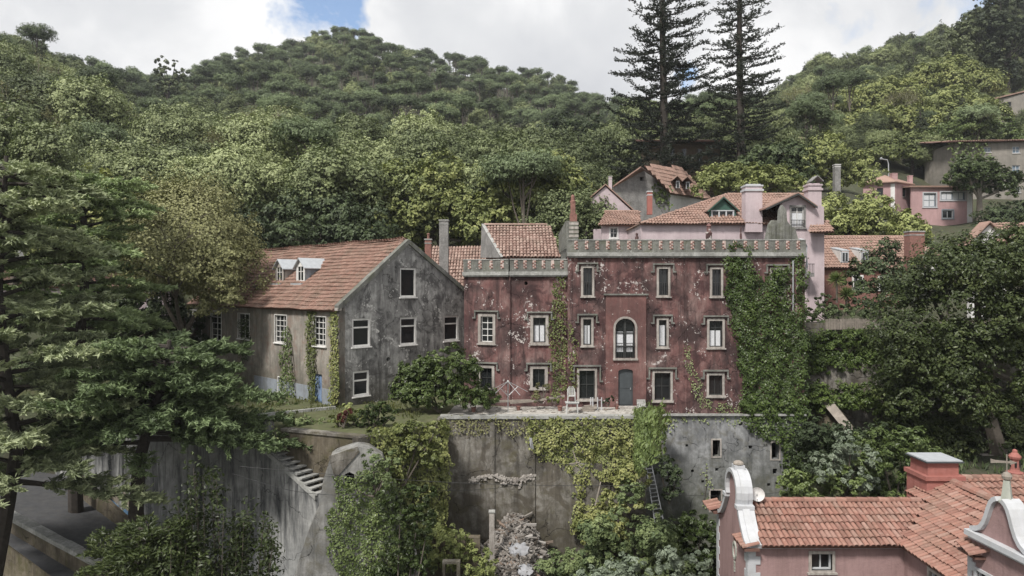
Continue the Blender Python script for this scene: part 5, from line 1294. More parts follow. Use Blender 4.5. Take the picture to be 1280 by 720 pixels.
for k in range(14):
    a0, a1 = 6.2832*k/14, 6.2832*(k+1)/14
    q = [(oc[0]+r*math.cos(a), oc[1]+r*1.55*math.sin(a)) for r, a in ((.17, a0), (.235, a0), (.235, a1), (.17, a1))]; mb.prism([NG.pt(x, y, .0) for x, y in q], tuple((NG.n*.05).to_3d()))
for k in range(4): NG.box(mb, oc[0]-.05+.02*(k % 2), oc[0]+.05-.02*(k % 2), oc[1]-.50-.11*k, oc[1]-.42-.11*k, 0, .05)
mk('oval_surround', mb, M['greenstone'], nh)
def band(wall, pts, w, o0, o1, mat, nm, parent, closed=False):
    """moulding following a profile, w thick outward, from o0 to o1"""
    q = np.array(pts); T = np.gradient(q, axis=0); T /= np.linalg.norm(T, axis=1)[:, None]+1e-9; Nn = np.stack([T[:, 1], -T[:, 0]], 1)
    a = q-Nn*.02; b = q+Nn*w; mb = MB(); V = []
    for i in range(len(q)):
        for (x, o) in ((a[i], o0), (b[i], o0), (b[i], o1), (a[i], o1)): V.append(V3(wall.pt(x[0], x[1], o)))
    n = len(q); Fq = []
    for i in range(n-1):
        for k in range(4): Fq.append([i*4+k, i*4+(k+1) % 4, (i+1)*4+(k+1) % 4, (i+1)*4+k])
    mb.add(V, Fq); mb.poly(V[:4]); mb.poly(V[-4:][::-1]); return mk(nm, mb, mat, parent)
cpm = M['whitepaint']
for seg, nm in ((right, 'gable_scroll'), (arc, 'gable_arch'), (left[::-1], 'gable_scroll')):
    s_ = band(NG, seg, .13, -.46, .16, cpm, nm, nh); band(NG, [(a, b) for a, b in seg], .17, -.28, -.02, cpm, 'raised_rib', s_)
for sg in (1, -1):
    mb = MB(); u = gu(cY)+sg*.86*sc_; NG.box(mb, u-.17, u+.17, -1.44, -1.30, -.47, .20); mk('scroll_ledge', mb, cpm, nh)
mb = MB(); c = NG.pt(gu(cY), 0, -.15); mb.box(c.x-.2, c.x+.2, c.y-.2, c.y+.2, -.20, .02); fb = mk('finial_base', mb, cpm, nh)
mb = MB(); mb.lathe((c.x, c.y, .02), [(.16, 0), (.21, .04), (.19, .10), (.12, .15), (.05, .17)], 10); mk('finial', mb, M['wood'], fb)
# quoins
for wall, uu, sg in ((NF, 0, 1), (NG, NG.len, -1), (NG, 0, 1)):
    for k in range(16):
        z1 = zEv-.18-.30*k; ln = .42 if k % 2 else .25
        if z1 < -8: break
        mb = MB(); a, b = sorted((uu, uu+sg*ln)); wall.box(mb, a, b, z1-.30+.004, z1, .002 if wall is NF else -.02, .035 if wall is NF else .036); mk('quoin', mb, cpm, nh)
# eave tufts at the gable corners (short return of tiles)
slope = (zR-zEv)/(YR-(YF-.3)); S1 = Vector((0, YR-(YF-.3), zR-zEv)); SLn1 = S1.length
vx = XR-.25; kx = .42                                # right wing slope
zW = zEv; RX = 17.75; zRX = zW+(RX-(XR-.3))*kx
xv = XR-.3+(zR-zEv)/kx                                # valley meets the ridge
tiled(nh, Vector((XL+.25, YF-.3, zEv)), (1, 0, 0), S1.normalized(), [(.14, 0), (XR-.1-XL-.25, 0), (xv+.2-XL-.25, SLn1), (.14, SLn1)], 'neartile', w=.195, l=.40, nparts=170, seg=6)
S2 = Vector((RX-(XR-.3), 0, zRX-zW)); L2 = S2.length; yv = YR
# right wing west slope: eave along -Y
poly = [(-.2, 0), (11.5, 0), (11.5, L2), (-3.4, L2), (-3.4, (zR-zW)/(zRX-zW)*L2*1.0), (-(YR-(YF-.3)), (zR-zW)/(zRX-zW)*L2)]
poly = [(0, 0), (11.5, 0), (11.5, L2), (-3.5, L2), (-3.5, (zR-zW)/(zRX-zW)*L2), (-(YR-(YF-.3)), (zR-zW)/(zRX-zW)*L2)]
tiled(nh, Vector((XR-.3, YF-.3, zW+.01)), (0, -1, 0), S2.normalized(), poly, 'neartile', w=.195, l=.40, nparts=128, seg=6)
ridge_tiles(nh, (XL+.3, YR, zR+.03), (xv, YR, zR+.03), 'neartile', w=.28); ridge_tiles(nh, (RX, YF+3.2, zRX+.05), (RX, 13.5, zRX+.05), 'neartile', w=.36)
mb = MB(); mb.prism([(XL+.3, YR, zR-.02), (xv+1, YR, zR-.02), (xv+1, YB+.3, zEv), (XL+.3, YB+.3, zEv)], (0, 0, .06)); mb.prism([(RX, 13.4, zRX-.02), (RX, 28.4, zRX-.02), (RX+3.4, 28.4, zW), (RX+3.4, 13.4, zW)], (0, 0, .06)); mk('rear_slope', mb, M['neartile'], nh)
# cross roof running right behind the ridge
O3 = Vector((RX-.2, 26.0, -1.95)); S3 = Vector((0, 2.6, .95)); tiled(nh, O3, (1, 0, 0), S3.normalized(), [(0.3, .2), (12, 0), (12, S3.length), (0, S3.length)], 'neartile', w=.235, l=.42, seg=4)
ridge_tiles(nh, O3+S3+Vector((0, 0, .04)), O3+S3+Vector((12, 0, .04)), 'neartile', w=.3)
NR = Wall((XR, YF), (XR, 13.5)); wr2 = (1.55, 2.5, -4.0, -2.75)
mb = MB(); NR.panel(mb, rect_loop(0, NR.len, -9.5, zW+.12), [rect_loop(*wr2)], .35); mk('wing_wall', mb, M['pinkdeep'], nh)
window(nh, NR, None, uz=wr2, cols=2, rows=2, fm='whitepaint', sur=.10, recess=.14)
mb = MB(); NR.box(mb, .12, NR.len, zW-.10, zW+.02, .001, .12); mk('cornice', mb, M['whitepaint'], nh)
mb = MB(); mb.box(XL+.3, 21, YB-.1, YB+.2, -9.5, zEv-.05); mb.box(20.9, 21.2, 13.5, YB-.1, -9.5, zW-.05); mb.box(XR, 21, 13.3, 13.5, -9.5, zW-.1); mk('rear_walls', mb, M['pinkdeep'], nh)
# rows of tiles turned along the gable eaves
for (Y0, nT) in ((YF-.32, 6), (YB-.55, 5)):
    for k in range(nT):
        mb = tile_mesh(.20, .62, 5); me = mb.mesh('tile', M['neartile']); yy = Y0+.10+.21*k
        o = link('tile', me, nh, (XL-.32, yy, -2.50-.03*(k % 2)+.01*k)); o.rotation_euler = (R(16), 0, R(-90))
for bb in ((XL-.25, XL+.3, YF-.30, YF+.95, -2.60, -2.51), (XL-.15, XL+.4, YB-.6, YB+.4, -2.60, -2.51)): mb = MB(); mb.box(*bb); mk('eave_board', mb, M['tilebed'], nh)
# big salmon chimney
c0 = P(1156, 640, 27.6); c1 = P(1202, 640, 27.6); zt = P(0, 578, 27.6).z; mb = MB(); mb.box(c0.x+.12, c1.x-.12, 27.6, 28.8, -2.0, zt); ch = mk('chimney', mb, M['salmon'], nh)
zb = P(0, 596, 27.6).z; mb = MB(); mb.box(c0.x+.02, c1.x-.02, 27.5, 28.9, -2.0, zb-.02); mb.box(c0.x-.06, c1.x+.06, 27.42, 28.98, zb-.12, zb+.05); mk('chimney_band', mb, M['salmon'], ch)
mb = MB(); mb.box(c0.x-.02, c1.x+.02, 27.45, 28.95, zt, zt+.05); mk('slab_cap', mb, M['slate'], ch); mb = MB(); mb.box(c0.x+.02, c1.x-.02, 27.5, 28.9, zt+.05, zt+.09); mk('cap_sheet', mb, M['whitemetal'], ch)
# bottle chimney at the far right
q = P(1270, 612, 28.8); mb = MB(); mb.box(q.x-.27, q.x+.27, 28.6, 29.14, q.z-1.5, q.z+.65); ch = mk('chimney', mb, M['salmon'], nh)
mb = MB(); mb.lathe((q.x, 28.87, q.z+.65), [(.31, 0), (.33, .08), (.2, .12), (.17, .2), (.16, .62), (.22, .65), (.24, .74), (.16, .84), (.1, .9), (.09, 1.0), (.03, 1.04)], 10); po = mk('chimney_pot', mb, M['salmon'], ch)
for k in range(5): mb = MB(); a = k*1.2566+.5; mb.box(q.x+.165*math.cos(a)-.03, q.x+.165*math.cos(a)+.03, 28.87+.165*math.sin(a)-.03, 28.87+.165*math.sin(a)+.03, q.z+.95, q.z+1.2); mk('vent_slot', mb, M['void'], po)
# satellite dish
t = thing('satellite_dish', (9.15, 27.6, -1.4), 'round grey satellite dish behind the white scrolled gable', 'satellite dish'); q = P(947, 618, 26.8); mb = MB()
dr_ = Vector((-.35, -1, .25)).normalized(); ux = dr_.cross(Vector((0, 0, 1))).normalized(); uy = ux.cross(dr_); rings = []
for rr, d in ((.005, .07), (.12, .06), (.2, .03), (.27, -.02)): rings.append([q-dr_*d+ux*rr*math.cos(a)+uy*rr*math.sin(a) for a in np.linspace(0, 2*math.pi, 17)[:-1]])
V = [V3(p) for r in rings for p in r]; mb.add(V, [[i*16+j, i*16+(j+1) % 16, (i+1)*16+(j+1) % 16, (i+1)*16+j] for i in range(3) for j in range(16)]); mk('dish', mb, M['whitewash'], t)
mb = MB(); mb.tube([q+Vector((0, .05, -.02)), q+Vector((0, .12, -.35)), q+Vector((0, .12, -.9))], .025, 6); mb.tube([q+Vector((0, 0, -.25)), q+Vector((-.12, -.3, -.08))], .012, 5); mk('mount', mb, M['metal'], t)
# ogee gable bay of the right wing
XB = 13.72; OG = Wall((XB-.08, 20.4), (XB+.08, 17.5)); zb0 = -.20; L_ = OG.len
oc_ = 1.30; 
def og(sg): return [(oc_+sg*(1.02*(1-f)**1.0*(1-.28*math.sin(f*math.pi))+.07), zb0+.06+1.18*f-.12*math.sin(f*2*math.pi)) for f in np.linspace(0, 1, 9)]
ogR, ogL = og(1), og(-1)
mb = MB(); OG.panel(mb, [(0, -9.5), (L_, -9.5), (L_, zb0), (ogR[0][0], zb0)]+ogR+ogL[::-1]+[(0, zb0)], [rect_loop(.35, 1.3, -2.3, -1.28)], .3); mk('bay_wall', mb, M['pinkdeep'], nh)
window(nh, OG, None, uz=(.35, 1.3, -2.3, -1.28), cols=2, rows=1, fm='whitepaint', sur=.09, surm='whitepaint', recess=.12)
band(OG, ogR, .11, -.40, .12, cpm, 'ogee_coping', nh); band(OG, ogL[::-1], .11, -.40, .12, cpm, 'ogee_coping', nh)
mb = MB(); OG.box(mb, .1, L_-.1, zb0-.10, zb0+.06, -.42, .22); OG.box(mb, .16, L_-.16, zb0-.18, zb0-.102, .001, .14); mk('bay_cornice', mb, cpm, nh)
c = OG.pt(oc_, 0, -.14); mb = MB(); mb.lathe((c.x, c.y, zb0+1.2), [(.23, 0), (.24, .06), (.17, .1), (.10, .62)], 4); mk('obelisk', mb, M['greenstone'], nh)
mb = MB(); mb.lathe((c.x, c.y, zb0+1.80), [(.04, 0), (.11, .06), (.13, .14), (.09, .22), (.02, .26)], 10); mk('finial_ball', mb, M['wood'], nh)
t = thing('weather_vane', (c.x, c.y, zb0+2.04), 'small weather vane with an arrow on top of the white ogee gable', 'weather vane'); zz = zb0+2.04; mb = MB(); mb.tube([(c.x, c.y, zz), (c.x, c.y, zz+.50)], .016, 6); mk('rod', mb, M['wood'], t)
mb = MB(); mb.prism([(c.x-.44, c.y, zz+.26), (c.x-.44, c.y, zz+.38), (c.x-.30, c.y, zz+.34), (c.x+.10, c.y, zz+.30), (c.x+.10, c.y, zz+.34), (c.x+.30, c.y, zz+.27), (c.x+.10, c.y, zz+.21), (c.x+.10, c.y, zz+.25), (c.x-.3, c.y, zz+.27)], (0, .03, 0)); mk('arrow', mb, M['wood'], t)
for k in range(8):
    z1 = -.82-.27*k; mb = MB(); OG.box(mb, .0, .30 if k % 2 else .17, z1-.266, z1, -.02, .035); mk('quoin', mb, cpm, nh)
for k in range(5):
    me = tile_mesh(.19, .6, 5).mesh('tile', M['neartile']); o = link('tile', me, nh, (XB-.52+.03*k, 19.75+.17*k, -.74+.015*k)); o.rotation_euler = (R(20), 0, R(-90-16+8*k))
for k in range(5):
    me = tile_mesh(.19, .6, 5).mesh('tile', M['neartile']); o = link('tile', me, nh, (XB-.3, 17.3+.19*k, -1.02)); o.rotation_euler = (R(18), 0, R(-90))
mb = MB(); mb.box(XB-.35, XB+.0, 19.7, 20.5, -.85, -.78); mk('eave_board', mb, M['tilebed'], nh)
mb = MB(); mb.box(XB+.1, 18.2, 20.05, 20.35, -9.4, -.35); mb.box(XB+.4, 18.2, 17.5, 17.8, -9.4, -.35); mk('bay_side', mb, M['pinkdeep'], nh)
mb = MB(); mb.prism([(XB+.3, 18.95, zb0+.5), (XB+.3, 20.6, zb0-.25), (18.4, 20.6, zb0-.25), (18.4, 18.95, zb0+.5)], (0, 0, .08)); mb.prism([(XB+.3, 18.95, zb0+.5), (XB+.3, 17.3, zb0-.25), (18.4, 17.3, zb0-.25), (18.4, 18.95, zb0+.5)], (0, 0, .08)); mk('bay_roof', mb, M['neartile'], nh)

# ================================================================ things on the terrace and in the pit
t = thing('rotary_clothes_dryer', (P(635, 0, 38.2).x, 38.2, .03), 'folded out rotary clothes dryer on a thin pole before the castle', 'clothes dryer'); c = P(635, 0, 38.2).x
mb = MB(); mb.tube([(c, 38.2, .03), (c, 38.2, 1.75)], .028, 6); mk('pole', mb, M['metal'], t)
for k in range(5):
    a = k*1.2566+.3; e = Vector((c+1.15*math.cos(a), 38.2+1.15*math.sin(a), 1.15+.1*(k % 2))); mb = MB(); mb.tube([(c, 38.2, 1.78), e], .016, 5); mb.tube([(c, 38.2, .95), Vector((c, 38.2, 1.78)).lerp(e, .5)], .012, 5); mk('arm', mb, M['metal'], t)
mb = MB(); mb.lathe((c, 38.2, 1.72), [(.05, 0), (.06, .06), (.03, .12)], 8); mk('hub', mb, M['plastic'], t)
# table
tx = P(715, 0, 38.0).x; t = thing('garden_table', (tx, 38, .03), 'small white plastic table in front of the castle with a chair standing on it', 'table')
mb = MB(); mb.box(tx-.38, tx+.38, 37.75, 38.25, .62, .66); mb.box(tx-.34, tx+.34, 37.79, 38.21, .57, .62); mk('tabletop', mb, M['plastic'], t)
for sx in (-1, 1):
    for sy in (-1, 1): mb = MB(); mb.tube([(tx+sx*.28, 38+sy*.19, .58), (tx+sx*.31, 38+sy*.21, .03)], [.035, .028], 6); mk('leg', mb, M['plastic'], t)
t = thing('plastic_chair', (tx-.03, 38.05, .66), 'white plastic garden chair standing on the small table', 'chair'); cx = tx-.03
mb = MB(); mb.box(cx-.2, cx+.2, 37.85, 38.2, .98, 1.01); mk('seat', mb, M['plastic'], t)
mb = MB()
for k in range(5): x = cx-.16+.08*k; mb.box(x-.022, x+.022, 38.2, 38.225, 1.02, 1.38+.06*math.sin((k+.5)/5*math.pi))
mb.tube([(cx-.2, 38.21, 1.0), (cx-.2, 38.23, 1.32), (cx-.1, 38.24, 1.47), (cx+.1, 38.24, 1.47), (cx+.2, 38.23, 1.32), (cx+.2, 38.21, 1.0)], .022, 6); mk('backrest', mb, M['plastic'], t)
for sx in (-1, 1):
    mb = MB(); mb.tube([(cx+sx*.2, 37.86, 1.0), (cx+sx*.215, 37.86, 1.17), (cx+sx*.21, 38.2, 1.19)], .018, 5); mk('armrest', mb, M['plastic'], t)
    for yy in (37.86, 38.18): mb = MB(); mb.tube([(cx+sx*.19, yy, .99), (cx+sx*.21, yy, .66)], .02, 5); mk('leg', mb, M['plastic'], t)
t = thing('metal_posts', (P(745, 0, 39).x, 39, .03), 'row of short white metal posts by the castle door', 'posts', None)
for px in (738.5, 741, 747, 752): mb = MB(); x = P(px, 0, 39).x; mb.tube([(x, 39, .03), (x, 39, .75)], .035, 6); mk('post', mb, M['whitepaint'], t)
mb = MB(); mb.tube([(P(747, 0, 39).x, 39, .6), (P(752, 0, 39).x, 39, .6)], .02, 5); mk('rail', mb, M['whitepaint'], t)
t = thing('timber_plank', (1.0, 39.2, .05), 'long grey plank propped across the terrace clutter', 'plank'); mb = MB(); mb.prism([P(638, 503, 39), P(668, 500, 39), P(706, 494, 39.2), P(706, 496.5, 39.2), P(668, 502.5, 39), P(638, 505, 39)], (0, .12, 0)); mk('board', mb, M['wood'], t)
t = thing('timber_plank', (0, 39.6, .03), 'dark plank lying along the foot of the left castle wing', 'plank'); mb = MB(); mb.prism([P(612, 501, 39.7), P(668, 499.5, 39.7), P(668, 502, 39.7), P(612, 503.5, 39.7)], (0, .15, 0)); mk('board', mb, M['wood'], t)
for k, (px, ln, lab) in enumerate(((735, .5, 'heap of pale boards beside the white posts'), (596+8, .35, 'pale stone block near the clothes dryer pole'))):
    t = thing('board_heap' if k == 0 else 'stone_block', (P(px, 0, 38.6).x, 38.6, .03), lab, 'boards' if k == 0 else 'stone'); x = P(px, 0, 38.6).x
    for q in range(4 if k == 0 else 1):
        mb = MB(); a = Vector((x-ln+.1*q, 38.5+.1*q, .03+.07*q)); mb.hexa(a, (ln*1.7, .1*q, .02), (0, .16, 0), (0, 0, .06 if k == 0 else .2)); mk('board' if k == 0 else 'block', mb, M['wood' if k == 0 else 'stone'], t)
# low step wall in front of the door at the right end of the terrace
# steel ladder stair
t = thing('steel_ladder_stair', P(830, 655, 36.5), 'rusty steel ladder stair climbing the overgrown wall end beside the basement', 'stair')
la, lb_ = (P(806, 560, 37.6), P(812, 560, 38.1)), (P(826, 658, 35.3), P(833, 656, 35.9))
la = (P(804, 560, 37.4), P(810, 560, 37.4)); lb_ = (P(819, 656, 35.6), P(830, 654, 35.6))
for k in range(2): mb = MB(); mb.tube([la[k], lb_[k]], .03, 5); mk('rail', mb, M['metal'], t)
for k in range(19):
    f = (k+.5)/19; mb = MB(); a = la[0].lerp(lb_[0], f); b = la[1].lerp(lb_[1], f); d = Vector((0, .14, 0)); mb.prism([a, b, b+d, a+d], (0, 0, .02)); mk('tread', mb, M['metal'], t)
# concrete post
t = thing('concrete_post', P(614.5, 705, 33.5), 'lone square concrete post beside the rubble heap', 'post'); a, b = P(611.5, 712, 33.5), P(618, 641, 33.5); mb = MB(); mb.box(a.x, b.x, 33.5, 33.78, -9, b.z); mk('shaft', mb, M['stone'], t)
mb = MB(); mb.box(a.x-.03, b.x+.03, 33.47, 33.81, b.z, b.z+.06); mk('cap', mb, M['coping'], t)
# rubble
mb = MB(); cx, cy = P(645, 0, 34.5).x, 34.7
for k in range(5200):
    x = cx+random.gauss(0, 1.0); y = cy+random.uniform(-3.6, 2.4); 
    if y > 37.1 or y < 31 or abs(x-cx) > 2.4: continue
    r_ = math.hypot((x-cx)/2.5, (y-36.9)/8.5); z = -9+3.6*max(0, 1-r_**1.7)+random.uniform(-.05, .1)
    s = random.uniform(.04, .13)*random.choice([1, 1, 1.5]); L_ = s*random.choice([1, 1, 1.3, 1.6, 3.5]); a = random.uniform(0, 6.28); dx, dy = math.cos(a), math.sin(a)
    mb.hexa((x, y, z), (dx*L_, dy*L_, random.uniform(-.6, .6)*L_), (-dy*s*.6, dx*s*.6, random.uniform(-.3, .3)*s), (random.uniform(-.2, .2)*s, random.uniform(-.2, .2)*s, s*.5), random.random())
m_, t_, b_ = newmat('mixed_rubble'); a_, _r = tintv(t_); c_ = ramp(t_, a_, [(0, (.24, .22, .20)), (.4, (.15, .135, .12)), (.6, (.32, .30, .28)), (.85, (.10, .085, .07)), (1, (.19, .14, .11))]); t_.links.new(c_, b_.inputs['Base Color']); b_.inputs['Roughness'].default_value = .9
o = kind(mk('rubble', mb, m_), 'stuff'); o['label'] = 'heap of broken masonry and splintered boards at the foot of the retaining wall'; o['category'] = 'rubble'
mb = MB(); n = 22; gx, gy = np.meshgrid(np.linspace(-3.3, 3.2, n), np.linspace(31.2, 37.1, n), indexing='ij'); rr = np.hypot(gx/2.5, (gy-36.9)/8.5); gz = -9.1+3.6*np.clip(1-rr**1.7, 0, 1)+rng.normal(size=gx.shape)*.05
i, j = np.meshgrid(np.arange(n-1), np.arange(n-1), indexing='ij'); mb.add(np.stack([gx+cx, gy, gz], -1).reshape(-1, 3), np.stack([i*n+j, (i+1)*n+j, (i+1)*n+j+1, i*n+j+1], -1).reshape(-1, 4)); kind(mk('rubble_mound', mb, M['soil']), 'structure')
# crumpled white tarpaulins
def tarp(name, px, py, Y, w, h, label, seed):
    rd = np.random.default_rng(seed); n = 26; c = P(px, py, Y); a, b = np.meshgrid(np.linspace(-1, 1, n), np.linspace(-1, 1, n), indexing='ij')
    f = sum(rd.normal()*.30*np.sin(a*rd.uniform(1, 11)+b*rd.uniform(1, 11)+rd.uniform(0, 6)) for _ in range(14)); edge = .8/np.maximum(np.hypot(a, b), .75)+.10*np.sin(a*6+seed)+.10*np.sin(b*7+seed*2)
    V = np.stack([c.x+a*w*edge, c.y+b*h*.8*edge, c.z+b*h*.55+.07*f+.12], -1).reshape(-1, 3); mb = MB(); i, j = np.meshgrid(np.arange(n-1), np.arange(n-1), indexing='ij')
    mb.add(V, np.stack([i*n+j, (i+1)*n+j, (i+1)*n+j+1, i*n+j+1], -1).reshape(-1, 4)); return tag(mk(name, mb, M['tarp'], smooth=False), label, 'tarpaulin')
tarp('crumpled_tarpaulin', 648, 690, 33.6, .60, .38, 'larger crumpled white plastic sheet on the rubble heap', 3); tarp('crumpled_tarpaulin', 657, 716, 32.4, .45, .35, 'smaller crumpled white plastic sheet at the bottom of the rubble heap', 5)
# curved pale wall and low ruin at the bottom
t = thing('curved_wall', P(512, 720, 31), 'narrow pale curved wall end below the yellow green creeper', 'wall')
mb = MB(); pts = [P(503, 664, 33), P(512, 676, 32.4), P(520, 686, 31.8), P(523, 700, 31.2), P(520, 722, 30.6), P(508, 745, 30)]
for a, b in zip(pts[:-1], pts[1:]): mb.prism([a, b, (b.x, b.y, -9.4), (a.x, a.y, -9.4)], (-.32, .05, 0))
mk('wall_face', mb, M['buttress'], t)
t = thing('masonry_frame', P(565, 715, 31.5), 'broken concrete window frame lying in the scrub by the rubble', 'ruin'); mb = MB(); a = P(553, 702, 31.5); b = P(575, 716, 31.5)
mb.box(a.x, b.x, 31.5, 31.8, a.z-.12, a.z); mb.box(b.x-.16, b.x, 31.5, 31.8, -9, a.z-.121); mb.box(a.x, a.x+.12, 31.5, 31.8, -9, a.z-.121); mk('frame', mb, M['retain'], t)
# low wall carrying the scrub left of the rubble
t = thing('garden_wall', P(560, 690, 34.3), 'dark low wall under the scrub left of the rubble heap', 'wall'); mb = MB(); q, w = P(522, 664, 34.4), P(600, 664, 34.4); mb.box(q.x, w.x, 34.4, 34.8, -9.4, P(0, 672, 34.4).z); mk('wall_face', mb, M['brownwall'], t)
# broken branches and a rag on the climber of the retaining wall
t = thing('white_rag', P(663, 560, 36.6), 'white rag caught on the creeper of the retaining wall', 'rag'); mb = MB(); mb.prism([P(661.5, 547, 36.6), P(665, 548, 36.5), P(667.5, 562, 36.6), P(663, 560, 36.5)], (0, .05, 0)); mk('cloth', mb, M['tarp'], t)
t = thing('dead_branch', P(720, 575, 36.4), 'pale broken branch hanging in the creeper of the retaining wall', 'branch'); mb = MB(); mb.tube([P(716, 563, 36.5), P(721, 578, 36.4), P(727, 585, 36.3)], .03, 5); mb.tube([P(711, 580, 36.5), P(725, 578, 36.3)], .025, 5); mk('limb', mb, M['barkpale'], t)
t = thing('dead_branch', P(748, 630, 36.0), 'long pale bare stick leaning at the foot of the creeper', 'branch'); mb = MB(); mb.tube([P(744, 632, 36), P(751, 602, 36.3)], .035, 5); mk('limb', mb, M['barkpale'], t)
# low parapet on the outer side of the road
RP_ = Wall((P(-40, 0, 38.5).x, 38.5), (P(165, 0, 30.6).x, 30.6)); t = thing('road_parapet', (-22, 34, -9), 'low mossy parapet with pale coping along the outer edge of the road', 'wall')
g = [RP_.uv(*p) for p in [(-40, 630), (0, 643), (60, 676), (110, 703), (165, 728)]]; mb = MB(); RP_.panel(mb, [(g[0][0], -10), (g[-1][0], -10)]+g[::-1], [], .4); mk('wall_face', mb, M['brownwall'], t)
for k, (a, b) in enumerate(zip(g[:-1], g[1:])):
    for f in range(3):
        a_ = (a[0]+(b[0]-a[0])*f/3+.01, a[1]+(b[1]-a[1])*f/3); b2 = (a[0]+(b[0]-a[0])*(f+1)/3-.01, a[1]+(b[1]-a[1])*(f+1)/3); d = random.uniform(-.02, .03)
        mb = MB(); mb.prism([RP_.pt(a_[0], a_[1], .08), RP_.pt(b2[0], b2[1], .08), RP_.pt(b2[0], b2[1]+.22+d, .08), RP_.pt(a_[0], a_[1]+.22+d, .08)], tuple((-RP_.n*.52).to_3d())); mk('coping_stone', mb, M['coping'], t)
# low wire-topped wall at the foot of the long street wall, by the road
t = thing('kerb_wall', (-25, 42, -7), 'dark low fence wall where the road meets the long street wall', 'wall'); KW = Wall((P(96, 0, 44).x-.2, 43.3), (P(160, 0, 38.4).x, 38.2)); g0, g1 = KW.uv(97, 600), KW.uv(158, 655)
mb = MB(); mb.prism([KW.pt(g0[0], g0[1]-.9), KW.pt(g1[0], g1[1]-.9), KW.pt(g1[0], g1[1]+.25), KW.pt(g0[0], g0[1]+.3)], tuple((-KW.n*.25).to_3d())); mk('wall_face', mb, M['brownwall'], t)
# terrace coping at the far left of the garden, and the little cable lines
for k, (a, b, lab) in enumerate((((300, 583, 30), (860, 606, 34), 'upper thin black cable strung across the whole yard'), ((290, 592, 29), (460, 618, 30.4), 'thin black cable drooping over the long concrete wall'), ((430, 600, 30.0), (640, 608, 36.9), 'thin black cable running to the torn render of the retaining wall'), ((780, 611, 36), (1000, 613, 38.4), 'thin cable strung before the grey basement wall'))):
    p, q = P(*a), P(*b); pts = [p.lerp(q, f)-Vector((0, 0, .35*math.sin(f*math.pi))) for f in np.linspace(0, 1, 12)]
    mb = MB(); mb.tube(pts, .011, 4); tag(mk('overhead_cable', mb, M['rope']), lab, 'cable')
# wooden bench-like steps in the shade at far right
t = thing('stone_steps', P(1240, 590, 40), 'pale stone steps in the shade under the big tree', 'steps')
for k in range(5): a, b = P(1222+k*2, 590-k*7, 39+k*.6), P(1262+k*2, 590-k*7, 39+k*.6); mb = MB(); mb.box(a.x, b.x, a.y, a.y+.6, a.z-.14, a.z); mk('step', mb, M['stone'], t)

# pots and litter on the terrace
for k, (px, Y, r_, h, lab) in enumerate(((648, 38.9, .13, .24, 'small terracotta pot left of the propped plank'), (700, 38.7, .15, .28, 'terracotta pot standing close to the small white table'), (771, 39.2, .12, .22, 'terracotta pot left of the castle door'), (592, 38.4, .14, .26, 'terracotta pot at the left end of the paved terrace'))):
    x = P(px, 0, Y).x; t = thing('flower_pot', (x, Y, .03), lab, 'flower pot'); mb = MB(); mb.lathe((x, Y, .03), [(r_*.65, 0), (r_*.95, h*.85), (r_*1.1, h*.86), (r_*1.1, h), (r_*.9, h), (r_*.85, h*.85)], 10); mk('pot', mb, M['brick'], t)
mb = MB()
for k in range(160):
    x, y = random.uniform(-2.8, 6.5), random.uniform(37.8, 39.9)+random.random()*.2; s_ = random.uniform(.02, .07); mb.hexa((x, y, .031), (s_*random.choice([1, 2, 4]), s_*random.uniform(-1, 1), 0), (0, s_, 0), (0, 0, s_*.5), random.random())
o = kind(mk('litter', mb, m_), 'stuff'); o['label'] = 'chips of masonry and sticks littering the paved terrace'; o['category'] = 'litter'
# ================================================================ vegetation
# ---- forest on the hills: one tree of each shape, then copies
def template(kind_, leaf, seed, cover):
    random.seed(seed); t = None
    if kind_ == 'pine':
        H = random.uniform(12, 16); R_ = random.uniform(3.2, 4.4); lobes = [(random.uniform(-.55, .55)*R_, random.uniform(-.55, .55)*R_, H-R_*.45+random.uniform(-.8, .6), R_*random.uniform(.38, .6), R_*random.uniform(.38, .6), R_*random.uniform(.24, .36)) for _ in range(8)]; lm, nm, bk = 'pine', 'umbrella_pine', 'bark'
        mb = MB(); lobe_leaves(mb, lobes, leaf*1.1, cover=cover*.75, k=14, flat=.6, aspect=.45, up=.6, rough=.25)
        tm = trunk_mb((0, 0, -1.5), (0, 0, H-R_*.6), .26, lobes[:6], n=5, bend=.5)
    elif kind_ == 'broad':
        R_ = random.uniform(3.2, 5.4); H = random.uniform(8.5, 13); lobes = rand_lobes(R_, R_*.9, H*.44, 17, lo=.22, hi=.42, cz=H*.54); lm, nm, bk = 'broad', 'broadleaf_tree', 'bark'
        mb = MB(); lobe_leaves(mb, lobes, leaf, cover=cover, k=16, flat=.7, aspect=.65, up=.5, rough=.2, bottom=-.8)
        tm = trunk_mb((0, 0, -1.5), (0, 0, H*.6), .3, lobes[:5], n=5)
    else:
        H = random.uniform(12, 16); R_ = random.uniform(2.6, 3.6); lobes = []
        z = 1.5
        while z < H-.6:
            f = 1-(z/H)**1.3; n = max(1, int(5*f)+1)
            for q in range(n):
                a = random.random()*6.28; rr = R_*f*.6*random.uniform(.7, 1.1); lobes.append((rr*math.cos(a), rr*math.sin(a), z+random.uniform(-.5, .5), R_*.42*(f+.35), R_*.42*(f+.35), R_*.26*(f+.4)))
            z += 1.35
        lm, nm, bk = 'conif', 'dark_conifer', 'barkdark'
        mb = MB(); lobe_leaves(mb, lobes, leaf, cover=cover*.8, k=12, flat=.5, aspect=.5, up=.4, rough=.2, bottom=-.8)
        tm = trunk_mb((0, 0, -1.5), (0, 0, H*.9), .25, [], n=5, bend=.1)
    return nm, lm, bk, mb, tm
LODS = {}
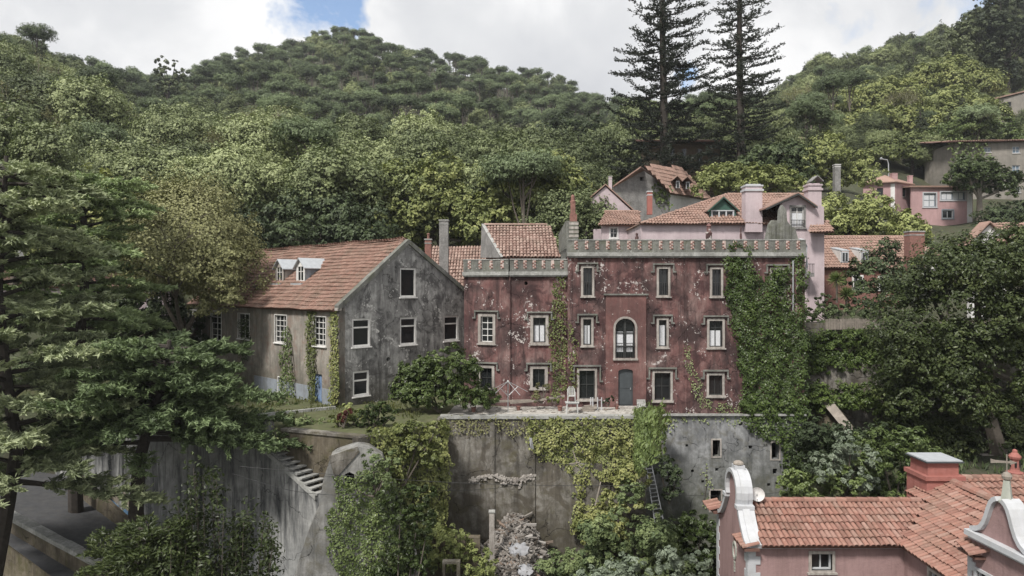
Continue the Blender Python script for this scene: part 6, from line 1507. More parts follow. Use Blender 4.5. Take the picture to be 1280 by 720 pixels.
for kd in ('pine', 'broad', 'conif'):
    for lod, (leaf, cover, ns_) in enumerate(((.27, 1.6, 3), (.38, 1.4, 4))):
        for s_ in range(ns_):
            nm, lm, bk, cm, tm = template(kd, leaf, 100+s_*7+lod*31+len(kd), cover)
            LODS.setdefault((kd, lod), []).append((nm, cm.mesh(nm+'_crown', LM[lm]), tm.mesh(nm+'_trunk', M[bk])))
def place(kd, lod, x, y, z, sc, rz, label, group, v=None):
    nm, cm, tm = LODS[(kd, lod)][v if v is not None else random.randrange(len(LODS[(kd, lod)]))]
    t = bpy.data.objects.new(nm, None); COL.objects.link(t); t.location = (x, y, z); t.rotation_euler = (0, 0, rz); t.scale = (sc, sc, sc*random.uniform(.9, 1.12))
    t['label'] = label; t['category'] = 'tree'; t['group'] = group
    for n_, m in (('crown', cm), ('trunk', tm)):
        c = bpy.data.objects.new(n_, m); COL.objects.link(c); c.parent = t
    return t
# horizon of the bare ground, so that trees wholly behind a crest are left out
UU = np.linspace(-.84, .84, 169); YY = np.arange(46, 480, 3.)
GX, GY = np.meshgrid(UU, YY, indexing='ij'); GS = (ground_h(GX*GY, GY)-EYE)/GY; CM_ = np.maximum.accumulate(GS, axis=1)
random.seed(5); cand = []
y = 60.
while y < 430:
    step = 6.4+y*.013 if y < 120 else 5.2+y*.007; x = -.84*y
    while x < .84*y:
        xx, yy = x+random.uniform(-.45, .45)*step, y+random.uniform(-.45, .45)*step; x += step
        u = xx/yy; px = 640+u*F
        if px > 735 and yy < (97 if px < 1050 else 122): continue
        if px > 730 and px < 1010 and yy < 100: continue
        if px > 1225 and 150 < yy < 176: continue
        if px < 240 and yy < 74: continue
        if px > 225 and px < 620 and yy < 70: continue
        z = float(ground_h(np.array([xx]), np.array([yy]))[0])
        iu = min(168, max(0, int((u+.84)/1.68*168))); iy = max(0, int((yy-46)/3)-3)
        if yy > 75 and (z+11-EYE)/yy < CM_[iu, min(iy, CM_.shape[1]-1)]-.004: continue
        cand.append((yy, xx, z, px))
    y += step*.88
random.shuffle(cand); picked = []
for (yy, xx, z, px) in cand:
    f = random.random()
    zone = 'left' if px < 300 and yy < 200 else ('right' if px > 950 else 'far')
    n1 = math.sin(xx*.045+1.3)*math.sin(yy*.031+.4)+.5*math.sin(xx*.021-yy*.017)
    if zone == 'far': kd = 'pine' if (z > 45 and f < .72) or f < .22+.2*n1 else ('conif' if f > .93-.04*n1 else 'broad')
    elif zone == 'left': kd = 'broad' if f < .80 else ('pine' if f < .93 else 'conif')
    else: kd = 'broad' if f < .72 else ('conif' if f > .86 or (px > 1170 and yy > 160) else 'pine')
    picked.append((yy, xx, z, px, kd, zone))
picked.sort()
SRC = []; cnt = {'pine': 0, 'broad': 0, 'conif': 0}; rest = {'pine': [], 'broad': [], 'conif': []}
NM = {'pine': 'umbrella pine with rounded grey green crown', 'broad': 'round crowned broadleaf tree', 'conif': 'dark pointed conifer'}
ZN = {'far': 'on the big wooded hill', 'left': 'on the wooded slope at the left', 'right': 'on the wooded slope at the right'}
for (yy, xx, z, px, kd, zone) in picked:
    sc = random.uniform(.78, 1.18)*(1.15 if kd == 'broad' and yy < 120 else 1)*(.75 if zone == 'right' and kd == 'broad' and yy < 190 else 1)
    if yy > 120: sc *= .74 if yy > 150 else .85
    if kd == 'conif' and px < 1100: sc *= .8
    if cnt[kd] < 298:
        cnt[kd] += 1; lod_ = 0 if yy < 150 else 1; band_ = ' up top' if z > 75 else (' midway' if z > 35 else ' low down'); t_ = place(kd, 0 if yy < 150 else 1, xx, yy, z, sc, random.uniform(0, 6.28), NM[kd]+' '+ZN[zone]+band_, {'pine': 'umbrella pines', 'broad': 'broadleaf trees', 'conif': 'dark conifers'}[kd]+' '+ZN[zone]+band_)
        if lod_ == 1: SRC.append((t_, kd))
    else: rest[kd].append((xx, yy, z, sc, random.uniform(0, 6.28)))
def scatter(name, src, pts, label):
    """one object of many far trees: geometry nodes put the crown and trunk of a tree that stands in the scene on points"""
    me = bpy.data.meshes.new(name); me.from_pydata([(p[0], p[1], p[2]) for p in pts], [], [])
    for an, k in (('size', 3), ('turn', 4)):
        a = me.attributes.new(an, 'FLOAT', 'POINT'); a.data.foreach_set('value', np.array([p[k] for p in pts], np.float32))
    o = bpy.data.objects.new(name, me); COL.objects.link(o)
    g = bpy.data.node_groups.new(name, 'GeometryNodeTree'); g.interface.new_socket('Geometry', in_out='INPUT', socket_type='NodeSocketGeometry'); g.interface.new_socket('Geometry', in_out='OUTPUT', socket_type='NodeSocketGeometry')
    gi, go = g.nodes.new('NodeGroupInput'), g.nodes.new('NodeGroupOutput'); jn = g.nodes.new('GeometryNodeJoinGeometry')
    def attr(n_):
        q = g.nodes.new('GeometryNodeInputNamedAttribute'); q.data_type = 'FLOAT'; q.inputs['Name'].default_value = n_; return q.outputs['Attribute']
    cx = g.nodes.new('ShaderNodeCombineXYZ'); g.links.new(attr('turn'), cx.inputs[2]); sz = attr('size')
    for ch in src.children:
        oi = g.nodes.new('GeometryNodeObjectInfo'); oi.transform_space = 'ORIGINAL'; oi.inputs['Object'].default_value = ch; oi.inputs['As Instance'].default_value = True
        ip = g.nodes.new('GeometryNodeInstanceOnPoints'); g.links.new(gi.outputs[0], ip.inputs['Points']); g.links.new(oi.outputs['Geometry'], ip.inputs['Instance'])
        g.links.new(cx.outputs[0], ip.inputs['Rotation']); g.links.new(sz, ip.inputs['Scale']); g.links.new(ip.outputs[0], jn.inputs[0])
    g.links.new(jn.outputs[0], go.inputs[0]); md = o.modifiers.new('scatter', 'NODES'); md.node_group = g
    kind(o, 'stuff'); o['label'] = label; o['category'] = 'wood'
for kd, lst in rest.items():
    srcs = {}
    for (t_, k_) in SRC:
        if k_ == kd: srcs.setdefault(t_.children[0].data.name, t_)
    srcs = list(srcs.values())[:4]
    if not lst: continue
    for q, sr in enumerate(srcs):
        scatter('distant_wood', sr, lst[q::len(srcs)], 'far wood of %s covering the upper hillsides' % {'pine': 'pines', 'broad': 'broadleaf trees', 'conif': 'dark conifers'}[kd])

# ---- bare grey trees that stand out of the wood
for k, (px, Y, H_) in enumerate(((40, 92, 13), (92, 84, 12), (150, 100, 13), (262, 88, 12), (308, 104, 13), (352, 118, 14), (560, 112, 12), (675, 98, 12), (1120, 150, 12), (1010, 150, 13), (28, 112, 14), (205, 92, 11))):
    x = P(px, 0, Y).x; z = float(ground_h(np.array([x]), np.array([float(Y)]))[0]); mbk, tips = branchy((x, Y, z), H_, 1.0, 5, 60+k, .24, (random.uniform(-.15, .15), 0))
    t = thing('bare_tree', (x, Y, z), 'leafless pale grey tree standing among the green crowns of the wooded slope', 'tree', 'leafless trees in the wood'); mk('trunk', mbk, M['barkpale'], t)
    mb = MB(); clumps(mb, tips+rng.normal(size=tips.shape)*.3, unit(rng.normal(size=tips.shape)), .7, 7, .8, .26, .15, up=.3, rnd=1.1); mk('crown', mb, LM['brown'], t)
# ---- named big trees
araucaria('araucaria', (P(829, 0, 84).x, 84, 17.0), 44, 7.3, 'left one of the two very tall tiered araucarias, dark against the sky')
araucaria('araucaria', (P(925, 0, 88).x, 88, 17.5), 42, 6.6, 'right one of the two very tall tiered araucarias, dark against the sky')
def silh(pts):
    xs_, ys_ = zip(*pts); return lambda px: float(np.interp(px, xs_, ys_))
random.seed(21)
def bigtree(name, Y, base, top, bot, px0, px1, n, rpx, leafm, leaf, label, jit=2.0, **kw):
    lobes = fill_lobes(px0, px1, silh(top), silh(bot), Y, n, rpx, jit)
    return tree(name, base, lobes, leafm, leaf, label, **kw)
def gz(px, Y): x = P(px, 0, Y).x; return (x, Y, float(ground_h(np.array([x]), np.array([float(Y)]))[0]))
bigtree('oak_tree', 72, gz(560, 73), [(468, 250), (500, 205), (560, 190), (620, 195)], [(468, 315), (620, 320)], 468, 612, 34, 24, 'oak', .34, 'left part of the big olive green oak clump behind the roofs', r=.45, cover=1.9)
bigtree('oak_tree', 70, gz(665, 71), [(590, 205), (640, 182), (700, 190), (745, 225), (758, 250)], [(590, 320), (758, 300)], 592, 757, 40, 24, 'oak', .34, 'right part of the big olive green oak clump behind the castle', r=.5, cover=1.9)
bigtree('dark_oak_tree', 66, gz(390, 67), [(300, 285), (340, 255), (400, 238), (450, 245), (490, 280)], [(300, 325), (490, 325)], 302, 488, 34, 22, 'dark', .32, 'dark green spreading tree just above the grey house roof ridge', r=.4, cover=1.9)
bigtree('pale_tree', 104, gz(500, 106), [(440, 215), (500, 200), (560, 185), (600, 195)], [(440, 250), (600, 245)], 440, 600, 26, 15, 'lime', .40, 'pale yellow green tree behind the oak clump', r=.4)
bigtree('pale_tree', 95, gz(380, 96), [(330, 215), (380, 195), (430, 200), (450, 225)], [(330, 270), (450, 262)], 330, 450, 24, 16, 'lime', .38, 'pale green tree above the dark spreading tree', r=.4)
bigtree('grey_green_tree', 128, gz(715, 130), [(668, 150), (700, 128), (740, 140), (765, 170)], [(668, 215), (765, 215)], 670, 764, 26, 15, 'dark', .45, 'dark grey green tree left of the araucarias', r=.4)
bigtree('willow_like_tree', 74, gz(935, 75), [(872, 218), (890, 202), (935, 196), (975, 203), (1000, 225)], [(872, 246), (1000, 250)], 874, 998, 30, 15, 'lime', .26, 'pale feathery green rounded tree behind the pink house roof', r=.3, up=.9)
bigtree('dark_round_tree', 84, gz(975, 85), [(935, 195), (965, 172), (1000, 180), (1018, 205)], [(935, 225), (1018, 238)], 936, 1016, 22, 15, 'dark', .30, 'dark rounded tree to the right of the araucarias', r=.3)
bigtree('pale_tree', 100, gz(1045, 101), [(1004, 185), (1040, 163), (1075, 180), (1088, 205)], [(1004, 240), (1088, 238)], 1005, 1086, 24, 15, 'lime', .34, 'tall pale green tree left of the street lamp', r=.3)
bigtree('pale_tree', 72, gz(1085, 73), [(1028, 250), (1060, 236), (1110, 244), (1155, 280)], [(1028, 305), (1155, 305)], 1030, 1153, 32, 16, 'lime', .27, 'broad pale green tree in front of the pink hillside house', r=.3)
bigtree('green_tree', 103, gz(1225, 104), [(1188, 210), (1215, 186), (1250, 195), (1266, 220)], [(1188, 240), (1266, 250)], 1190, 1264, 26, 13, 'ivy', .34, 'fresh green tree on a pale trunk before the grey brown house', r=.45, barkm='barkpale')
bigtree('green_bush_tree', 129, gz(1205, 130), [(1165, 165), (1200, 142), (1250, 146), (1290, 158)], [(1165, 205), (1290, 190)], 1166, 1288, 30, 14, 'ivy', .40, 'bright green ivy covered tree above the roof of the grey brown house', r=.4)
for k, (x0, x1, yt, yb, Y, lm_, lab) in enumerate(((1080, 1200, 168, 200, 128, 'oak', 'lowest rounded olive thicket on the right slope'), (1050, 1170, 128, 172, 142, 'oak', 'middle rounded olive thicket on the right slope'), (1120, 1245, 108, 160, 150, 'lime', 'pale rounded thicket below the dark conifers on the right slope'),
        (1060, 1150, 96, 140, 165, 'oak', 'upper rounded thicket on the right slope'), (1150, 1250, 66, 115, 172, 'oak', 'olive thicket under the tall dark conifers at the right'), (1000, 1075, 140, 190, 150, 'oak', 'dark olive thicket at the left foot of the right slope'))):
    m_ = (x0+x1)/2; bigtree('thicket', Y, gz(m_, Y+1), [(x0, yt+22), (m_-20, yt+2), (m_+20, yt), (x1, yt+24)], [(x0, yb), (x1, yb)], x0, x1, 30, 16, lm_, .5, lab, r=.3, group=None, jit=3)
for k, (px, top_, Y, hw, lab) in enumerate(((1195, 8, 178, 22, 'leftmost tall dark conifer at the upper right corner'), (1228, -30, 182, 26, 'second tall dark conifer from the left at the upper right corner'), (1262, -50, 180, 28, 'tall dark conifer at the right edge of the picture'))):
    b = gz(px, Y); bigtree('tall_conifer', Y, b, [(px-hw, top_+60), (px, top_), (px+hw, top_+60)], [(px-hw, 112), (px+hw, 112)], px-hw, px+hw, 34, 12, 'conif', .55, lab, r=.5, barkm='barkdark', jit=2.5)
bigtree('dark_windswept_conifer', 205, gz(213, 206), [(195, 95), (205, 68), (220, 72), (230, 95)], [(195, 118), (230, 118)], 196, 229, 20, 7, 'conif', .55, 'lone dark conifer standing up in the saddle of the skyline', r=.5, barkm='barkdark')

# ---- trees at the left, middle distance
mbk, tips = branchy((-22.8, 47.5, 0), 12.5, 1.0, depth=5, seed=8, r=.28)
t = thing('half_bare_tree', (-22.8, 47.5, 0), 'half bare brownish tree with pale twigs at the left end of the grey house', 'tree'); mk('trunk', mbk, M['bark'], t)
o_ = unit(tips-np.array([-22.8, 47.5, 7.])); mb = MB(); clumps(mb, tips+rng.normal(size=tips.shape)*.2, o_, .85, 26, .8, .20, .13, up=.3, rnd=1.1)
c = pxlobes([(235, 300, 60, 60, 49), (200, 330, 40, 45, 50), (270, 330, 38, 45, 51.5), (230, 260, 40, 28, 51)], 51)
c += pxlobes([(272, 345, 24, 28), (288, 372, 16, 16), (262, 385, 18, 18), (282, 325, 20, 18)], 44.5); c += pxlobes([(190, 290, 34, 34, 48), (285, 300, 30, 30, 49), (215, 345, 40, 34, 47), (265, 355, 30, 30, 48), (240, 262, 44, 32, 49)], 48)
lobe_leaves(mb, c, .19, cover=1.7, rough=.28); mk('crown', mb, LM['brown'], t)
for (x0, x1, yt, yb, Y, lm_, nm_, lab, r_) in ((60, 200, 205, 330, 58, 'oak', 'olive_tree', 'olive green tree rising behind the layered conifers', 24), (-60, 90, 130, 300, 64, 'broad', 'tall_tree', 'tall dull green tree at the far left behind the conifers', 28),
        (150, 260, 190, 280, 74, 'broad', 'olive_tree', 'dull green tree above the half bare brownish tree', 20), (255, 330, 250, 350, 62, 'dark', 'dark_tree', 'dark tree beyond the left end of the grey house roof', 17), (90, 180, 370, 440, 52, 'dark', 'dark_shrub_tree', 'dark green tree filling the gap under the half bare tree', 18), (215, 262, 350, 470, 54, 'dark', 'dark_shrub_tree', 'dark leafy tree against the glazed end of the grey house', 13)):
    m_ = (x0+x1)/2; bigtree(nm_, Y, gz(m_, Y+.5), [(x0, yt+40), (m_, yt), (x1, yt+40)], [(x0, yb), (x1, yb)], x0, x1, 34, r_, lm_, .26, lab, r=.35, cover=1.8)

# ---- layered cypresses in the left foreground
random.seed(31)
def brs(n, s0, s1, lmin, lmax, az0=0, az1=360, rise=(.02, .28), taper=.55):
    r_ = []
    for i in range(n):
        s = s0+(s1-s0)*(i+random.random())/n; r_.append((s, az0+(az1-az0)*((i*.618) % 1), random.uniform(lmin, lmax)*(1-taper*(s-s0)/(1-s0+1e-6)), random.uniform(*rise)))
    return r_
c2b = (P(176, 0, 33.5).x, 33.5, -7.8)
tr = [c2b, P(170, 640, 33.4), P(174, 575, 33.2), P(190, 520, 33), P(205, 470, 32.8), P(212, 425, 32.8)]
b2 = brs(46, .52, .97, 3.2, 5.4, rise=(-.05, .42), taper=.35)+[(.50, 88, 7.4, .06), (.53, 100, 6.6, .02), (.56, 78, 6.2, .12), (.48, 262, 5.2, .02), (.52, 280, 5.0, .1), (.62, 120, 5.5, .08), (.44, 150, 2.6, -.1), (.66, 92, 6.0, .18)]
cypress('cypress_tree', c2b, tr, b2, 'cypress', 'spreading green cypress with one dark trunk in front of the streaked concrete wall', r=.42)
c1b = (P(-20, 0, 31).x, 31, -8.5)
tr = [c1b, P(4, 660, 31), P(22, 560, 31.3), P(6, 460, 31.6), P(-2, 360, 32), P(4, 270, 32), P(8, 195, 32)]
b1 = brs(80, .24, .98, 4.2, 7.0, rise=(-.10, .40), taper=.42)
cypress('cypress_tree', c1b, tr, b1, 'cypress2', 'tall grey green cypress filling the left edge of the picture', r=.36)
c3b = (P(95, 0, 40).x, 40, -6.2)
tr = [c3b, P(92, 520, 40), P(100, 420, 40), P(108, 330, 40), P(104, 262, 40), P(98, 225, 40)]
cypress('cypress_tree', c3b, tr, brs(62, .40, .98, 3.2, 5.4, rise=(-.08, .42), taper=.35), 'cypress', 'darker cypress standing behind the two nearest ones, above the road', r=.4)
# low green spray at the bottom and leafy shrub with upright stems
cb = (P(170, 0, 25).x, 25, -8.8); tr = [cb, P(175, 740, 25), P(180, 690, 25), P(185, 655, 25)]
cypress('young_cypress', cb, tr, brs(34, .35, .95, 1.6, 3.0, rise=(.0, .45)), 'big', 'low green conifer spray at the bottom left', r=.12, blade=.22)
def upright(name, px0, px1, top, Y, n, leafm, leaf, label, seed=3):
    rd = random.Random(seed); t = thing(name, (P((px0+px1)/2, 0, Y).x, Y, -9), label, 'bush'); st = MB(); Cs, Os = [], []
    for i in range(n):
        px = rd.uniform(px0, px1); b = Vector((P((px+(px0+px1)/2)/2, 0, Y).x, Y+rd.uniform(-.5, .5), -9)); e = P(px, top(px)+rd.uniform(0, 40), Y+rd.uniform(-.9, .9)); m = b.lerp(e, .5)+Vector((rd.uniform(-.2, .2), 0, 0))
        st.tube([b, m, e], [.04, .028, .01], 5)
        for f in np.linspace(.25, 1, 14):
            p = b.lerp(m, f*2) if f < .5 else m.lerp(e, f*2-1); Cs.append(V3(p)+rng.normal(size=3)*.1); Os.append(rng.normal(size=3)+np.array([0, 0, .3]))
    mb = MB(); clumps(mb, np.array(Cs), unit(np.array(Os)), .34, 20, 1.0, leaf, leaf*.55, up=.35, rnd=1.1); mk('foliage', mb, LM[leafm], t); mk('stem', st, M['bark'], t); return t
upright('leafy_shrub', 212, 345, silh([(212, 660), (240, 575), (262, 570), (290, 640), (320, 630), (345, 660)]), 26, 34, 'big', .17, 'tall glossy leafy shrub with upright stems at the foot of the streaked wall')
upright('leafy_shrub', 150, 260, silh([(150, 700), (200, 670), (260, 690)]), 24.5, 16, 'big', .16, 'lower leafy shrub at the bottom edge, left of the tall leafy one', 5)

# ---- big dark tree at the right
random.seed(77)
TB = (P(1252, 0, 41).x, 41, -3.6)
lobes = fill_lobes(1116, 1310, silh([(1116, 400), (1135, 335), (1165, 292), (1200, 276), (1232, 296), (1258, 282), (1310, 264)]), silh([(1116, 540), (1150, 570), (1180, 580), (1310, 560)]), 40, 80, 27, 2.2)
tree('broad_dark_tree', TB, lobes, 'big', .17, 'huge dark green broadleaf tree at the right edge of the picture', r=.5, cc=P(1220, 420, 41), cover=2.1, k=22, rough=.2)
mbk, tips = branchy(P(1185, 395, 39.5), 4.0, 1.1, 4, 12, .07); t = thing('bare_twigs', P(1185, 395, 39.5), 'pale bare twigs poking out of the top of the huge dark tree', 'branch'); mk('limb', mbk, M['barkpale'], t)

# ---- garden right of the castle
lob = lambda lst, Y: pxlobes(lst, Y)
shrub('garden_conifer', lob([(1102, 345, 26, 34), (1080, 375, 20, 20), (1118, 370, 22, 26), (1108, 316, 14, 16), (1092, 334, 14, 16)], 50), 'dark', .20, 'dark feathery garden tree in front of the low tiled house')
shrub('garden_shrub', lob([(1072, 338, 14, 16), (1066, 352, 12, 14)], 53), 'ivy', .2, 'bright green shrub beside the low tiled house wall')
shrub('garden_shrub', lob([(1141, 338, 14, 14), (1150, 332, 10, 12)], 52), 'oak', .2, 'fresh green shrub below the broad brown chimney')
def spiky(px, py, Y, r_, label, n=40):
    t = thing('yucca_plant', P(px, py+r_*1.2, Y), label, 'plant'); c = V3(P(px, py, Y)); s = r_*Y/F; d = unit(rng.normal(size=(n*6, 3))+np.array([0, 0, .5])); mb = MB(); cards(mb, c+d*s*.5, np.cross(d, rng.normal(size=d.shape)), s*.95, .05, rng.random(len(d)), d, bend=0); mk('foliage', mb, LM['ivy'], t)
    mb = MB(); mb.tube([P(px, py, Y), P(px, py+r_*2.2, Y)], .08, 6); mk('trunk', mb, M['bark'], t)
spiky(1046, 350, 50, 13, 'spiky yucca with a stem against the brownish wall right of the pink house'); spiky(1058, 368, 49.5, 12, 'lower spiky yucca right of the pink house'); 
shrub('clipped_hedge', lob([(1013+k*9, 391+2*math.sin(k), 9, 8) for k in range(10)]+[(1010+k*10, 402+1.5*math.sin(k*2), 9, 6) for k in range(4)], 45.5), 'dark', .15, 'upper dark hedge at the foot of the pink house', cover=2.4)
shrub('clipped_hedge', lob([(1028, 376, 8, 10), (1036, 380, 9, 9), (1024, 385, 8, 6)], 47), 'dark', .15, 'small rounded dark bush against the corner of the pink house')
for (py0, r_, Y, lab) in ((427, 12, 44.0, 'top tier of the overgrown garden hedge right of the castle'), (455, 15, 43.4, 'middle tier of the overgrown garden hedge right of the castle'), (500, 19, 42.0, 'lowest tier of the overgrown garden hedge right of the castle')):
    shrub('overgrown_hedge', lob([(1008+k*12+random.uniform(-3, 3), py0+random.uniform(-4, 4), 13, r_) for k in range(10)], Y), 'ivydark', .13, lab, cover=2.6, rough=.12)
ivy('ivy_curtain', TW, [[(1004, 412), (1140, 412), (1140, 590), (1004, 590)]], 'ivydark', 'dark ivy hanging down the stepped garden wall right of the castle', leaf=.18, dens=70, thick=.6, holes=.05)
random.seed(9)
shrub('green_bank_shrub', fill_lobes(1075, 1185, silh([(1075, 535), (1110, 525), (1150, 540), (1185, 575)]), silh([(1075, 640), (1185, 640)]), 35, 30, 18, 1.2), 'ivy', .16, 'bright green trailing shrub bank behind the salmon chimney', cover=2.2)
shrub('green_bank_shrub', fill_lobes(985, 1080, silh([(985, 585), (1030, 590), (1080, 560)]), silh([(985, 650), (1080, 650)]), 33.5, 26, 16, 1.2), 'ivy', .15, 'dark green shrub bank just above the near tiled roof ridge', cover=2.2)
shrub('silver_green_bush', fill_lobes(1022, 1090, silh([(1022, 560), (1055, 534), (1090, 560)]), silh([(1022, 612), (1090, 612)]), 33, 26, 13, .9), 'grey', .17, 'rounded silvery grey green bush right of the castle basement', cover=2.0)
shrub('dark_bank_shrub', fill_lobes(1000, 1100, silh([(1000, 520), (1050, 530), (1100, 510)]), silh([(1000, 600), (1100, 600)]), 38.5, 26, 18, 1.2), 'dark', .16, 'dark shrub mass below the stepped garden wall', cover=2.2)
shrub('shade_shrub', fill_lobes(1180, 1300, silh([(1180, 560), (1240, 550), (1300, 560)]), silh([(1180, 585), (1300, 575)]), 43, 16, 14, 1.2), 'dark', .16, 'low dark undergrowth in the shade of the huge dark tree')

bigtree('hillside_shrub', 101, gz(1245, 102), [(1222, 272), (1240, 254), (1300, 246)], [(1222, 300), (1300, 300)], 1224, 1300, 28, 12, 'dark', .34, 'dark shrubs on the slope right of the pink hillside house', r=.2, cat='bush')
# ---- terrace shrubs
random.seed(14)
shrub('round_bush', fill_lobes(503, 607, silh([(503, 462), (520, 440), (552, 425), (585, 440), (607, 480)]), silh([(503, 505), (550, 522), (607, 512)]), 38.2, 44, 14, .9), 'ivy', .15, 'big round dark green bush in front of the grey gable, beside the castle', cover=2.4, base=(P(550, 0, 38.2).x, 38.2, 0))
for (x0, x1, yt, yb, Y, lm_, lab, n_) in ((352, 420, 515, 540, 35.2, 'ivyred', 'pale flowering hedge shrub above the open steps', 20), (415, 450, 503, 535, 34.6, 'oak', 'green shrub behind the dark red plant on the terrace', 14), (448, 492, 500, 540, 34.3, 'ivy', 'fresh green feathery shrub at the terrace edge left of the big round bush', 18)):
    m_ = (x0+x1)/2; shrub('terrace_shrub', fill_lobes(x0, x1, silh([(x0, yt+8), (m_, yt), (x1, yt+6)]), silh([(x0, yb), (x1, yb)]), Y, n_, 9, .6), lm_, .13, lab, cover=2.0)
shrub('red_leaved_plant', lob([(430, 522, 7, 8), (424, 528, 5, 6), (435, 516, 4, 5)], 33.9), 'red', .15, 'dark red leaved plant among the terrace shrubs', cat='plant')
shrub('terrace_shrub', lob([(676, 492, 9, 8), (670, 498, 7, 6), (684, 486, 6, 6), (678, 482, 7, 5)], 39.2), 'brown', .12, 'reddish brown withering shrub before the castle wing', cover=1.4)
shrub('terrace_shrub', lob([(690, 500, 8, 5), (698, 497, 6, 5)], 39.0), 'oak', .12, 'low green weeds under the propped plank', cover=1.6)
shrub('terrace_shrub', lob([(758, 503, 5, 5), (763, 500, 4, 5)], 38.9), 'dark', .11, 'little dark bush between the white posts and the castle door', cover=1.6)
shrub('house_foot_shrub', lob([(338, 506, 10, 7), (350, 502, 9, 8), (360, 507, 9, 6), (330, 500, 7, 6)], 41.0), 'ivy', .14, 'low green bush at the foot of the grey house side wall', cover=1.8)

for (x0, x1, yt, yb, Y, lm_, lab) in ((-70, 60, 385, 500, 47.5, 'dark', 'dark shrubbery behind the cypresses at the far left edge'), (50, 160, 395, 500, 47, 'dark', 'dark shrubbery behind the cypresses, left of the grey house yard'), (150, 245, 440, 505, 45.5, 'ivy', 'green shrubbery at the left end of the grey house yard'), (60, 250, 500, 540, 42, 'dark', 'low dark hedge along the top of the long street wall')):
    m_ = (x0+x1)/2; shrub('yard_shrub', fill_lobes(x0, x1, silh([(x0, yt+10), (m_, yt), (x1, yt+10)]), silh([(x0, yb), (x1, yb)]), Y, 34, 15, 1.2), lm_, .17, lab, cover=1.9)
shrub('yard_shrub', fill_lobes(100, 215, silh([(100, 352), (215, 350)]), silh([(100, 420), (215, 420)]), 50, 34, 15, 1.2), 'dark', .17, 'dark leafy screen hiding the pink roofed house at the left', cover=1.9)
shrub('creeper_mound', lob([(466, 575, 11, 13), (480, 590, 12, 14), (474, 606, 13, 13), (458, 596, 9, 10), (446, 612, 9, 9), (490, 575, 10, 12)], 30.4), 'ivyred', .12, 'loose creeper spilling over the shoulder of the pale buttress', cover=2.2, rough=.25)
random.seed(15)
# ---- climbers
ivy('ivy_climber', CM, [[(906, 306), (936, 306), (941, 345), (946, 392), (962, 396), (975, 392), (1006, 390), (1008, 512), (1000, 520), (930, 522), (925, 470), (918, 425), (912, 392), (906, 350)],
    [(938, 330), (948, 352), (958, 345), (970, 330), (986, 336), (986, 396), (940, 398)], [(990, 322), (1006, 318), (1007, 394), (994, 394)]], 'ivydark', 'great sheet of dark ivy covering the right end of the red castle', leaf=.16, dens=190, thick=.38, holes=.02)
ivy('ivy_climber', CM, [[(855, 425), (861, 430), (868, 462), (884, 500), (932, 508), (932, 520), (905, 516), (876, 510), (862, 480), (856, 450)]], 'ivyred', 'thin pale vine sweeping down across the red wall beside the great ivy', leaf=.10, dens=90, thick=.12, holes=.14, edge=.12)
ivy('ivy_climber', CL, [[(690, 345), (698, 340), (706, 345), (708, 420), (708, 490), (690, 498), (688, 440), (684, 400), (692, 370)]], 'ivylight', 'bright green climber on the castle wing beside the main block corner', leaf=.14, dens=110, thick=.22, holes=.08, edge=.2)
ivy('ivy_climber', CM, [[(712, 400), (720, 420), (722, 470), (716, 495), (711, 495)]], 'ivylight', 'bright green climber at the left corner of the castle main block', leaf=.14, dens=100, thick=.2, holes=.08, edge=.15)
ivy('ivy_climber', CB, [[(925, 500), (1010, 500), (1012, 600), (1014, 650), (985, 650), (982, 600), (975, 560), (955, 545), (938, 540), (925, 525)]], 'ivydark', 'ivy spilling from the castle down the right end of the grey basement wall', leaf=.17, dens=120, thick=.45, holes=.04)
ivy('ivy_climber', CB, [[(802, 517), (930, 519), (930, 530), (880, 526), (850, 530), (802, 528)], [(818, 527), (842, 527), (838, 545), (820, 542)], [(880, 575), (886, 575), (888, 620), (882, 640), (879, 620)]], 'ivyred', 'thin creeper fringe along the top of the grey basement wall', leaf=.12, dens=60, thick=.15, holes=.12)
ivy('ivy_climber', RW, [[(655, 523), (792, 522), (797, 560), (792, 600), (760, 600), (740, 592), (738, 640), (728, 662), (716, 655), (716, 600), (706, 585), (676, 572), (660, 556)], ], 'ivylight', 'yellow green creeper hanging over the right half of the retaining wall', leaf=.16, dens=130, thick=.5, holes=.05)
ivy('ivy_climber', RW, [[(556, 522), (655, 523), (655, 545), (620, 538), (590, 545), (556, 540)]], 'brown', 'withered brown creeper fringe under the terrace edge', leaf=.13, dens=80, thick=.25, holes=.08)
ivy('ivy_climber', RR, [[(793, 514), (840, 510), (835, 560), (820, 575), (798, 590)]], 'ivy', 'creeper heaped over the end wall above the steel ladder', leaf=.15, dens=80, thick=.35, holes=.03)
shrub('creeper_mound', lob([(800, 526, 11, 9), (812, 518, 11, 10), (822, 524, 11, 12), (806, 540, 9, 14), (815, 548, 8, 12), (830, 530, 8, 8)], 38.3), 'ivylight', .15, 'creeper mound crowning the end of the terrace by the castle door', cover=2.2)
ivy('ivy_curtain', BA, [[(458, 540), (556, 526), (556, 640), (548, 665), (505, 690), (470, 700), (455, 640)]], 'ivylight', 'thick yellow green creeper curtain over the bastion wall', leaf=.17, dens=150, thick=.7, holes=.0)
ivy('ivy_curtain', BS, [[(549, 526), (553, 526), (552, 640), (549, 650)]], 'ivylight', 'creeper on the side of the bastion wall', leaf=.16, dens=120, thick=.4, holes=.0)
shrub('creeper_mound', lob([(468, 556, 14, 16), (478, 590, 15, 18), (475, 548, 16, 14), (500, 542, 18, 14), (525, 540, 17, 12), (545, 538, 12, 11), (490, 565, 16, 16), (520, 560, 18, 16), (540, 575, 12, 20)], 33.2), 'ivylight', .16, 'bulging yellow green top of the creeper on the bastion', cover=2.4)
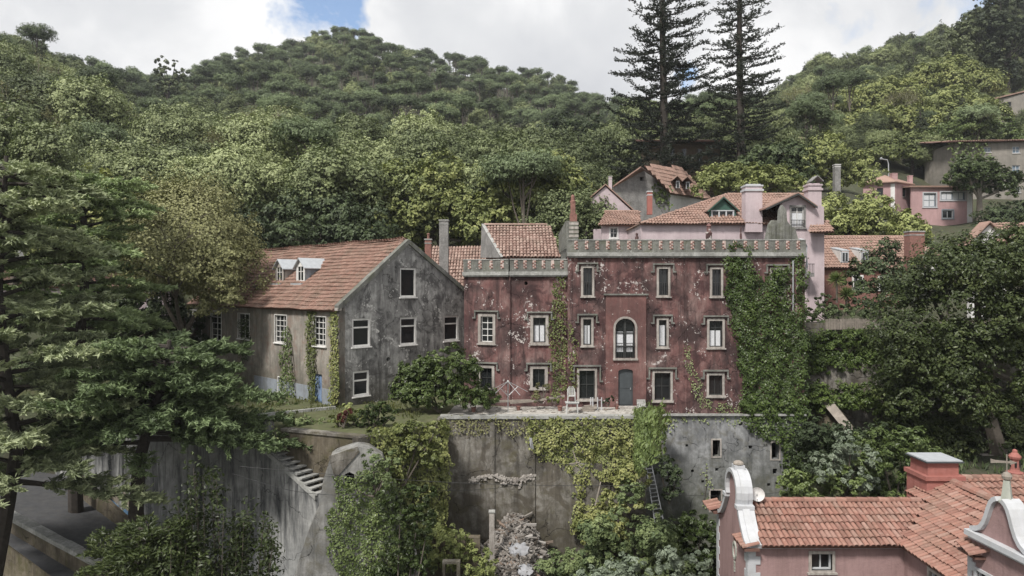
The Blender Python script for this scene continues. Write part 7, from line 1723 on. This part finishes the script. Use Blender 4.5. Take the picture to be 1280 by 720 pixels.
ivy('ivy_climber', BT, [[(422, 600), (455, 590), (486, 570), (500, 620), (510, 680), (516, 770), (428, 770), (424, 710), (408, 690), (410, 660), (416, 635)]], 'ivy', 'green ivy covering the right flank of the pale buttress', leaf=.13, dens=190, thick=.25, holes=.02)
random.seed(41)
shrub('round_bush', fill_lobes(474, 544, silh([(474, 610), (505, 584), (544, 612)]), silh([(474, 740), (505, 750), (544, 740)]), 30.2, 52, 11, .8), 'ivy', .13, 'dark fluffy bush growing before the bastion creeper', cover=2.4, base=(P(500, 0, 29.6).x, 29.6, -9))
shrub('scrub', fill_lobes(515, 612, silh([(515, 648), (560, 652), (612, 690)]), silh([(515, 690), (560, 720), (612, 770)]), 33, 36, 13, 1.0), 'oak', .14, 'scrub spilling down left of the rubble heap', cover=2.2)
shrub('scrub', fill_lobes(668, 860, silh([(668, 690), (700, 668), (735, 650), (770, 610), (795, 592), (820, 640), (860, 700)]), silh([(668, 790), (860, 790)]), 34, 90, 17, 1.6), 'ivyred', .16, 'large pale green scrub bank climbing to the castle terrace corner', cover=2.3)
shrub('scrub', fill_lobes(690, 900, silh([(690, 705), (780, 690), (830, 668), (900, 690)]), silh([(690, 790), (900, 790)]), 28, 50, 16, 1.2), 'grey', .14, 'pale grey green scrub along the bottom edge before the scrub bank', cover=2.0)
shrub('scrub', fill_lobes(735, 800, silh([(735, 640), (770, 600), (800, 560)]), silh([(735, 690), (800, 690)]), 36, 30, 14, .8), 'ivylight', .15, 'yellow green scrub at the foot of the hanging creeper', cover=2.3)
shrub('dark_bush', lob([(835, 590, 14, 16), (826, 575, 9, 10), (845, 600, 10, 16), (838, 618, 12, 12)], 38.6), 'dark', .15, 'dark bush against the basement wall beside the steel ladder', cover=2.2)
shrub('scrub', fill_lobes(830, 900, silh([(830, 655), (860, 640), (900, 650)]), silh([(830, 730), (900, 730)]), 36, 36, 14, 1.4), 'ivy', .15, 'green undergrowth at the foot of the basement wall', cover=2.2)
shrub('scrub', fill_lobes(900, 1000, silh([(900, 640), (960, 630), (1000, 625)]), silh([(900, 700), (1000, 690)]), 37, 30, 14, 1.0), 'dark', .15, 'undergrowth between the basement wall and the near pink house', cover=2.2)
ivy('ivy_climber', SW, [[(385, 388), (397, 384), (396, 440), (398, 505), (388, 505), (384, 440)]], 'ivylight', 'bright ivy strip left of the blue door, up to the eaves', leaf=.15, dens=120, thick=.25, holes=.05, edge=.15)
ivy('ivy_climber', SW, [[(413, 390), (423, 386), (425, 505), (414, 505)]], 'ivylight', 'bright ivy strip up the front corner of the grey house side wall', leaf=.15, dens=120, thick=.25, holes=.05, edge=.12)
ivy('ivy_climber', SW, [[(354, 420), (364, 405), (366, 450), (372, 505), (354, 505), (350, 455)]], 'ivy', 'ragged ivy between the two middle windows of the grey house side wall', leaf=.15, dens=90, thick=.25, holes=.08)
ivy('ivy_climber', SW, [[(300, 398), (314, 395), (313, 450), (302, 455)]], 'dark', 'dark ivy hanging over the window near the left end of the grey house', leaf=.15, dens=100, thick=.3, holes=.05)
ivy('ivy_climber', RG, [[(822, 226), (838, 237), (838, 262), (826, 262), (812, 240)]], 'ivy', 'ivy on the right part of the grey rubble gable', leaf=.3, dens=26, thick=.4, holes=.04)
ivy('ivy_curtain', GBW, [[(1186, 176), (1232, 178), (1228, 196), (1214, 214), (1190, 240)]], 'ivy', 'green ivy over the left end of the grey brown hillside house', leaf=.42, dens=16, thick=1.2, holes=.0, edge=.6)
ivy('ivy_curtain', LW, [[(331, 556), (331, 522), (352, 540), (350, 560)]], 'ivyred', 'tuft of creeper at the head of the open concrete steps', leaf=.12, dens=60, thick=.3)
# weeds on the terrace and in the road edge
def blades(name, regions, n, h, leafm, label):
    Cs = []
    for (x0, x1, y0, y1, zf) in regions:
        m = int(n*(x1-x0)*(y1-y0)); x = rng.uniform(x0, x1, m); y = rng.uniform(y0, y1, m)
        k = (np.sin(x*1.7+1)*np.sin(y*1.3)+.5*np.sin(x*4.1)*np.sin(y*3.7)+rng.normal(size=m)*.3) > .05; x, y = x[k], y[k]
        z = zf(x, y) if callable(zf) else np.full(len(x), zf); Cs.append(np.stack([x, y, z], 1))
    C = np.concatenate(Cs); s = rng.uniform(.4, 1.3, len(C))*h; C[:, 2] += s*.45; T = np.array([0, 0, 1.])+rng.normal(size=C.shape)*.35; mb = MB()
    cards(mb, C, rng.normal(size=C.shape)*np.array([1, 1, .3]), s, s*.28, rng.random(len(C)), T); o = kind(mk(name, mb, LM[leafm]), 'stuff'); o['label'] = label; o['category'] = 'grass'
blades('grass', [(-24, -5, 36.5, 46, 0.0)], 40, .22, 'grass', 'patchy grass and weeds in the yard before the grey house')
blades('undergrowth', [(14, 34, 30, 44, lambda x, y: ground_h(x, y))], 26, .45, 'dark', 'low dark undergrowth on the bank at the right')
blades('undergrowth', [(-4, 14, 28, 40, lambda x, y: ground_h(x, y))], 26, .5, 'ivy', 'green undergrowth on the floor of the overgrown yard')
# coping of the garden in front of the grey house
t = thing('kerb_coping', (-13, 37, 0), 'pale low kerb running along the yard before the grey house', 'kerb'); KC = Wall(P(235, 532, 35.1).to_2d(), P(420, 509, 39.5).to_2d())
for k in range(9):
    a, b = k*KC.len/9, (k+1)*KC.len/9-.02; mb = MB(); KC.box(mb, a, b, 0, .16+random.uniform(-.015, .015), -.2, .02); mk('kerb_stone', mb, M['coping'], t)

# ================================================================ thin moist air over the valley
m = bpy.data.materials.new('moist_air'); m.use_nodes = True; tt = m.node_tree; tt.nodes.clear()
vo = tt.nodes.new('ShaderNodeVolumePrincipled'); vo.inputs['Color'].default_value = (.93, .95, 1, 1); vo.inputs['Density'].default_value = .00022; vo.inputs['Anisotropy'].default_value = .2
oo = tt.nodes.new('ShaderNodeOutputMaterial'); tt.links.new(vo.outputs[0], oo.inputs['Volume'])
mb = MB(); mb.box(-960, 960, -440, 1060, -13, 190); hz = kind(mk('haze', mb, m), 'stuff')
